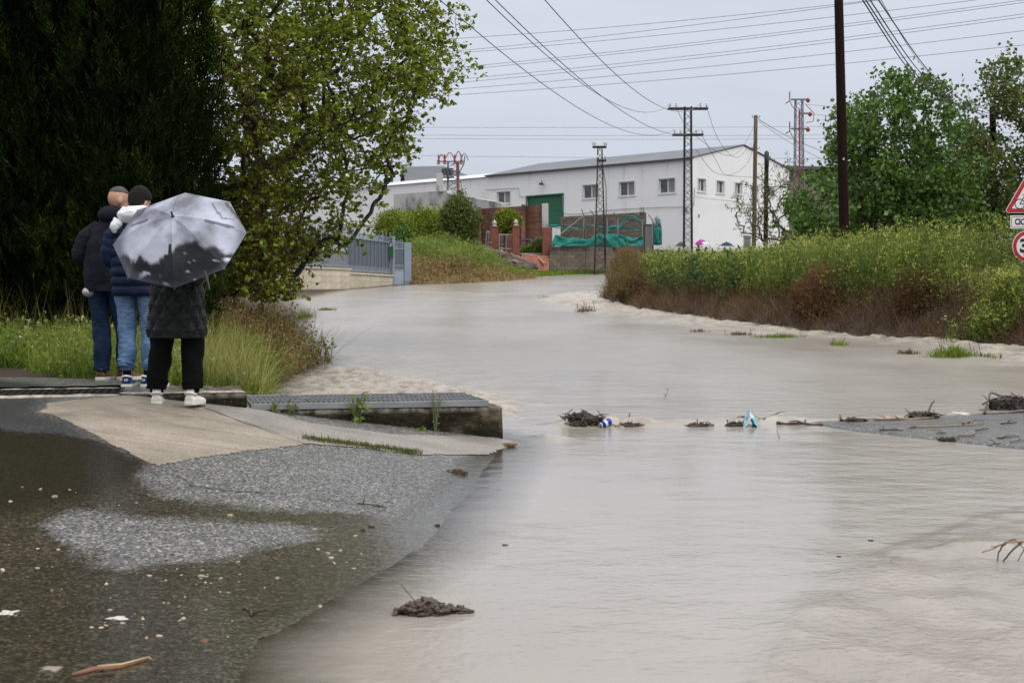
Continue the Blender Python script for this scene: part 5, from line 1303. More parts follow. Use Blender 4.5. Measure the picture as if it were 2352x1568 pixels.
b1, b2 = z4(690, 600), z4(690, 1010)
bush(b1[0], b1[1], b2[1], 38, 72, 'tall dense dark green bush beside the rubble', 420, olive_leaf, .16, 1, 14, .14)
bush(z4(330, 0)[0], z4(0, 690)[1], z4(0, 960)[1], 48, 76, 'airy yellow-green bush before the brick wall', 380, maple_leaf, .14, 2, 9, .16)
bush(z4(170, 0)[0], z4(0, 830)[1], z4(0, 1010)[1], 20, 70, 'small bright green shrub behind the garden gate', 200, green_leaf, .13, 3, 12, .10)
bush(z4(60, 0)[0], z4(0, 730)[1], z4(0, 980)[1], 40, 74, 'yellowish bush half hidden behind the maple branches', 300, maple_leaf, .14, 4, 9, .14)
bush(z4(1130, 0)[0], z4(0, 705)[1], z4(0, 900)[1], 20, 81.5, 'young sapling with pale leaves behind the tube gate', 110, maple_leaf, .17, 5, 9, .10)
bush(z4(1240, 0)[0], z4(0, 735)[1], z4(0, 870)[1], 9, 81.5, 'slim sapling behind the right gate pillar', 50, maple_leaf, .15, 6, 8, .08)
bush(z4(1480, 0)[0], z4(0, 985)[1], z4(0, 1110)[1], 17, 80.2, 'dull bush behind the low brick wall', 120, olive_leaf, .12, 7, 10, .10)
bush(z4(1380, 0)[0], z4(0, 1050)[1], z4(0, 1130)[1], 24, 81.0, 'low green shrub behind the leaning tiles', 120, green_leaf, .12, 8, 10, .10)

# ---- ground cover
def scatter_in(poly, n):
    p = np.array(poly); lo = p.min(0); hi = p.max(0); out = []
    q = RNG.uniform(lo, hi, (n * 5, 2)); m_ = inpoly(q[:, 0], q[:, 1], poly); return q[m_][:n]
def blades(xy, h, w_, lean=.35, zoff=0):
    n = len(xy); pos = np.column_stack([xy, G(xy[:, 0], xy[:, 1]) + zoff - .02])
    d_ = np.column_stack([RNG.normal(0, lean, (n, 2)), np.ones(n)])
    return inst(*BLADE, pos, frames(d_), np.column_stack([np.broadcast_to(w_, n), np.broadcast_to(h, n), np.broadcast_to(h, n)]))
grass_g = leafmat('grass_green', [(0, (.055, .095, .012)), (.4, (.125, .20, .020)), (.75, (.23, .30, .038)), (1, (.38, .37, .10))], .4, .55, .2, 1.3)
weed_g = leafmat('weed_green', [(0, (.08, .12, .022)), (.4, (.17, .235, .045)), (.75, (.27, .34, .075)), (1, (.38, .42, .13))], .4, .55, .2, .8)
weed_d = leafmat('weed_dark_green', [(0, (.025, .05, .018)), (.5, (.05, .10, .03)), (1, (.09, .16, .05))], .35, .5, .3, .8)
brown_s = leafmat('brown_stems', [(0, (.06, .032, .016)), (.5, (.15, .088, .042)), (1, (.30, .205, .10))], .25, .7, .1, 1.0)
tan_s = leafmat('tan_stems', [(0, (.16, .115, .05)), (.5, (.30, .22, .10)), (1, (.45, .36, .18))], .3, .7, .1, 1.0)
flower_y = leafmat('yellow_flower', [(0, (.50, .47, .07)), (1, (.68, .66, .22))], .3, .6, .1)
flower_w = leafmat('white_flower', [(0, (.6, .6, .55)), (1, (.8, .8, .78))], .3, .6, .1)
def stuff(name, v, f, mat, label, cat): return tag(link(name, npmesh(name, v, f), mat), label, cat, kind='stuff')

def leafy(xy, hmax, leaf, size, per, rad=.10, zoff=0.0, up=.4):
    """low leafy herbs: leaves spread through a little dome over each spot"""
    n = len(xy); s = np.repeat(xy, per, 0); hm = np.repeat(np.broadcast_to(hmax, n), per)
    a = RNG.uniform(0, 2 * math.pi, n * per); q = RNG.uniform(0, 1, n * per) ** .5
    x = s[:, 0] + np.cos(a) * q * rad; y = s[:, 1] + np.sin(a) * q * rad
    z = G(s[:, 0], s[:, 1]) + zoff + hm * RNG.uniform(.1, 1, n * per) * (1 - .5 * q * q)
    return inst(*leaf, np.column_stack([x, y, z]), frames(ud(n * per, up, .8)), RNG.uniform(.6, 1.3, n * per) * size)

# left verge
VERGE = [(-9, 14.2), (-4.9, 14.3), (-4.55, 13.5), (-4.1, 13.05), (-3.3, 12.95), (-2.6, 12.8), (-2.32, 12.9), (-2.3, 13.4), (-2.62, 14.6), (-2.85, 17), (-3.3, 18.5), (-9, 18.5)]
def verge():
    q = scatter_in(VERGE, 26000); hgt = .10 + .26 * fbm(q[:, 0] * .9, q[:, 1] * .9, 61) + .16 * sst(13.2, 15.5, q[:, 1])
    parts = [blades(q[:15000], (hgt * RNG.uniform(.5, 1.35, len(q)))[:15000], RNG.uniform(.006, .014, 15000), .4),
             leafy(q[15000:20000], hgt[15000:20000] * 1.0, OVAL, .055, 6, .08)]
    v, f = merge([parts[0]]); stuff('verge_grass', v, f, grass_g, 'lush green grass of the verge behind the three people', 'grass')
    v, f = parts[1]; stuff('verge_herbs', v, f, weed_g, 'leafy green herbs mixed into the verge grass', 'weeds')
    # mounded herbs (taller clumps)
    c = scatter_in([(-9, 15), (-4.6, 14.6), (-3.6, 13.6), (-2.9, 13.6), (-2.9, 16.5), (-9, 17.5)], 330)
    s = np.repeat(c, 36, 0) + RNG.normal(size=(len(c) * 36, 2)) * .15
    hh = np.repeat(RNG.uniform(.25, .62, len(c)), 36) * np.exp(-((s - np.repeat(c, 36, 0)) ** 2).sum(1) / .06)
    v, f = leafy(s, hh, OVAL, .052, 4, .05); stuff('verge_mounds', v, f, weed_g, 'rounded mounds of fine leafed green weeds on the verge', 'weeds')
    # long seed stalks and oat grass
    q = scatter_in(VERGE, 900); v1 = blades(q, RNG.uniform(.5, .95, len(q)), .004, .35)
    stuff('seed_stalks', *v1, tan_s, 'tall pale seed stalks rising above the verge grass', 'grass')
    q = scatter_in([(-2.8, 12.9), (-2.3, 12.9), (-2.35, 13.5), (-2.75, 15), (-3.3, 17), (-3.9, 17), (-3.2, 13.5)], 3000)
    stuff('dry_verge_grass', *blades(q, RNG.uniform(.35, .75, len(q)), RNG.uniform(.005, .009, len(q)), .45), leafmat('straw_grass', [(0, (.13, .16, .03)), (.5, (.28, .29, .075)), (1, (.46, .42, .18))], .4, .6, .15), 'pale green and straw grass leaning over the kerb end', 'grass')
    for m_, nn, nm in ((flower_y, 150, 'yellow'), (flower_w, 70, 'white')):
        q = scatter_in([(-6.5, 14.8), (-3, 12.9), (-2.4, 13), (-2.7, 14.5), (-2.9, 17), (-6.5, 17)], nn)
        P = np.column_stack([q, G(q[:, 0], q[:, 1]) + RNG.uniform(.2, .5, len(q))]); P = np.repeat(P, 5, 0) + RNG.normal(size=(len(P) * 5, 3)) * .008
        stuff(nm + '_flowers', *inst(*OVAL, P, frames(ud(len(P), .6)), RNG.uniform(.018, .03, len(P))), m_, 'small %s flowers scattered through the verge grass' % nm, 'flowers')
verge()
# brown dead undergrowth running into the flood below the maple
def brown_under():
    poly = [(-3.0, 16.2), (-2.72, 17.5), (-2.62, 20.6), (-2.95, 21.2), (-3.5, 23), (-4.0, 26), (-5.2, 31), (-8, 31), (-8, 18), (-3.9, 17.2)]
    q = scatter_in(poly, 9000); hh = .25 + .55 * fbm(q[:, 0] * 1.2, q[:, 1] * .8, 91)
    hh = hh * RNG.uniform(.5, 1.2, len(q))
    stuff('dead_undergrowth', *blades(q, hh, RNG.uniform(.006, .012, len(q)), .55), brown_s, 'brown dead weeds reaching into the flood below the maple', 'weeds')
    s = q[:4500]; v, f = leafy(s, hh[:4500] * 1.15, OVAL, .05, 6, .09); stuff('dead_undergrowth_heads', v, f, leafmat('seed_heads', [(0, (.10, .06, .028)), (.6, (.26, .175, .08)), (1, (.40, .31, .15))], .3, .7, .1, 1.0), 'brown seed heads on the dead weeds below the maple', 'weeds')
    q2 = q[RNG.uniform(0, 1, len(q)) < .12]; v, f = leafy(q2, .45, OVAL, .055, 8, .10); stuff('undergrowth_green', v, f, weed_g, 'green shoots among the brown dead weeds', 'weeds')
    q3 = scatter_in(poly, 500); stuff('undergrowth_straw', *blades(q3, RNG.uniform(.5, 1.0, len(q3)), .006, .6), tan_s, 'long straw stalks among the brown dead weeds', 'weeds')
brown_under()

# the right bank: weeds on the crest, brown stems on the slope
def bank():
    def along(n, r0, r1, y0=23.5, y1=52):
        y = RNG.uniform(0, 1, n) ** 1.25 * (y1 - y0) + y0; r_ = RNG.uniform(r0, r1, n); return np.column_stack([xr(y) + r_, y]), r_
    def lowsign(q, H_):                                  # only low growth in front of the road sign
        px = CX + q[:, 0] / q[:, 1] * F; cap = EYE + (700 - 625) / F * q[:, 1] - G(q[:, 0], q[:, 1])
        top = np.interp(px, [1380, 1450, 1500, 1600, 1700, 1750, 1800, 1900, 2000, 2200, 2352], [592, 575, 572, 570, 573, 562, 548, 532, 517, 500, 484])
        cap2 = EYE + (700 - top) / F * q[:, 1] - G(q[:, 0], q[:, 1]); H_ = np.clip(H_, .1, np.maximum(cap2 * RNG.uniform(.75, 1.08, len(q)), .12))
        return np.where((px > 2215) & (q[:, 1] < 27.2), np.clip(cap, .12, H_), H_)
    def weedplants(xy, H_, sz, leafm, name, label, fl=.5, per=46, rad=.16, leaf=OVAL):
        n = len(xy); z0 = G(xy[:, 0], xy[:, 1])
        # branching stems
        base = np.column_stack([xy, z0 - .03]); tops = base + np.column_stack([RNG.normal(0, .18, (n, 2)) * H_[:, None], H_])
        stems = [tri_tube(base, tops, .006, .003)]; bt = []
        for k in range(5):
            t = RNG.uniform(.25, .8, n)[:, None]; p = base + (tops - base) * t; e2 = p + np.column_stack([RNG.normal(0, .16, (n, 2)), RNG.uniform(.12, .35, n)]) * H_[:, None]
            stems.append(tri_tube(p, e2, .004, .002)); bt.append(e2)
        v, f = merge(stems); stuff(name + '_stems', v, f, weed_g if leafm is not brown_s else brown_s, label + ', their thin stems', 'weeds')
        # leaves
        ends = np.stack([tops] + bt, 1)
        i = np.repeat(np.arange(n), per); k = RNG.integers(0, 6, n * per); u = RNG.uniform(.12, 1, n * per)[:, None]
        P = base[i] + (ends[i, k] - base[i]) * u + RNG.normal(size=(n * per, 3)) * rad * .5
        v, f = inst(*leaf, P, frames(ud(n * per, .45, .8)), RNG.uniform(.5, 1.3, n * per) * sz)
        stuff(name, v, f, leafm, label, 'weeds')
        if fl:
            E = ends.reshape(-1, 3); E = E[RNG.uniform(0, 1, len(E)) < fl]; E = np.repeat(E, 5, 0) + RNG.normal(size=(len(E) * 5, 3)) * .022
            stuff(name + '_flowers', *inst(*OVAL, E, frames(ud(len(E), .3)), RNG.uniform(.025, .05, len(E))), flower_y, 'yellow flower heads of the %s' % label.split(',')[0], 'flowers')
    q, r_ = along(2400, .55, 4.5); keep = (fbm(q[:, 0] * .6, q[:, 1] * .5, 41) > .30); q = q[keep]; H_ = RNG.uniform(.55, 1.0, len(q)) * np.interp(q[:, 1], [23, 30, 36, 45, 52], [1.3, 1.2, 1.0, .95, .8])
    H_ = lowsign(q, H_); weedplants(q, H_, .067, weed_g, 'bank_weeds', 'tall yellow-flowered weeds crowding the bank crest', .30, 52)
    q, r_ = along(260, .8, 3.5, 24, 42); weedplants(q, lowsign(q, RNG.uniform(1.15, 1.65, len(q))), .05, weed_g, 'tall_mustard', 'tallest mustard stalks above the bank weeds', .6, 30, .08)
    q, r_ = along(380, .5, 4.0, 15, 23.6); weedplants(q, RNG.uniform(.4, .95, len(q)), .067, weed_g, 'downstream_weeds', 'weeds on the bank downstream of the road sign', .25, 36)
    q, r_ = along(1500, -.05, 1.3, 15, 23.6); stuff('downstream_dead_stems', *blades(q, RNG.uniform(.18, .6, len(q)), .012, .6), brown_s, 'dead stems on the bank downstream of the road sign', 'weeds')
    # brown slope: dead stems, litter, roots
    q, r_ = along(9000, -.08, 1.35); hh = RNG.uniform(.18, .6, len(q))
    stuff('bank_dead_stems', *blades(q, hh, RNG.uniform(.008, .016, len(q)), .6), brown_s, 'brown dead stems matted on the bank above the flood', 'weeds')
    c, _ = along(140, .15, 1.1); s = np.repeat(c, 34, 0) + RNG.normal(size=(len(c) * 34, 2)) * .28; v, f = leafy(s, RNG.uniform(.2, .8, len(s)), OVAL, .05, 3, .1)
    stuff('bank_dry_bushes', v, f, leafmat('dry_bush', [(0, (.05, .030, .018)), (.5, (.12, .075, .04)), (1, (.22, .16, .08))], .3, .7, .1, .7), 'brown dry bushy growth on the bank face', 'weeds')
    # large tan dead bushes: at the river bend and mid-bank
    for (pxc, pyt, pyb, half, y, n, lab, mt) in ((1445, 565, 690, 62, 42.5, 2900, 'tan dead bush at the end of the bank by the bend', tan_s), (1900, 600, 735, 95, 29.5, 3200, 'reddish brown dead bush hanging on the bank face', leafmat('russet_stems', [(0, (.10, .05, .025)), (.5, (.22, .13, .065)), (1, (.38, .26, .14))], .3, .7, .1, 1.5)), (2120, 610, 740, 70, 27.0, 1300, 'thin brown dead bush between green weeds', brown_s)):
        x = (pxc - CX) / F * y; zb_ = EYE - (pyb - HY) / F * y; zt_ = EYE - (pyt - HY) / F * y; rr = half / F * y
        a = RNG.uniform(0, 2 * math.pi, n); q_ = RNG.uniform(0, 1, n) ** .5
        e_ = np.column_stack([x + rr * q_ * np.cos(a) * (.6 + .8 * fbm(a * 1.3, a * 0 + pxc, 7)), y + .9 * rr * q_ * np.sin(a), zb_ + (zt_ - zb_) * np.sqrt(np.clip(1 - .75 * q_ ** 2, 0, 1)) * RNG.uniform(.25, 1.1, n) * (.6 + .7 * fbm(a * 1.7, a * 0 + pxc, 9))])
        b_ = np.column_stack([x + (e_[:, 0] - x) * .45, y + (e_[:, 1] - y) * .45, np.full(n, zb_) + RNG.uniform(0, .3, n)])
        o = thing('dead_bush', lab, 'bush', (x, y, zb_ - .1)); c_ = np.array([x, y, zb_ - .1])
        v, f = tri_tube(b_ - c_, e_ - c_, .005, .003); tag(link('stems', npmesh('stems', v, f), mt, o), kind='stuff')
        s = np.repeat(e_, 6, 0) - RNG.uniform(0, .4, n * 6)[:, None] * np.repeat(e_ - b_, 6, 0) + RNG.normal(size=(n * 6, 3)) * .04
        v, f = inst(*OVAL, s - c_, frames(ud(len(s), .3)), RNG.uniform(.025, .055, len(s))); tag(link('seed_heads', npmesh('heads', v, f), mt, o), kind='stuff')
    # broad-leaved dark green patch towards the bend
    q, r_ = along(650, .5, 4.5, 34, 46); v, f = leafy(q, lowsign(q, RNG.uniform(.5, .95, len(q))), OVAL, .15, 16, .16, up=.2); stuff('broadleaf_weeds', v, f, weed_d, 'broad leaved green weeds where the bank bends', 'weeds')
    q, r_ = along(2500, .6, 3, 28, 38); stuff('bank_grass', *blades(q, lowsign(q, RNG.uniform(.5, 1.0, len(q))), .014, .25), leafmat('fresh_grass', [(0, (.04, .09, .02)), (.6, (.08, .17, .03)), (1, (.14, .24, .05))], .4, .5, .2), 'fresh green blades between the bank weeds', 'grass')
    # single flowering clump low on the bank
    cx_, cy_, _ = at(2300, 740, 24.9); q = np.array([cx_, cy_]) + RNG.normal(size=(70, 2)) * np.array([.32, .25])
    q = q[:, :]; weedplants(q, RNG.uniform(.35, .75, len(q)), .06, leafmat('bright_weed', [(0, (.06, .11, .015)), (.5, (.12, .20, .03)), (1, (.20, .29, .06))], .4, .5, .2), 'low_mustard', 'bright flowering clump low on the bank by the water', .6, 60)
    # tufts standing in the current
bank()
def tuft(px, py, wpx, hpx, label, mat, n=160, name='grass_tuft', leafs=True, group='tufts standing in the flood'):
    x, y = wpt(px, py); k = y / F; z = float(W(np.array([y]))[0]); o = thing(name, label, 'plant', (x, y, z), group=group)
    q = np.column_stack([RNG.normal(0, .42, n) * wpx * k * .5, RNG.normal(0, .10, n)]); hh = hpx * k * RNG.uniform(.35, 1.05, n) * np.exp(-(q[:, 0] / (wpx * k * .5)) ** 2)
    d_ = np.column_stack([RNG.normal(0, .5, (n, 2)), np.ones(n)])
    v, f = inst(*BLADE, np.column_stack([q, np.full(n, -.04)]), frames(d_), np.column_stack([np.full(n, .012), hh + .04, hh]))
    tag(link('blades', npmesh('blades', v, f), mat, o), kind='stuff')
    m_ = MB()
    for i in range(9):
        a = random.uniform(-.5, .5) * wpx * k; m_.tube([(a, random.uniform(-.1, .1), -.03), (a + random.uniform(-.1, .1), -.05, hpx * k * random.uniform(.4, 1.1))], .004, 4)
    tag(m_.build('stems', barkr, o), kind='stuff'); return o
tuft(1790, 775, 130, 14, 'low green tuft with brown ends in the current below the bank', grass_g, 500)
tuft(1700, 769, 70, 12, 'thin brown tuft upstream of the low green tuft', brown_s, 160)
tuft(1925, 793, 50, 18, 'small pointed tuft at the tail of the low green tuft', grass_g, 200)
tuft(2190, 820, 130, 34, 'bright green grass tuft parting the current', grass_g, 700)
tuft(2085, 812, 60, 14, 'brown matted tuft touching the bright green tuft', brown_s, 160)
tuft(2270, 822, 60, 14, 'sparse tuft trailing behind the bright green tuft', grass_g, 160)
tuft(1345, 716, 50, 24, 'dark twiggy tuft in the standing waves at the bend', brown_s, 120)
tuft(1255, 687, 40, 10, 'flat olive tuft beside the standing waves', grass_g, 120)
tuft(750, 712, 50, 8, 'flat green patch of grass by the flooded driveway', grass_g, 400)
tuft(700, 728, 50, 22, 'dull green tuft at the tip of the brown weeds', grass_g, 250)
tuft(1605, 762, 60, 10, 'thin dark line of drowned stems in midstream', brown_s, 100)
# mounds of weeds left of the gate pillars (between the garden gate and the rubble)
def left_mound():
    y0, y1 = 61, 75
    q = np.column_stack([RNG.uniform(-5.2, 1.0, 9000), RNG.uniform(y0, y1, 9000)])
    px = CX + q[:, 0] / q[:, 1] * F
    fro = np.interp(px, [940, 1060, 1130, 1230, 1300], [62, 63.5, 66, 71, 75]); q = q[(q[:, 1] > fro) & (px > 938) & (px < 1290)]; px = CX + q[:, 0] / q[:, 1] * F
    top = np.interp(px, [938, 1000, 1060, 1120, 1160, 1290], [552, 550, 553, 575, 612, 628]); zt_ = EYE - (top - HY) / F * q[:, 1]; gz = G(q[:, 0], q[:, 1])
    hh = np.clip((zt_ - gz) * sst(-.5, 5.0, q[:, 1] - np.interp(px, [940, 1060, 1130, 1230, 1300], [62, 63.5, 66, 71, 75])), .12, 2.6)
    hh = hh * RNG.uniform(.55, 1.12, len(q)) * (.75 + .5 * fbm(q[:, 0] * 1.1, q[:, 1] * 1.1, 44))
    back = sst(1.5, 4.5, q[:, 1] - np.interp(px, [940, 1060, 1130, 1230, 1300], [62, 63.5, 66, 71, 75])) * .85 + .7 * (fbm(px * .03, q[:, 1], 4) - .5) > .5
    for sel, mt, nm, lab in ((back, weed_g, 'mound_weeds', 'green weeds heaped on the mound beside the garden gate'), (~back, tan_s, 'mound_dry_grass', 'tan dry grass on the foot of the mound beside the garden gate')):
        s = q[sel]; v1 = blades(s, hh[sel], .03, .22); n = len(s); per = 9
        i = np.repeat(np.arange(n), per); P = np.column_stack([s[i] + RNG.normal(size=(n * per, 2)) * .26, gz[sel][i] + hh[sel][i] * RNG.uniform(.35, 1.02, n * per)])
        v2 = inst(*OVAL, P, frames(ud(n * per, .5)), RNG.uniform(.08, .15, n * per)); v, f = merge([v1, v2]); stuff(nm, v, f, mt, lab, 'weeds')
    q = np.column_stack([RNG.uniform(1.0, 5.0, 2500), RNG.uniform(74, 79.5, 2500)]); q = q[(q[:, 1] > np.interp(q[:, 0], [1, 2, 3.2, 5], [74.5, 75, 77.4, 79]))]; v1 = blades(q, RNG.uniform(.12, .4, len(q)), .03, .4); v2 = leafy(q, .35, OVAL, .09, 5, .1)
    v, f = merge([v1, v2]); stuff('gate_grass', v, f, grass_g, 'low green grass in front of the brick gate pillars', 'grass')
left_mound()
def verge_plant(px, py, hpx, label, wpx=40, flower=None, depth=None, name='weed_plant', n=5, leaf=PALM, mat=None, size=.07, base=None):
    p = Vector(base) if base else gpt(px, py); k = p.y / F; H_ = hpx * k; o = thing(name, label, 'plant', p)
    st = MB(); tips = []
    for i in range(n):
        a = Vector((random.uniform(-.25, .25) * wpx * k, random.uniform(-.1, .1) * wpx * k, 0)); t = Vector((random.uniform(-.5, .5) * wpx * k, random.uniform(-.3, .3) * wpx * k, H_ * random.uniform(.7, 1)))
        st.tube([a * .3, (a + t) * .5 + Vector((0, 0, .02)), t], [.006, .005, .003], 5); tips.append((a * .3, t))
    tag(st.build('stems', MATS['stem_green'], o), kind='stuff')
    P = []
    for a, t in tips:
        for j in range(16): P.append(a + (t - a) * random.uniform(.05, 1) + Vector((random.gauss(0, .012), random.gauss(0, .012), 0)))
    P = np.array([p_[:] for p_ in P]); v, f = inst(*leaf, P, frames(ud(len(P), .25)), RNG.uniform(.5, 1.2, len(P)) * size)
    tag(link('leaves', npmesh('leaves', v, f), mat or weed_g, o), kind='stuff')
    if flower:
        E = np.array([t[:] for _, t in tips]); E = np.repeat(E, 7, 0) + RNG.normal(size=(len(E) * 7, 3)) * .008
        link('flowers', npmesh('fl', *inst(*OVAL, E, frames(ud(len(E), .5)), np.full(len(E), .03))), flower, o)
    return o
m_ = M_('stem_green', (.10, .15, .04), (.07, .10, .03), .6, 10)
cf = lambda s, off=-.03: A0 + U * s + V * off
verge_plant(0, 0, 105, 'tall leafy weed growing in front of the culvert wall', 40, None, base=(cf(.86).x, cf(.86).y, .43), size=.06, n=7, leaf=OVAL)
verge_plant(0, 0, 45, 'small fern-like weed at the left end of the grate', 26, None, base=(cf(.33).x, cf(.33).y, .565), size=.04, n=4, leaf=OVAL)
verge_plant(0, 0, 34, 'tiny green sprig left of the fern-like weed', 24, None, base=(cf(.18).x, cf(.18).y, .60), size=.035, n=4, leaf=OVAL)
verge_plant(0, 0, 34, 'low green leaves at the foot of the culvert wall', 60, None, base=(cf(1.30).x, cf(1.30).y, .375), size=.05, n=6)
verge_plant(0, 0, 120, 'thin dry grass stalks rising before the culvert wall', 30, None, base=(cf(1.50).x, cf(1.50).y, .37), size=.022, n=4, leaf=OVAL, mat=tan_s)
x_, y_ = wpt(757, 828); verge_plant(0, 0, 70, 'upright green plant with yellow blooms at the flood edge', 34, flower_y, base=(x_, y_, float(W(np.array([y_]))[0]) - .05), size=.08, n=4, leaf=OVAL)
ms_ = []
for (a, b_) in (((700, 1010), (960, 1044)),):
    q = np.array([tuple(gpt(a[0] + (b_[0] - a[0]) * t, a[1] + (b_[1] - a[1]) * t + random.gauss(0, 2))[:2]) for t in np.linspace(0, 1, 260) ** .9]); q = np.repeat(q, 5, 0) + RNG.normal(size=(len(q) * 5, 2)) * np.array([.02, .03])
    stuff('joint_moss', *blades(q, RNG.uniform(.012, .035, len(q)), .006, .8, .03), leafmat('moss_green', [(0, (.06, .07, .015)), (1, (.16, .18, .05))], .3, .7, .1), 'strip of moss and short grass in the joint of the concrete ramp', 'moss')
# ------------------------------------------------------------------ people and umbrellas
def ellipsoid(mb, c, r_, n=14, m=10, M=None):
    v = []; f = []
    for i in range(m + 1):
        ph = math.pi * i / m - math.pi / 2
        for k in range(n):
            a = 2 * math.pi * k / n; p = Vector((c[0] + r_[0] * math.cos(ph) * math.cos(a), c[1] + r_[1] * math.cos(ph) * math.sin(a), c[2] + r_[2] * math.sin(ph))); v.append(M @ p if M is not None else p)
    for i in range(m):
        for k in range(n): f.append((i * n + k, i * n + (k + 1) % n, (i + 1) * n + (k + 1) % n, (i + 1) * n + k))
    mb.add(v, f); return mb
def remesh(name, mb, voxel, mat, parent, smooth_it=2):
    me = mb.mesh(name); o = bpy.data.objects.new(name, me); COL.objects.link(o)
    md = o.modifiers.new('r', 'REMESH'); md.mode = 'VOXEL'; md.voxel_size = voxel
    sm = o.modifiers.new('s', 'SMOOTH'); sm.iterations = smooth_it; sm.factor = .5
    me2 = bpy.data.meshes.new_from_object(o.evaluated_get(bpy.context.evaluated_depsgraph_get())); bpy.data.objects.remove(o)
    me2.polygons.foreach_set('use_smooth', [True] * len(me2.polygons)); me2.materials.clear()
    return link(name, me2, mat, parent)
def capsule(mb, pts, rad, n=10):
    mb.tube(pts, rad, n)
    for p, r_ in zip(pts, rad): ellipsoid(mb, p, (r_, r_, r_), n, 8)
    return mb
def hand(mb, w_, dirv, side, curl=.5):
    """palm and five separate fingers from wrist w_ pointing along dirv"""
    d_ = Vector(dirv).normalized(); sx = Vector((1, 0, 0)); sx = (sx - d_ * sx.dot(d_)).normalized(); nrm = d_.cross(sx)
    w_ = Vector(w_); ellipsoid(mb, w_ + d_ * .045, (.036, .036, .036), 10, 8); capsule(mb, [w_, w_ + d_ * .07], [.026, .032])
    for i, (off, L) in enumerate(((-.03, .062), (-.01, .075), (.012, .070), (.032, .055))):
        p = w_ + d_ * .075 + sx * off; q = p + d_ * L * .5 + nrm * L * .15; e_ = q + d_ * L * .35 * (1 - curl) + nrm * L * .5 * curl
        capsule(mb, [p, q, e_], [.0095, .009, .008], 8)
    p = w_ + d_ * .03 - sx * side * .03; capsule(mb, [p, p - sx * side * .025 + d_ * .025, p - sx * side * .03 + d_ * .055], [.011, .010, .009], 8)
def body(parent, h, skin, head_yaw=0, head_pitch=0, feet=((-.11, 0), (.11, 0)), wrists=None, voxel=.013, lean=(0, 0)):
    s = h / 1.75; mb = MB(); lx, ly = lean
    hipz = .92 * s
    for i, sd in enumerate((-1, 1)):
        fx, fy = feet[i]; capsule(mb, [(sd * .09, 0, hipz), (sd * .09 * .5 + fx * .5, fy * .5 + .02, .49 * s), (fx, fy, .09)], [.082, .056, .040])
        capsule(mb, [(fx, fy - .015, .05), (fx, fy + .10, .04)], [.024, .018])
    mb.tube([(0, 0, hipz - .06), (0, 0, 1.02 * s), (lx * .5, ly * .5, 1.20 * s), (lx, ly, 1.36 * s), (lx, ly, 1.44 * s)], [.115, .11, .115, .12, .075], 14)
    capsule(mb, [(lx - .13, ly, 1.37 * s), (lx + .13, ly, 1.37 * s)], [.05, .05])
    wrists = wrists or [((-.16, .24, 1.02 * s), (.3, .9, 0)), ((.16, .24, 1.02 * s), (-.3, .9, 0))]
    for i, sd in enumerate((-1, 1)):
        wv, dv = wrists[i]; sh = Vector((lx + sd * .16, ly, 1.36 * s)); wv = Vector(wv); el = (sh + wv) / 2 + Vector((sd * .07, -.10, -.05))
        capsule(mb, [sh, el, wv], [.042, .034, .024]); hand(mb, wv, dv, sd)
    # neck and head (turned)
    nb = Vector((lx, ly, 1.42 * s)); hc = Vector((lx, ly + .015, 1.60 * s)); capsule(mb, [nb, hc - Vector((0, .01, .06))], [.06, .055])
    Mh = Matrix.Translation(hc) @ rotz(head_yaw) @ Matrix.Rotation(-head_pitch, 4, 'X')
    ellipsoid(mb, (0, -.012, .02), (.077, .095, .100), 18, 14, Mh)          # skull
    ellipsoid(mb, (0, .03, -.05), (.060, .062, .072), 16, 12, Mh)           # jaw
    mb.add([Mh @ Vector(p) for p in ((-.014, .085, -.025), (.014, .085, -.025), (0, .115, -.022), (0, .088, .03), (0, .085, -.035))], [(0, 1, 2), (0, 2, 3), (2, 1, 3), (0, 4, 1), (0, 3, 1)])
    for sd in (-1, 1):
        ellipsoid(mb, (sd * .080, -.008, -.015), (.012, .022, .034), 10, 8, Mh)
        ellipsoid(mb, (sd * .030, .078, .012), (.013, .010, .009), 8, 6, Mh)
    ellipsoid(mb, (0, .086, -.062), (.024, .010, .008), 8, 6, Mh)
    o = remesh('body', mb, voxel, skin, parent); return o, Mh
def superring(c, rx, ry, n, pw=2.3, th0=0):
    out = []
    for k in range(n):
        a = 2 * math.pi * k / n + th0; ca, sa = math.cos(a), math.sin(a)
        out.append((c[0] + rx * abs(ca) ** (2 / pw) * (1 if ca >= 0 else -1), c[1] + ry * abs(sa) ** (2 / pw) * (1 if sa >= 0 else -1), c[2]))
    return out
def garment(name, rows, disp, mat, parent, n=64, m=70, pw=2.3, solid=.0, axis=None):
    """rows: (z, cx, cy, rx, ry) smoothed into a dense loft, pushed out by disp(theta, z)"""
    r_ = np.array(rows, float); t = np.linspace(0, 1, len(r_)); tt = np.linspace(0, 1, m)
    q = np.stack([np.interp(tt, t, r_[:, i]) for i in range(5)], 1)
    for _ in range(2): q[1:-1] = (q[:-2] + 2 * q[1:-1] + q[2:]) / 4
    rings = []; V_ = []
    th = np.arange(n) * 2 * math.pi / n
    for z, cx, cy, rx, ry in q:
        ca, sa = np.cos(th), np.sin(th); ex = np.abs(ca) ** (2 / pw) * np.sign(ca); ey = np.abs(sa) ** (2 / pw) * np.sign(sa)
        dd = disp(th, np.full(n, z)); V_.append(np.column_stack([cx + (rx + dd) * ex, cy + (ry + dd) * ey, np.full(n, z)]))
    mb = MB(); mb.loft([[tuple(p) for p in r__] for r__ in V_], cap=True); return mb.build(name, mat, parent, True)
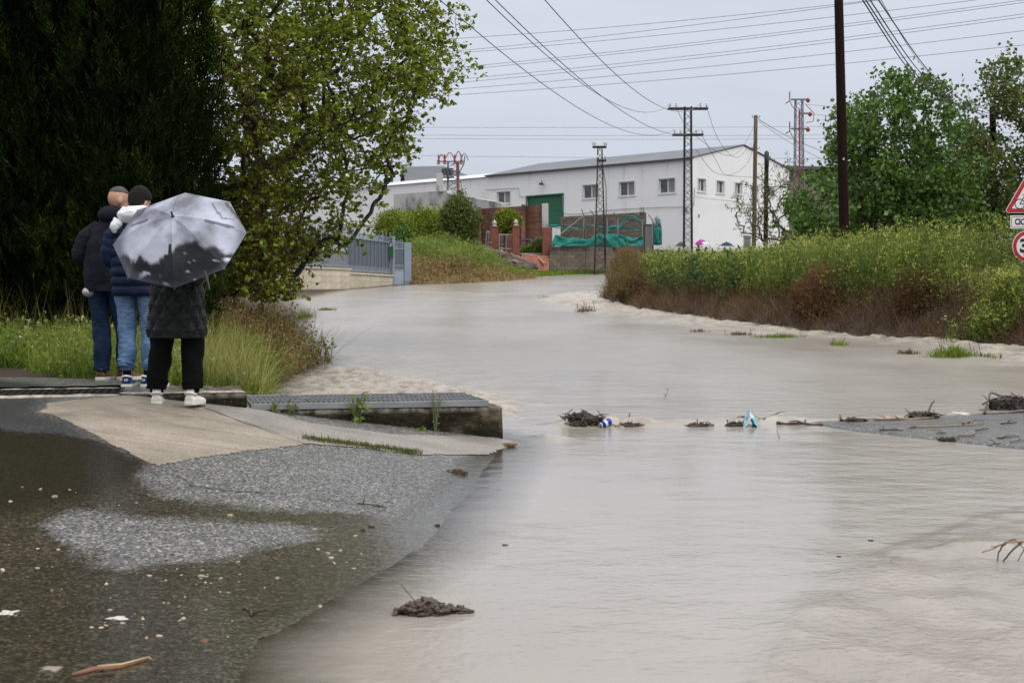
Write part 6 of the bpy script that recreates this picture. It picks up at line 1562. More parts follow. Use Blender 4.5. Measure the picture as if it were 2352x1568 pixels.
def limb(mb, pts, rad, n=24, m=26, wr=.006, seed=0, bands=None):
    """wrinkled tube along a smooth path, for sleeves and trouser legs"""
    P = np.array(pts, float); t = np.linspace(0, 1, len(P)); tt = np.linspace(0, 1, m)
    q = np.stack([np.interp(tt, t, P[:, i]) for i in range(3)], 1); r_ = np.interp(tt, t, rad)
    for _ in range(2): q[1:-1] = (q[:-2] + 2 * q[1:-1] + q[2:]) / 4
    rings = []; u0 = None
    for i in range(m):
        d_ = Vector(q[min(i + 1, m - 1)] - q[max(i - 1, 0)]).normalized(); u = (u0 - d_ * u0.dot(d_)).normalized() if u0 else d_.cross(Vector((0, 1, .01))).normalized(); u0 = u; w_ = d_.cross(u)
        th = np.arange(n) * 2 * math.pi / n; nz = fbm(np.cos(th) * 1.3 + seed + 5, np.sin(th) * .8 + tt[i] * 13 + seed, seed, 3) - .5
        dd = nz * wr * 2
        if bands: dd = dd + bands * (np.abs(np.sin(math.pi * tt[i] * m / 5.5)) ** .6 - .6)
        rings.append([tuple(Vector(q[i]) + (u * math.cos(a) + w_ * math.sin(a)) * (r_[i] + e_)) for a, e_ in zip(th, dd)])
    mb.loft(rings); return mb
def trousers(parent, mat, s, feet, hem=.10, hip=.97, r_=(.10, .082, .066), wr=.009, seed=0, name='trousers', cuff=None):
    mb = MB()
    for i, sd in enumerate((-1, 1)):
        fx, fy = feet[i]
        limb(mb, [(sd * .085, 0, hip * s), (sd * .095, 0, .85 * s), (sd * .05 + fx * .5, fy * .5 + .03, .50 * s), (fx * .95, fy * .9 - .005, .25 * s), (fx, fy - .01, hem)], [r_[0] * 1.02, r_[0], r_[1], r_[2] * 1.05, r_[2]], 30, 46, wr, seed + i * 7)
    mb.loft([superring((0, 0, z), rx, ry, 30) for z, rx, ry in ((.80 * s, .17, .105), (.88 * s, .185, .12), (.97 * s, .18, .115), (1.02 * s, .16, .10))])
    o = mb.build(name, mat, parent, True)
    if cuff:
        for i in (0, 1):
            fx, fy = feet[i]; c = MB(); limb(c, [(fx, fy - .01, hem + .055), (fx, fy - .012, hem + .02), (fx, fy - .012, hem - .025)], [r_[2] * 1.0, cuff * 1.08, cuff], 30, 10, .006, 90 + i); c.build('cuff', mat, o, True)
    return o
def shoe(parent, fx, fy, yaw, upper, sole, name='shoe', trim=None, L=.285, sock=None, logo=None):
    M = Matrix.Translation((fx, fy, 0)) @ rotz(yaw)
    prof = [(-.085, .030, .075), (-.080, .036, .088), (-.05, .040, .086), (.0, .041, .082), (.05, .043, .072), (.10, .047, .060), (.15, .045, .052), (.185, .034, .044), (.20, .018, .034)]
    k = L / .285; rings = []
    for y, hw, top in prof:
        rings.append([tuple(M @ Vector((hw * 1.18 * math.cos(a) * k, y * k, .022 + (top - .022) * max(0, math.sin(a)) ** .8 if math.sin(a) > 0 else .022))) for a in np.linspace(0, 2 * math.pi, 18, endpoint=False)])
    o = MB().loft(rings).build(name, upper, parent, True)
    ol = [(y * k, hw * k) for y, hw in ((-.094, .026), (-.086, .044), (-.05, .050), (.0, .050), (.05, .053), (.10, .058), (.15, .055), (.19, .040), (.208, .018))]
    pts = [(hw, y) for y, hw in ol] + [(-hw, y) for y, hw in ol[::-1]]
    so_ = MB(); n = len(pts); v = [M @ Vector((x, y, z)) for z, q in ((.0, .97), (.012, 1.0), (.032, .985)) for x, y in [(a * q, b_ * q) for a, b_ in pts]]
    f = [tuple(range(n))[::-1], tuple(range(2 * n, 3 * n))] + [(r_ * n + i, r_ * n + (i + 1) % n, (r_ + 1) * n + (i + 1) % n, (r_ + 1) * n + i) for r_ in (0, 1) for i in range(n)]
    so_.add(v, f).build('sole', sole, o, False)
    # padded collar round the ankle
    col_ = MB(); ring_pts = [M @ Vector((.039 * math.cos(a), -.045 + .052 * math.sin(a), .086 + .018 * max(0, -math.sin(a)) - .004)) for a in np.linspace(0, 2 * math.pi, 17)]
    col_.tube(ring_pts, .009, 6, False).build('collar', trim or upper, o, True)
    if trim is not None and logo:
        MB().box(-.022, .022, -.0925, -.086, .045, .088, M).build('heel_tab', upper, o)
        lg = text(logo, .026, M @ Vector((0, -.0935, .066)), trim, o, .0015); lg.rotation_euler = (R(90), 0, yaw)
        for s_ in (-1, 1): MB().box(s_ * .040, s_ * .0435, -.07, .05, .034, .044, M).build('stripe', trim, o)
    if sock is not None: MB().tube([M @ Vector((0, -.04, .06)), M @ Vector((0, -.04, .16))], [.036, .034], 14).build('sock', sock, o, True)
    return o
def cloth_mat(name, c1, c2, rough=.8, scale=25, bumps=.35, spec=.25, fold=3, sheen=0):
    m, nt, b = newmat(name); v = coords(nt)
    c = rampn(nt, noise(nt, coords(nt, 'Object', (1.5, 1.5, 1)), fold, 5), [(.35, c2), (.65, c1)])
    nt.links.new(c, b.inputs['Base Color']); b.inputs['Roughness'].default_value = rough; b.inputs['Specular IOR Level'].default_value = spec
    h = math_(nt, 'ADD', noise(nt, coords(nt, 'Object', (1, 1, 2.5)), scale, 5), math_(nt, 'MULTIPLY', noise(nt, v, 500, 1), .15))
    bump(nt, b, h, bumps, .02); return m
skin = cloth_mat('skin', (.48, .27, .19), (.42, .22, .155), .5, 40, .08, .4)
navy_p = cloth_mat('navy_puffer', (.010, .018, .048), (.004, .009, .026), .6, 16, .5, .15)
black_j = cloth_mat('black_navy_jacket', (.014, .016, .024), (.006, .007, .011), .7, 18, .5, .12)
quilt = cloth_mat('black_quilted_nylon', (.007, .008, .008), (.002, .003, .003), .32, 22, .7, .30)
black_t = cloth_mat('black_jersey', (.006, .006, .006), (.004, .004, .004), .95, 20, .4, .1)
def denim(name, c1, c2):
    m, nt, b = newmat(name); v = coords(nt, 'Object', (1, 1, .6)); c = rampn(nt, noise(nt, v, 9, 6), [(.36, c2), (.64, c1)])
    wv = noise(nt, coords(nt, 'Object', (1, 1, 3.5)), 14, 4); c = mixc(nt, mapr(nt, wv, .5, .7, 0, .45), c, tuple(min(1, x * 1.7) for x in c1))
    nt.links.new(c, b.inputs['Base Color']); b.inputs['Roughness'].default_value = .85; b.inputs['Specular IOR Level'].default_value = .15
    bump(nt, b, math_(nt, 'ADD', wv, math_(nt, 'MULTIPLY', noise(nt, coords(nt), 350, 1), .12)), .6, .025); return m
jean_l = denim('light_denim', (.13, .215, .345), (.065, .12, .22)); jean_d = denim('dark_denim', (.012, .026, .060), (.007, .015, .036))
white_c = cloth_mat('white_cotton', (.78, .79, .82), (.68, .69, .73), .8, 10, .4)
white_s = cloth_mat('white_leather', (.78, .75, .68), (.70, .67, .60), .5, 30, .1, .4); sole_w = cloth_mat('white_sole', (.74, .71, .64), (.66, .63, .56), .6, 40, .1)
blue_s = cloth_mat('blue_suede', (.018, .055, .16), (.012, .038, .11), .7, 30, .2); brown_l = cloth_mat('brown_leather', (.13, .05, .022), (.085, .032, .015), .5, 30, .2, .4)
grey_hair = cloth_mat('grey_hair', (.16, .155, .15), (.07, .068, .066), .6, 120, .8); dark_hair = cloth_mat('dark_brown_hair', (.014, .008, .006), (.007, .004, .003), .6, 70, 1.0, .2)
lilac = cloth_mat('pale_shirt', (.50, .45, .50), (.42, .38, .42), .8)
def hair(parent, Mh, mat, kind):
    v = []; f = []; n, m = 40, 22
    for i in range(m + 1):
        ph = math.pi / 2 - i / m * math.pi * .88
        for k in range(n):
            a = 2 * math.pi * k / n; back = -math.sin(a)                       # -y is the back of the head
            jit = .10 * (float(fbm(np.array([a * 9]), np.array([1.0]), 8)[0]) - .5)
            lim = (R(-22) - R(40) * max(0, back) ** .7 + R(38) * max(0, -back) + jit) if kind == 'full' else (R(26) - R(6) * back + jit)
            p = max(ph, lim); q = float(fbm(np.array([a * 7]), np.array([i * .9]), 3)[0]) - .5
            e_ = (.013 + q * .012 if kind == 'full' else .005 + q * .006) if ph > lim else -.006
            v.append(Mh @ Vector(((.077 + e_) * math.cos(p) * math.cos(a), -.012 + (.095 + e_) * math.cos(p) * math.sin(a), .02 + (.100 + e_) * math.sin(p))))
    for i in range(m):
        for k in range(n): f.append((i * n + k, i * n + (k + 1) % n, (i + 1) * n + (k + 1) % n, (i + 1) * n + k))
    return MB().add(v, f).build('hair', mat, parent, True)
nodisp = lambda th, z: 0 * th
# --- older man in a dark jacket
def man():
    feet = ((-.02, -.05), (.16, .05)); s = 1.0
    o = thing('person', 'man with short grey hair in dark jacket, navy jeans and brown shoes', 'person', (-3.63, 12.75, g(-3.63, 12.75) + .004), R(-12))
    bd, Mh = body(o, 1.76, skin, R(-48), R(12), feet, lean=(.10, .02))
    trousers(o, jean_d, s, feet, .085, r_=(.098, .078, .072), wr=.014, seed=3)
    bulge = lambda th, z: .012 * (fbm(np.cos(th) * 2 + 4, np.sin(th) * 2 + z * 9, 5, 3) - .5) * 2 + .006 * np.abs(np.sin(z * 22))
    jk = garment('jacket', [(.79, 0, 0, .20, .135), (.86, 0, 0, .205, .14), (1.0, 0, 0, .21, .14), (1.2, .04, 0, .225, .145), (1.34, .075, .01, .21, .135), (1.43, .10, .015, .17, .12), (1.52, .10, .015, .105, .095)], bulge, black_j, o, 64, 60)
    mb = MB(); limb(mb, [(-.09, 0, 1.40), (-.185, -.02, 1.29), (-.27, -.03, 1.12), (-.20, .14, .98)], [.04, .078, .068, .05], 26, 30, .012, 4, .005); mb.build('sleeve', black_j, jk, True)
    mb = MB(); limb(mb, [(.25, 0, 1.40), (.31, -.02, 1.29), (.28, .02, 1.12), (.16, .20, 1.02)], [.04, .078, .068, .05], 26, 30, .012, 8, .005); mb.build('sleeve', black_j, jk, True)
    ho = MB(); ellipsoid(ho, (.09, -.07, 1.475), (.14, .085, .085), 22, 12); ho.build('hood', black_j, jk, True)
    mb = MB(); ellipsoid(mb, (-.135, -.045, .79), (.07, .09, .05), 16, 10); mb.build('shirt_tail', lilac, o, True)
    hair(o, Mh, grey_hair, 'top')
    shoe(o, feet[0][0], feet[0][1] + .02, R(8), brown_l, sole_w, sock=black_t); shoe(o, feet[1][0], feet[1][1] + .02, R(-24), brown_l, sole_w, sock=black_t)
man()
# --- youth in a navy puffer with a white hood
def youth():
    feet = ((-.085, 0), (.115, .0)); s = .985
    o = thing('person', 'youth in navy puffer jacket with white hood and light blue jeans', 'person', (-3.17, 12.02, .803), R(-4))
    bd, Mh = body(o, 1.72, skin, R(-30), R(14), feet, lean=(.02, .02))
    trousers(o, jean_l, s, feet, .17, r_=(.100, .080, .068), wr=.018, seed=11, cuff=.050)
    puff = lambda th, z: .020 * (np.abs(np.sin(math.pi * (z - .77) / .082)) ** .55 - .5) + .010 * (fbm(np.cos(th) * 3 + 4, np.sin(th) * 3 + z * 14, 15, 3) - .5)
    jk = garment('puffer_jacket', [(.77, 0, 0, .195, .14), (.84, 0, 0, .205, .145), (1.0, 0, 0, .215, .15), (1.2, .01, 0, .23, .155), (1.32, .015, 0, .22, .145), (1.40, .02, .01, .17, .12), (1.44, .02, .01, .10, .09)], puff, navy_p, o, 64, 110)
    for sd, sx in ((-1, -.215), (1, .25)):
        mb = MB(); limb(mb, [(sd * .15 + .02, 0, 1.385), (sx + .02, -.02, 1.27), (sx - sd * -.02, -.02, 1.10), (sd * .14, .22, .98)], [.05, .088, .075, .055], 28, 44, .006, 4 + sd, .012); mb.build('sleeve', navy_p, jk, True)
    # hood: a soft fold of white cotton lying on the shoulders
    hv = []; n, m = 30, 16
    for i in range(m):
        u = i / (m - 1)
        ring_ = []
        for k in range(n):
            a = 2 * math.pi * k / n; ca, sa = math.cos(a), math.sin(a)
            rx = .115 + .045 * math.sin(math.pi * u); ry = .085 + .05 * math.sin(math.pi * u); q = float(fbm(np.array([a * 2]), np.array([u * 5]), 66)[0]) - .5
            ring_.append((.02 + (rx + q * .03) * ca, -.035 + (ry + q * .03) * sa - .035 * u * (sa < 0), 1.385 + u * .135 + .02 * q - .02 * (1 - u) * (sa < 0)))
        hv.append(ring_)
    MB().loft(hv).build('hood', white_c, o, True)
    mb = MB(); limb(mb, [(-.12, -.10, 1.40), (-.15, -.12, 1.35), (-.145, -.115, 1.30)], [.05, .045, .02], 20, 14, .01, 3); mb.build('hood_tip', white_c, o, True)
    hair(o, Mh, dark_hair, 'full')
    shoe(o, feet[0][0], .02, R(10), blue_s, sole_w, trim=white_c, sock=black_t, logo='LV'); shoe(o, feet[1][0], .02, R(-22), blue_s, sole_w, trim=white_c, sock=black_t, logo='LV')
youth()
# --- person in the quilted coat under the umbrella
UMB_C = at(406, 526, 10.55); UMB_AX = Vector((-.05, -.74, .66)).normalized()
HANDP = UMB_C - UMB_AX * .40
def coat_person():
    feet = ((-.155, .0), (.125, .0)); s = .91
    base = Vector((-2.61, 11.08, 0)); base.z = g(base.x, base.y) + .008
    o = thing('person', 'person in black quilted coat and white shoes behind the open umbrella', 'person', base, 0)
    hp_ = HANDP - base
    bd, Mh = body(o, 1.58, skin, 0, R(15), feet, wrists=[((-.12, .25, 1.02), (.3, .9, .1)), ((hp_.x, hp_.y + .02, hp_.z - .05), (-.2, -.1, .9))])
    trousers(o, black_t, s, feet, .12, r_=(.105, .088, .078), wr=.014, seed=23, cuff=.05)
    def dia(th, z):
        u = th * .21 / .125; v_ = z / .195
        a = np.abs(((u + v_) % 1) - .5) * 2; b_ = np.abs(((u - v_) % 1) - .5) * 2
        d1 = 1 - a; d2 = 1 - b_; dd = np.minimum(np.minimum(a, 1), np.minimum(b_, 1))
        return .036 * np.sqrt(np.clip(dd, 0, 1)) + .010 * (fbm(np.cos(th) * 4 + 4, np.sin(th) * 4 + z * 22, 19, 3) - .5)
    ct = garment('quilted_coat', [(.525, .0, 0, .205, .15), (.56, 0, 0, .208, .152), (.75, 0, 0, .19, .145), (.95, 0, 0, .172, .13), (1.10, 0, 0, .175, .125), (1.22, 0, 0, .19, .13), (1.29, 0, 0, .15, .11), (1.33, 0, 0, .08, .08)], dia, quilt, o, 120, 130, 2.2)
    MB().tube([(.212 * math.cos(a), .158 * math.sin(a), .53) for a in np.linspace(0, 2 * math.pi, 49)], .014, 8, False).build('hem', quilt, ct, True)
    mb = MB(); limb(mb, [(-.15, 0, 1.26), (-.225, -.02, 1.15), (-.235, -.01, 1.07), (-.13, .2, 1.02)], [.075, .078, .068, .055], 28, 34, .010, 5); mb.build('sleeve', quilt, ct, True)
    mb = MB(); limb(mb, [(.15, 0, 1.26), (.235, -.04, 1.13), (hp_.x + .06, hp_.y + .06, hp_.z - .10), (hp_.x, hp_.y + .02, hp_.z - .06)], [.075, .078, .06, .05], 28, 34, .010, 6); mb.build('sleeve', quilt, ct, True)
    hair(o, Mh, dark_hair, 'full')
    shoe(o, feet[0][0] - .0, .0, R(10), white_s, sole_w, sock=white_c, L=.26); shoe(o, feet[1][0], .0, R(-10), white_s, sole_w, sock=white_c, L=.26)
coat_person()
# --- the printed umbrella
def umbrella_frame(ax, roll):
    z = Vector(ax).normalized(); up = Vector((0, 0, 1)); x = up.cross(z).normalized(); y = z.cross(x); M = Matrix((x, y, z)).transposed().to_4x4(); return M @ rotz(roll)
def canopy_pt(th, r_, RR, dome, nrib=8):
    """point of the canopy: ribs are circular arcs, cloth between them is pulled flatter"""
    seg = 2 * math.pi / nrib; d_ = (th % seg) - seg / 2; flat = math.cos(seg / 2) / math.cos(d_)
    k = r_ / RR; rr = r_ * (1 - (1 - flat * .985) * min(1, k * 1.05)); sag = .022 * math.cos(d_ / seg * math.pi) * math.sin(math.pi * min(1, k)) 
    return Vector((rr * math.cos(th), rr * math.sin(th), -dome * (k ** 1.75) - sag))
def printed_umbrella():
    RR, dome = .508, .235; M = umbrella_frame(UMB_AX, R(7))
    o = thing('umbrella', 'open umbrella printed with a grey stormy city scene', 'umbrella', UMB_C + UMB_AX * .13); o.rotation_euler = M.to_euler()
    m, nt, b = newmat('printed_canopy'); a_ = nt.nodes.new('ShaderNodeAttribute'); a_.attribute_name = 'print'
    nt.links.new(a_.outputs['Color'], b.inputs['Base Color']); b.inputs['Roughness'].default_value = .5; b.inputs['Specular IOR Level'].default_value = .15
    bump(nt, b, noise(nt, coords(nt), 45, 3), .10, .01)
    iM = o.matrix_basis.to_3x3() if False else M.to_3x3()
    def col(P):
        Wp = np.array([(iM @ p)[:] for p in P]); u = (Wp[:, 0] - .03) / .48; v_ = (Wp[:, 2] + .165) / .36          # picture plane: right, up
        skyc = .30 + .40 * fbm(u * 2.6 + 9, v_ * 2.2 + 4, 301, 5) ; skyc = np.clip((skyc - .38) * 2.4 + .10, .045, .46) * (.75 + .35 * fbm(u * 7, v_ * 7, 309, 3))
        edge = -.34 + .60 * (fbm(u * 3.1 + 2, u * 0 + 5, 302, 4) - .5) + .34 * np.exp(-((u - .33) / .24) ** 2) + .12 * np.exp(-((u + .55) / .12) ** 2) + .2 * sst(.6, .95, np.abs(u))
        dark = sst(.05, -.05, v_ - edge + .10 * (fbm(u * 14, v_ * 14, 303, 3) - .5))
        rim = sst(.80, .96, np.hypot(u, v_ * .97)) * (.35 + .65 * sst(.1, .6, np.abs(u))) * sst(.95, .55, v_)
        dk = .004 + .022 * fbm(u * 9, v_ * 9, 304, 4) + .35 * sst(.70, .80, fbm(u * 8, v_ * 13, 305, 4))
        val = skyc * (1 - dark) + dk * dark; val = val * (1 - rim * .75) + rim * .06
        # little figure, mast and girders of the print
        fig = (np.abs(u + .05) < np.interp(v_, [-.6, -.34, -.32, -.2, -.18, -.12], [.09, .10, .04, .035, .03, .03])) & (v_ < -.12) & (v_ > -.7); val = np.where(fig, .02, val)
        for (x0, y0, x1, y1, w_) in ((.42, .78, .62, .45, .012), (.62, .45, .78, .44, .012), (.60, .80, .95, .30, .02), (.68, .80, 1.0, .34, .012), (.42, .38, .80, .26, .03), (-.75, .50, -.55, .78, .02), (-.80, .3, -.52, .40, .03)):
            L = math.hypot(x1 - x0, y1 - y0); tt_ = np.clip(((u - x0) * (x1 - x0) + (v_ - y0) * (y1 - y0)) / L ** 2, 0, 1); dd = np.hypot(u - x0 - tt_ * (x1 - x0), v_ - y0 - tt_ * (y1 - y0))
            val = np.where(dd < w_, val * .35, val)
        wsh = sst(.10, .02, np.hypot(u - .78, (v_ + .42) * 1.6) * (.6 + fbm(u * 9, v_ * 9, 306))) ; val = np.maximum(val, .6 * wsh)
        return np.column_stack([val * .90, val * .94, val * 1.12])
    for k in range(8):
        V_ = []; nt_, nr = 22, 34
        for j in range(nr + 1):
            for i in range(nt_ + 1): V_.append(canopy_pt(k * math.pi / 4 + i / nt_ * math.pi / 4, .012 + (RR - .012) * j / nr, RR, dome))
        me = npmesh('panel', np.array([p[:] for p in V_]), grid_faces(nt_ + 1, nr + 1), True); attrc(me, 'print', col(V_))
        link('canopy_panel', me, m, o)
        th = k * math.pi / 4; pts = [canopy_pt(th, .02 + (RR - .02) * j / 8, RR, dome) + Vector((0, 0, -.006)) for j in range(9)]
        rb = MB().tube(pts, .003, 5).build('rib', galv, o)
        MB().tube([canopy_pt(th, RR * .5, RR, dome) + Vector((0, 0, -.008)), Vector((0, 0, -.22))], .0022, 4).build('stretcher', galv, rb)
        e_ = canopy_pt(th, RR, RR, dome); MB().tube([e_, e_ + (e_ - pts[-2]).normalized() * .012], [.004, .003], 6).build('rib_tip', cablem, rb)
    MB().lathe([(.004, -.02), (.014, -.005), (.012, .006), (.008, .012), (.007, .055), (.004, .062)], 10).build('ferrule', cablem, o, True)
    MB().lathe([(.0065, .05), (.0068, .062), (.001, .066)], 10).build('ferrule_tip', ceram, o, True)
    MB().tube([(0, 0, 0), (0, 0, -.50)], .006, 8).build('shaft', galv, o); MB().tube([(0, 0, -.44), (0, 0, -.56)], [.014, .012], 10).build('handle', cablem, o, True)
    st = o.matrix_basis; e_ = canopy_pt(R(-60), RR * .98, RR, dome)
    Mi = M.to_3x3().inverted(); dn = Mi @ Vector((.02, 0, -.09)); MB().tube([e_ * .94, e_ * .97 + dn * .5, e_ * .97 + dn * 1.4], [.008, .010, .007], 5).build('closing_strap', cablem, o)
printed_umbrella()
# --- far people under umbrellas by the warehouse
def far_person(px, pyt, y, label, ulabel, ucol, tilt, coatc, rpx, hgt=1.72):
    x = (px - CX) / F * y; ut = EYE - (pyt - HY) / F * y; z0 = min(g(x, y), ut - 2.02) ; z0 = ut - 2.05
    o = thing('person', label, 'person', (x, y, z0), 0, 'people waiting by the warehouse')
    bd, Mh = body(o, hgt, skin, R(30), 0, wrists=[((-.12, .22, 1.0), (.3, .9, .1)), ((.12, -.2, 1.2), (0, 0, 1))], voxel=.022)
    trousers(o, black_t, hgt / 1.75, ((-.11, 0), (.11, 0)), .08, seed=5)
    garment('coat', [(.75, 0, 0, .2, .14), (1.1, 0, 0, .22, .15), (1.36, 0, 0, .2, .13), (1.46, 0, 0, .09, .08)], nodisp, coatc, o, 24, 14)
    hair(o, Mh, dark_hair, 'full')
    for sd in (-1, 1): shoe(o, sd * .11, 0, 0, black_t, black_t)
    mm = cloth_mat('canopy_' + ulabel.split()[0] + str(px), ucol, tuple(c * .7 for c in ucol), .5, 30, .1)
    RR = rpx / F * y; M = umbrella_frame(tilt, .2); u = thing('umbrella', ulabel, 'umbrella', (x + .12, y - .2, ut), group='umbrellas by the warehouse'); u.rotation_euler = M.to_euler()
    for k in range(8):
        V_ = [canopy_pt(k * math.pi / 4 + i / 6 * math.pi / 4, .01 + (RR - .01) * j / 8, RR, .26) for j in range(9) for i in range(7)]
        link('canopy_panel', npmesh('panel', np.array([p[:] for p in V_]), grid_faces(7, 9), True), mm, u)
    MB().tube([(0, 0, .10), (0, 0, -.80)], .010, 6).build('shaft', cablem, u)
far_person(1560, 556, 100, 'person half hidden by weeds under the dark green umbrella', 'dark green umbrella just above the bank weeds', (.05, .06, .05), (0, -.2, 1), black_j, 13)
far_person(1604, 551, 101, 'person half hidden by weeds under the magenta umbrella', 'bright magenta umbrella beside the lattice pole', (.42, .03, .30), (-.25, -.35, 1), navy_p, 15)
far_person(1622, 556, 99, 'person half hidden by weeds under the white umbrella', 'white and grey umbrella tilted beside the magenta one', (.62, .63, .66), (.55, -.3, 1), black_j, 13)
far_person(1664, 556, 98, 'person half hidden by weeds under the navy umbrella', 'navy blue umbrella standing apart before the gable', (.02, .035, .09), (0, -.1, 1), black_j, 17)
# ------------------------------------------------------------------ debris, stones, litter
mudm = M_('wet_mud', (.10, .075, .05), (.05, .038, .026), .45, 20, 5, bumps=.9, bscale=35, bdist=.03)
stickm = M_('wet_stick', (.10, .062, .038), (.045, .028, .018), .6, 14, 4, bumps=.5, bscale=40, stretch=(6, 6, 1))
stickl = M_('peeled_stick', (.34, .22, .12), (.24, .15, .08), .6, 10, 4)
darkm = M_('black_rot', (.02, .015, .011), (.01, .008, .006), .6, 20, 5, bumps=.8, bscale=30, bdist=.02)
foamm = M_('pale_foam', (.62, .60, .56), (.45, .43, .39), .7, 30, 5, bumps=.8, bscale=60, bdist=.02)
def wz(p): return float(max(W(np.array([p[1]]))[0], G(np.array([p[0]]), np.array([p[1]]))[0]))
def surf(px, py):
    p = gpt(px, py); return Vector((p.x, p.y, wz(p)))
def stick(pts, r_, label, mat=stickm, name='stick', twigs=0, lift=.01, group=None, cat='stick'):
    """pts: pixels on the water or road; optional third value lifts the point above the surface (px)"""
    P = []
    for p in pts:
        q = surf(p[0], p[1]); q.z += lift + (p[2] * q.y / F if len(p) > 2 else 0); P.append(q)
    c = P[0].copy(); Q = []
    for i in range(len(P) - 1):
        for k in range(5): Q.append(P[i] + (P[i + 1] - P[i]) * (k / 5) - c + Vector((random.gauss(0, r_ * .35), random.gauss(0, r_ * .35), random.gauss(0, r_ * .3))))
    Q.append(P[-1] - c); n = len(Q)
    o = thing(name, label, cat, c, group=group)
    MB().tube(Q, [r_ * (1 - .45 * i / n) for i in range(n)], 7).build('stem', mat, o, True)
    for _ in range(twigs):
        i = random.randrange(1, n - 1); e_ = Q[i] + Vector((random.uniform(-.16, .16), random.uniform(-.10, .10), random.uniform(.0, .035)))
        MB().tube([Q[i], (Q[i] + e_) / 2 + Vector((0, 0, .015)), e_], [r_ * .6, r_ * .45, r_ * .25], 5).build('twig', mat, o, True)
    return o
def clump(px, py, wpx, hpx, label, n=70, mat=stickm, core=darkm, name='debris_heap', twr=.006):
    c = surf(px, py); k = c.y / F; w_ = wpx * k / 2; h_ = hpx * k; o = thing(name, label, 'debris', c)
    bm = bmesh.new(); bmesh.ops.create_icosphere(bm, subdivisions=4, radius=1)
    for v in bm.verts:
        q = float(fbm(np.array([v.co.x * 2.5 + 5]), np.array([v.co.y * 2.5 + v.co.z * 2.1]), int(px))[0]) - .5
        v.co = Vector((v.co.x * w_ * (.8 + q * .8), v.co.y * w_ * .5 * (.8 + q), max(-.03, v.co.z * h_ * (.75 + q * 1.5))))
    me = bpy.data.meshes.new('mass'); bm.to_mesh(me); bm.free(); link('mass', me, core, o)
    m_ = MB()
    for _ in range(n):
        a = Vector((random.gauss(0, .45) * w_, random.gauss(0, .25) * w_, random.uniform(0, .8) * h_)); d_ = Vector((random.gauss(0, 1), random.gauss(0, .4), random.gauss(.1, .35))).normalized() * random.uniform(.3, .8) * w_
        m_.tube([a - d_ / 2, a + Vector((0, 0, .01)), a + d_ / 2], [twr, twr * .8, twr * .5], 4)
    link('twigs', m_.mesh('twigs'), mat, o)
    return o
def lumpy(p, r_, seed, mat, parent):
    bm = bmesh.new(); bmesh.ops.create_icosphere(bm, subdivisions=4, radius=1)
    for v in bm.verts:
        q = float(fbm(np.array([v.co.x * 2.6 + seed]), np.array([v.co.y * 2.6 + v.co.z * 2.9 + seed]), seed, 4)[0]) - .5
        v.co = Vector((v.co.x, v.co.y, v.co.z * .62)) * r_ * (1 + 1.5 * q)
    me = bpy.data.meshes.new('lump'); bm.to_mesh(me); bm.free(); o = link('lump', me, mat, parent); o.location = p; return o
def rock(px, py, rpx, label, mat, name='stone', fl=.7, group=None, cat='stone', seed=0, p=None, sub=2):
    c = Vector(p) if p is not None else surf(px, py); r_ = rpx * c.y / F; bm = bmesh.new(); bmesh.ops.create_icosphere(bm, subdivisions=sub, radius=1)
    for v in bm.verts:
        q = float(vn(np.array([v.co.x * 1.7 + seed]), np.array([v.co.y * 1.7 + v.co.z * 1.9 + seed]), seed)[0])
        v.co = Vector((v.co.x, v.co.y, v.co.z * fl)) * r_ * (.45 + 1.0 * q)
    me = bpy.data.meshes.new(name); bm.to_mesh(me); bm.free(); me.polygons.foreach_set('use_smooth', [True] * len(me.polygons))
    o = link(name, me, mat); o.location = c + Vector((0, 0, r_ * fl * .35)); return tag(o, label, cat, group) if label else o

# line of debris caught on the edge of the road
clump(1340, 980, 100, 36, 'black root clump caught beside the blue can', 90, stickm)
clump(2320, 945, 100, 40, 'tangle of black branches piled beside the green can', 110, stickm)
clump(2120, 960, 80, 13, 'small heap of dark twigs on the weir of foam', 50)
clump(1450, 980, 70, 8, 'thin twigs caught between blue can and teal bag', 34, stickm, stickm)
clump(1600, 979, 70, 5, 'brown twig litter washed against the foam line', 30, stickm, stickm)
clump(1690, 978, 60, 9, 'dark twigs tangled around the teal bag', 30, stickm, darkm)
clump(1960, 967, 70, 6, 'dark twig litter at the tip of the road crown', 30, stickm, darkm)
clump(1050, 1088, 46, 10, 'twig tangle stranded on the edge of the asphalt', 26, stickm, stickm, twr=.005)
clump(2175, 1014, 50, 8, 'twig tangle at the lower edge of the dry road crown', 26, stickm, darkm, twr=.005)
stick([(1782, 975), (1890, 977)], .016, 'straight brown stick lying along the foam line', stickm, twigs=2)
stick([(2010, 966), (2145, 962)], .012, 'pale peeled branch along the foam line near the heap', stickl, twigs=2)
stick([(2090, 985), (2180, 981), (2260, 976)], .008, 'long pale twig lying across the dry road crown', stickl, twigs=3)
stick([(2128, 957), (2146, 950, 26)], .013, 'short dark stick poking up from the twig heap', stickm)
stick([(2262, 952), (2268, 946, 20), (2276, 942, 38)], .012, 'bare stick standing out of the branch tangle', stickm)
stick([(2276, 942, 36), (2310, 942, 30), (2352, 940, 26)], .006, 'thin arched twig above the branch tangle', stickm, twigs=3)
stick([(1660, 974), (1730, 966, 12)], .008, 'bent twig beside the teal bag', stickm, twigs=3)
stick([(1740, 972), (1790, 962, 12)], .007, 'twig leaning up right of the teal bag', stickm, twigs=2)
stick([(1790, 1010), (1784, 1000, 10)], .004, 'single green stalk poking out of the shallows', stickm)
stick([(2020, 992), (2075, 990)], .007, 'short twig at the tip of the dry road crown', stickm, twigs=2)
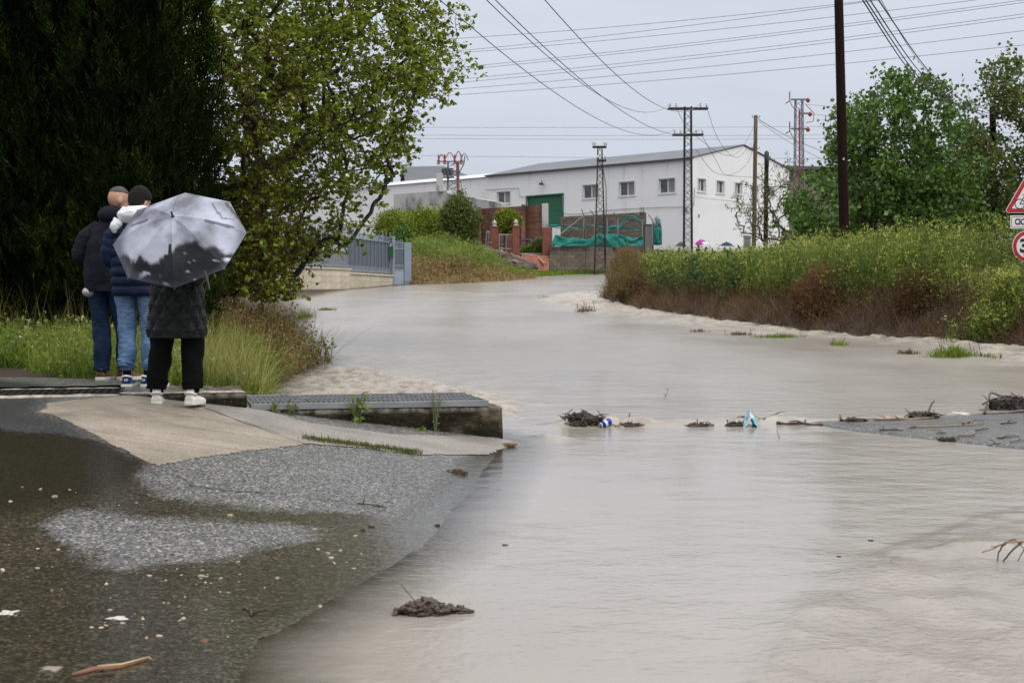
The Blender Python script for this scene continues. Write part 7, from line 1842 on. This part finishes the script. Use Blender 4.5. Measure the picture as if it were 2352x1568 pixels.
stick([(1445, 978), (1447, 965, 14)], .008, 'tiny upright stub beside the thin twigs', stickm)
stick([(1528, 915), (1536, 905, 12)], .004, 'curled twig drifting alone in midstream', stickm, twigs=2)
stick([(820, 1160), (888, 1168)], .005, 'thin branched twig lying on the grey asphalt', stickm, twigs=3)
for i, (a, b_) in enumerate((((2200, 1005), (2240, 1003)), ((2290, 1008), (2340, 1004)), ((2240, 990), (2270, 988)), ((2150, 998), (2175, 997)), ((2300, 975), (2335, 973)), ((2210, 975), (2235, 974)), ((2270, 1026), (2300, 1024)), ((2320, 1018), (2352, 1014)))):
    stick([a, b_], random.uniform(.004, .009), 'small twig scattered on the dry road crown', stickm, group='twigs scattered on the road crown', twigs=1)
# drifting branch with bare twigs at the right
def bare_branch():
    y = wpt(2300, 1300)[1]; c = at(2330, 1262, y); o = thing('branch', 'bare forked branch sticking out of the ripples', 'branch', c)
    for nm, l, r_ in (('limb', ((2460, 1262), (2400, 1250), (2345, 1243), (2312, 1244), (2290, 1256), (2256, 1268)), .0065), ('twig', ((2312, 1244), (2297, 1262), (2291, 1284), (2284, 1318)), .0045), ('twig', ((2348, 1243), (2320, 1268), (2303, 1290), (2288, 1318)), .0055), ('twig', ((2380, 1247), (2352, 1262), (2338, 1288)), .004), ('twig', ((2312, 1244), (2330, 1238), (2352, 1258)), .004), ('twig', ((2290, 1256), (2276, 1254)), .003)):
        P = [at(a, b_, y + random.uniform(-.03, .03)) - c for a, b_ in l]; Q = []
        for k in range(len(P) - 1):
            for t in range(4): Q.append(P[k] + (P[k + 1] - P[k]) * (t / 4) + Vector((random.gauss(0, .0015), 0, random.gauss(0, .0015))))
        Q.append(P[-1]); n = len(Q); MB().tube(Q, [r_ * (1 - .5 * k / n) for k in range(n)], 6).build(nm, stickl if nm == 'limb' else stickm, o, True)
bare_branch()
# drinks cans
def can(px, py, col, label, yaw, pitch, band=None):
    p = surf(px, py); o = thing('drinks_can', label, 'can', p + Vector((0, 0, .035))); o.rotation_euler = (R(90) + pitch, 0, yaw)
    MB().lathe([(.022, -.060), (.026, -.058), (.033, -.050), (.033, .046)], 20).build('body', M_('can_paint_%d' % px, col, tuple(c * .8 for c in col), .28, 3, bumps=0, metal=.4), o, True)
    MB().lathe([(.033, .0462), (.0325, .050), (.026, .060), (.024, .058), (.005, .057)], 20).build('rim', M_('can_metal_%d' % px, (.6, .6, .6), (.5, .5, .5), .25, 3, bumps=0, metal=.9), o, True)
    if band: MB().lathe([(.0334, -.012), (.0336, -.010), (.0336, .012), (.0334, .014)], 20).build('print_band', M_('can_print_%d' % px, band, band, .3, 3, bumps=0), o, True)
can(1390, 982, (.01, .045, .32), 'crushed blue drinks can beside the black root clump', R(-60), R(20), (.55, .58, .62))
can(2343, 940, (.008, .16, .05), 'green drinks can in the branch tangle', R(-50), R(-15), (.55, .5, .1))
# teal cloth / bag caught in the foam
def crumple(px, py, wpx, hpx, label, mat, name, cat, seed):
    c = surf(px, py); k = c.y / F; n = 26; V_ = []
    for j in range(n):
        for i in range(n):
            u = i / (n - 1) * 2 - 1; v = j / (n - 1) * 2 - 1; q = float(fbm(np.array([u * 2.2 + seed]), np.array([v * 2.2]), seed, 4)[0])
            V_.append((u * wpx * k / 2 * (.7 + .5 * q), v * .10, max(0, (1.15 - abs(u) ** 1.4 - .5 * v * v)) * hpx * k * (.35 + 1.1 * q) - .01))
    o = link(name, npmesh(name, np.array(V_), grid_faces(n, n), True), mat); o.location = c; tag(o, label, cat)
    md = o.modifiers.new('t', 'SOLIDIFY'); md.thickness = .003; return o
tealc = M_('teal_printed_plastic', (.10, .42, .50), (.55, .60, .58), .4, 14, 3, lo=.42, hi=.52, bumps=.2)
crumple(1722, 978, 40, 30, 'crumpled teal and white plastic bag caught in the foam', tealc, 'plastic_bag', 'bag', 4)
crumple(1374, 978, 16, 10, 'scrap of bright blue wrapper by the blue can', M_('blue_wrapper', (.03, .18, .45)), 'wrapper', 'litter', 5)
crumple(2200, 954, 90, 9, 'strip of white foam packed behind the twigs', foamm, 'foam_strip', 'foam', 6)
# mud clods
def clod():
    c = surf(975, 1408); o = thing('mud_clod', 'lumpy brown mud clod with a grass stalk in the shallows', 'mud', c)
    for i, (dx, dy, r_) in enumerate(((-.05, 0, .05), (.02, .02, .055), (.09, 0, .04), (.15, .01, .03), (-.02, -.02, .045), (.05, -.015, .045), (.19, 0, .018), (-.11, .0, .022))):
        lumpy((dx, dy, r_ * .3), r_ * 1.05, i * 3 + 1, mudm, o)
    MB().tube([(-.04, 0, .05), (-.07, 0, .085), (-.10, .0, .12)], .0018, 4).build('stalk', stickm, o)
clod()
rock(907, 1412, 9, 'small mud ball left of the mud clod', mudm, 'mud_ball', .8, cat='mud', seed=4)
clump(1170, 1027, 34, 8, 'clump of muddy grass at the corner of the culvert', 40, tan_s, mudm, name='grass_clump', twr=.004)
rock(1005, 1210, 7, 'round dark stone at the flood edge', darkm, seed=8); rock(833, 1221, 6, 'dark pebble beside a wet leaf on the asphalt', darkm, seed=9); rock(854, 1211, 8, 'dark wet leaf curled beside the pebble', darkm, 'leaf', .35, cat='leaf', seed=3)
rock(1160, 1252, 7, 'small brown leaf afloat beyond the waterline', stickm, 'leaf', .25, cat='leaf', seed=6); rock(2000, 1242, 7, 'dark leaf drifting on smooth water', darkm, 'leaf', .25, cat='leaf', seed=2); rock(1927, 1280, 5, 'tiny dark speck of bark afloat', darkm, 'bark_scrap', .4, cat='bark', seed=5)
rock(470, 1475, 14, 'brown curled leaf lying in the foreground puddle', M_('brown_leaf', (.13, .055, .028), (.07, .03, .016), .5, 12), 'leaf', .5, cat='leaf', seed=12)
# foreground husk, driftwood scraps and twigs
def husk():
    a = surf(165, 1560); o = thing('corn_husk', 'split reddish reed lying in the foreground puddle', 'reed', a)
    P = [surf(x, y) - a + Vector((0, 0, .008)) for x, y in ((165, 1560), (215, 1548), (270, 1538), (335, 1522))]
    MB().tube(P, [.006, .012, .011, .007], 6).build('stem', M_('reed_red', (.22, .10, .05), (.15, .07, .035), .6, 20), o, True)
    MB().tube([p + Vector((.01, .012, .008)) for p in P[1:]], [.005, .006, .004], 5).build('split_edge', M_('reed_pale', (.50, .38, .20), (.4, .3, .16), .6, 20), o, True)
    MB().tube([P[1] + Vector((.03, .0, 0)), P[1] + Vector((.09, -.05, .0)), P[1] + Vector((.02, -.08, 0))], .005, 5).build('root', stickm, o)
husk()
rock(115, 1543, 28, 'pale wet wood scrap in the foreground puddle', M_('pale_wood', (.28, .23, .17), (.2, .16, .12), .6, 12), 'wood_scrap', .18, cat='wood', seed=14)
stick([(560, 1405), (575, 1412), (578, 1420)], .006, 'forked black twig in the foreground puddle', stickm, twigs=2)
rock(268, 1425, 26, 'patch of white froth in the foreground puddle', foamm, 'froth', .16, cat='foam', seed=21, sub=3); rock(20, 1410, 26, 'long white froth patch at the puddle edge', foamm, 'froth', .14, cat='foam', seed=23, sub=3)
rock(1290, 634, 9, 'white plastic drum lid stranded at the road bend', M_('white_plastic', (.72, .72, .70)), 'plastic_drum', .9, cat='litter', seed=31)
rock(1320, 630, 14, 'dark stump beside the white drum lid', darkm, 'stump', .5, cat='wood', seed=33); rock(1345, 628, 14, 'grey log at the road bend', M_('grey_log', (.16, .13, .10)), 'log', .35, cat='wood', seed=35)
rock(1208, 653, 8, 'white scrap of plastic at the road edge', M_('white_scrap', (.7, .7, .7)), 'plastic_scrap', .5, cat='litter', seed=37); rock(1230, 642, 10, 'reddish brick piece at the road edge', M_('brick_piece', (.16, .07, .045)), 'brick_piece', .4, cat='stone', seed=39)
# rubble heap beside the gate pillars
def rubble():
    y = 77.5; c = at(*z4(1060, 1250), y); o = thing('rubble_heap', 'heap of grey rubble and earth beside the gate pillar', 'rubble', c)
    bm = bmesh.new(); bmesh.ops.create_icosphere(bm, subdivisions=4, radius=1)
    for v in bm.verts:
        q = float(fbm(np.array([v.co.x * 3 + 2]), np.array([v.co.y * 3 + v.co.z * 2]), 9)[0]) - .5; v.co = Vector((v.co.x * 2.1, v.co.y * 1.0, max(-.2, v.co.z) * 1.1 * (1 - .45 * v.co.x))) * (.85 + q * .7)
    me = bpy.data.meshes.new('mound'); bm.to_mesh(me); bm.free(); link('mound', me, M_('rubble_earth', (.20, .16, .13), (.10, .075, .06), .9, 3, 6, bumps=.9, bscale=6, bdist=.1), o)
    rm = M_('rubble_stone', (.30, .25, .22), (.18, .14, .12), .9, 3, objrand=.25)
    for i in range(40):
        a = random.uniform(0, 2 * math.pi); q = random.uniform(.2, .95); x, yy = 1.9 * q * math.cos(a), -.95 * q * abs(math.sin(a)); z = 1.0 * (1 - .45 * x / 2.1) * math.sqrt(max(0, 1 - q * q)) * .9
        s_ = rock(0, 0, 1, None, rm, 'rubble_stone', .7, seed=i, p=(0, 1, 0), sub=1); s_.parent = o; s_.location = (x, yy, z); s_.scale = (random.uniform(.07, .16) * F,) * 3
rubble()
# pale gravel washed over the asphalt
def pebbles():
    pm = M_('pale_pebble', (.44, .37, .27), (.26, .20, .15), .55, 30, 3, objrand=.3); spots = []
    for (cx_, cy_, sx_, sy_, n) in ((410, 1390, 30, 8, 14), (455, 1335, 40, 12, 12), (520, 1340, 120, 50, 30), (300, 1430, 60, 14, 14), (220, 1450, 120, 40, 20), (560, 1280, 120, 14, 8), (100, 1130, 90, 20, 12), (780, 1265, 50, 12, 6), (420, 1140, 180, 20, 12), (90, 1330, 90, 60, 16), (650, 1240, 160, 20, 10), (250, 1240, 150, 40, 10)):
        for _ in range(n): spots.append((random.gauss(cx_, sx_), random.gauss(cy_, sy_)))
    protos = [rock(0, 0, 1, None, pm, 'pebble', .75, seed=50 + i, p=(0, 1, 0), sub=2) for i in range(4)]; ms_ = [p.data for p in protos]
    for p in protos: bpy.data.objects.remove(p)
    n_ = 0
    for i, (x, y) in enumerate(spots):
        if y < 1090 or y > 1555 or x > 900: continue
        c = surf(x, y); o = link('pebble', ms_[i % 4]); s_ = random.choice((2.0, 2.6, 3.2, 4.0, 5.5)) * c.y; o.scale = (s_ * random.uniform(.8, 1.4), s_ * random.uniform(.7, 1.2), s_ * random.uniform(.5, .9)); o.location = c + Vector((0, 0, s_ / F * .3)); o.rotation_euler = (random.uniform(-.5, .5), random.uniform(-.5, .5), random.uniform(0, 6))
        tag(o, 'pale pebble washed over the wet asphalt', 'pebble', 'pebbles on the wet asphalt')
    for (x, y, r_) in ((528, 1186, 8), (760, 1282, 7), (812, 1306, 6), (1280 * .5742 + 900 * .0, 1395, 5)):
        c = surf(x, y); o = link('pebble', ms_[0]); o.scale = (r_ * c.y,) * 3; o.location = c; tag(o, 'pale pebble washed over the wet asphalt', 'pebble', 'pebbles on the wet asphalt')
pebbles()
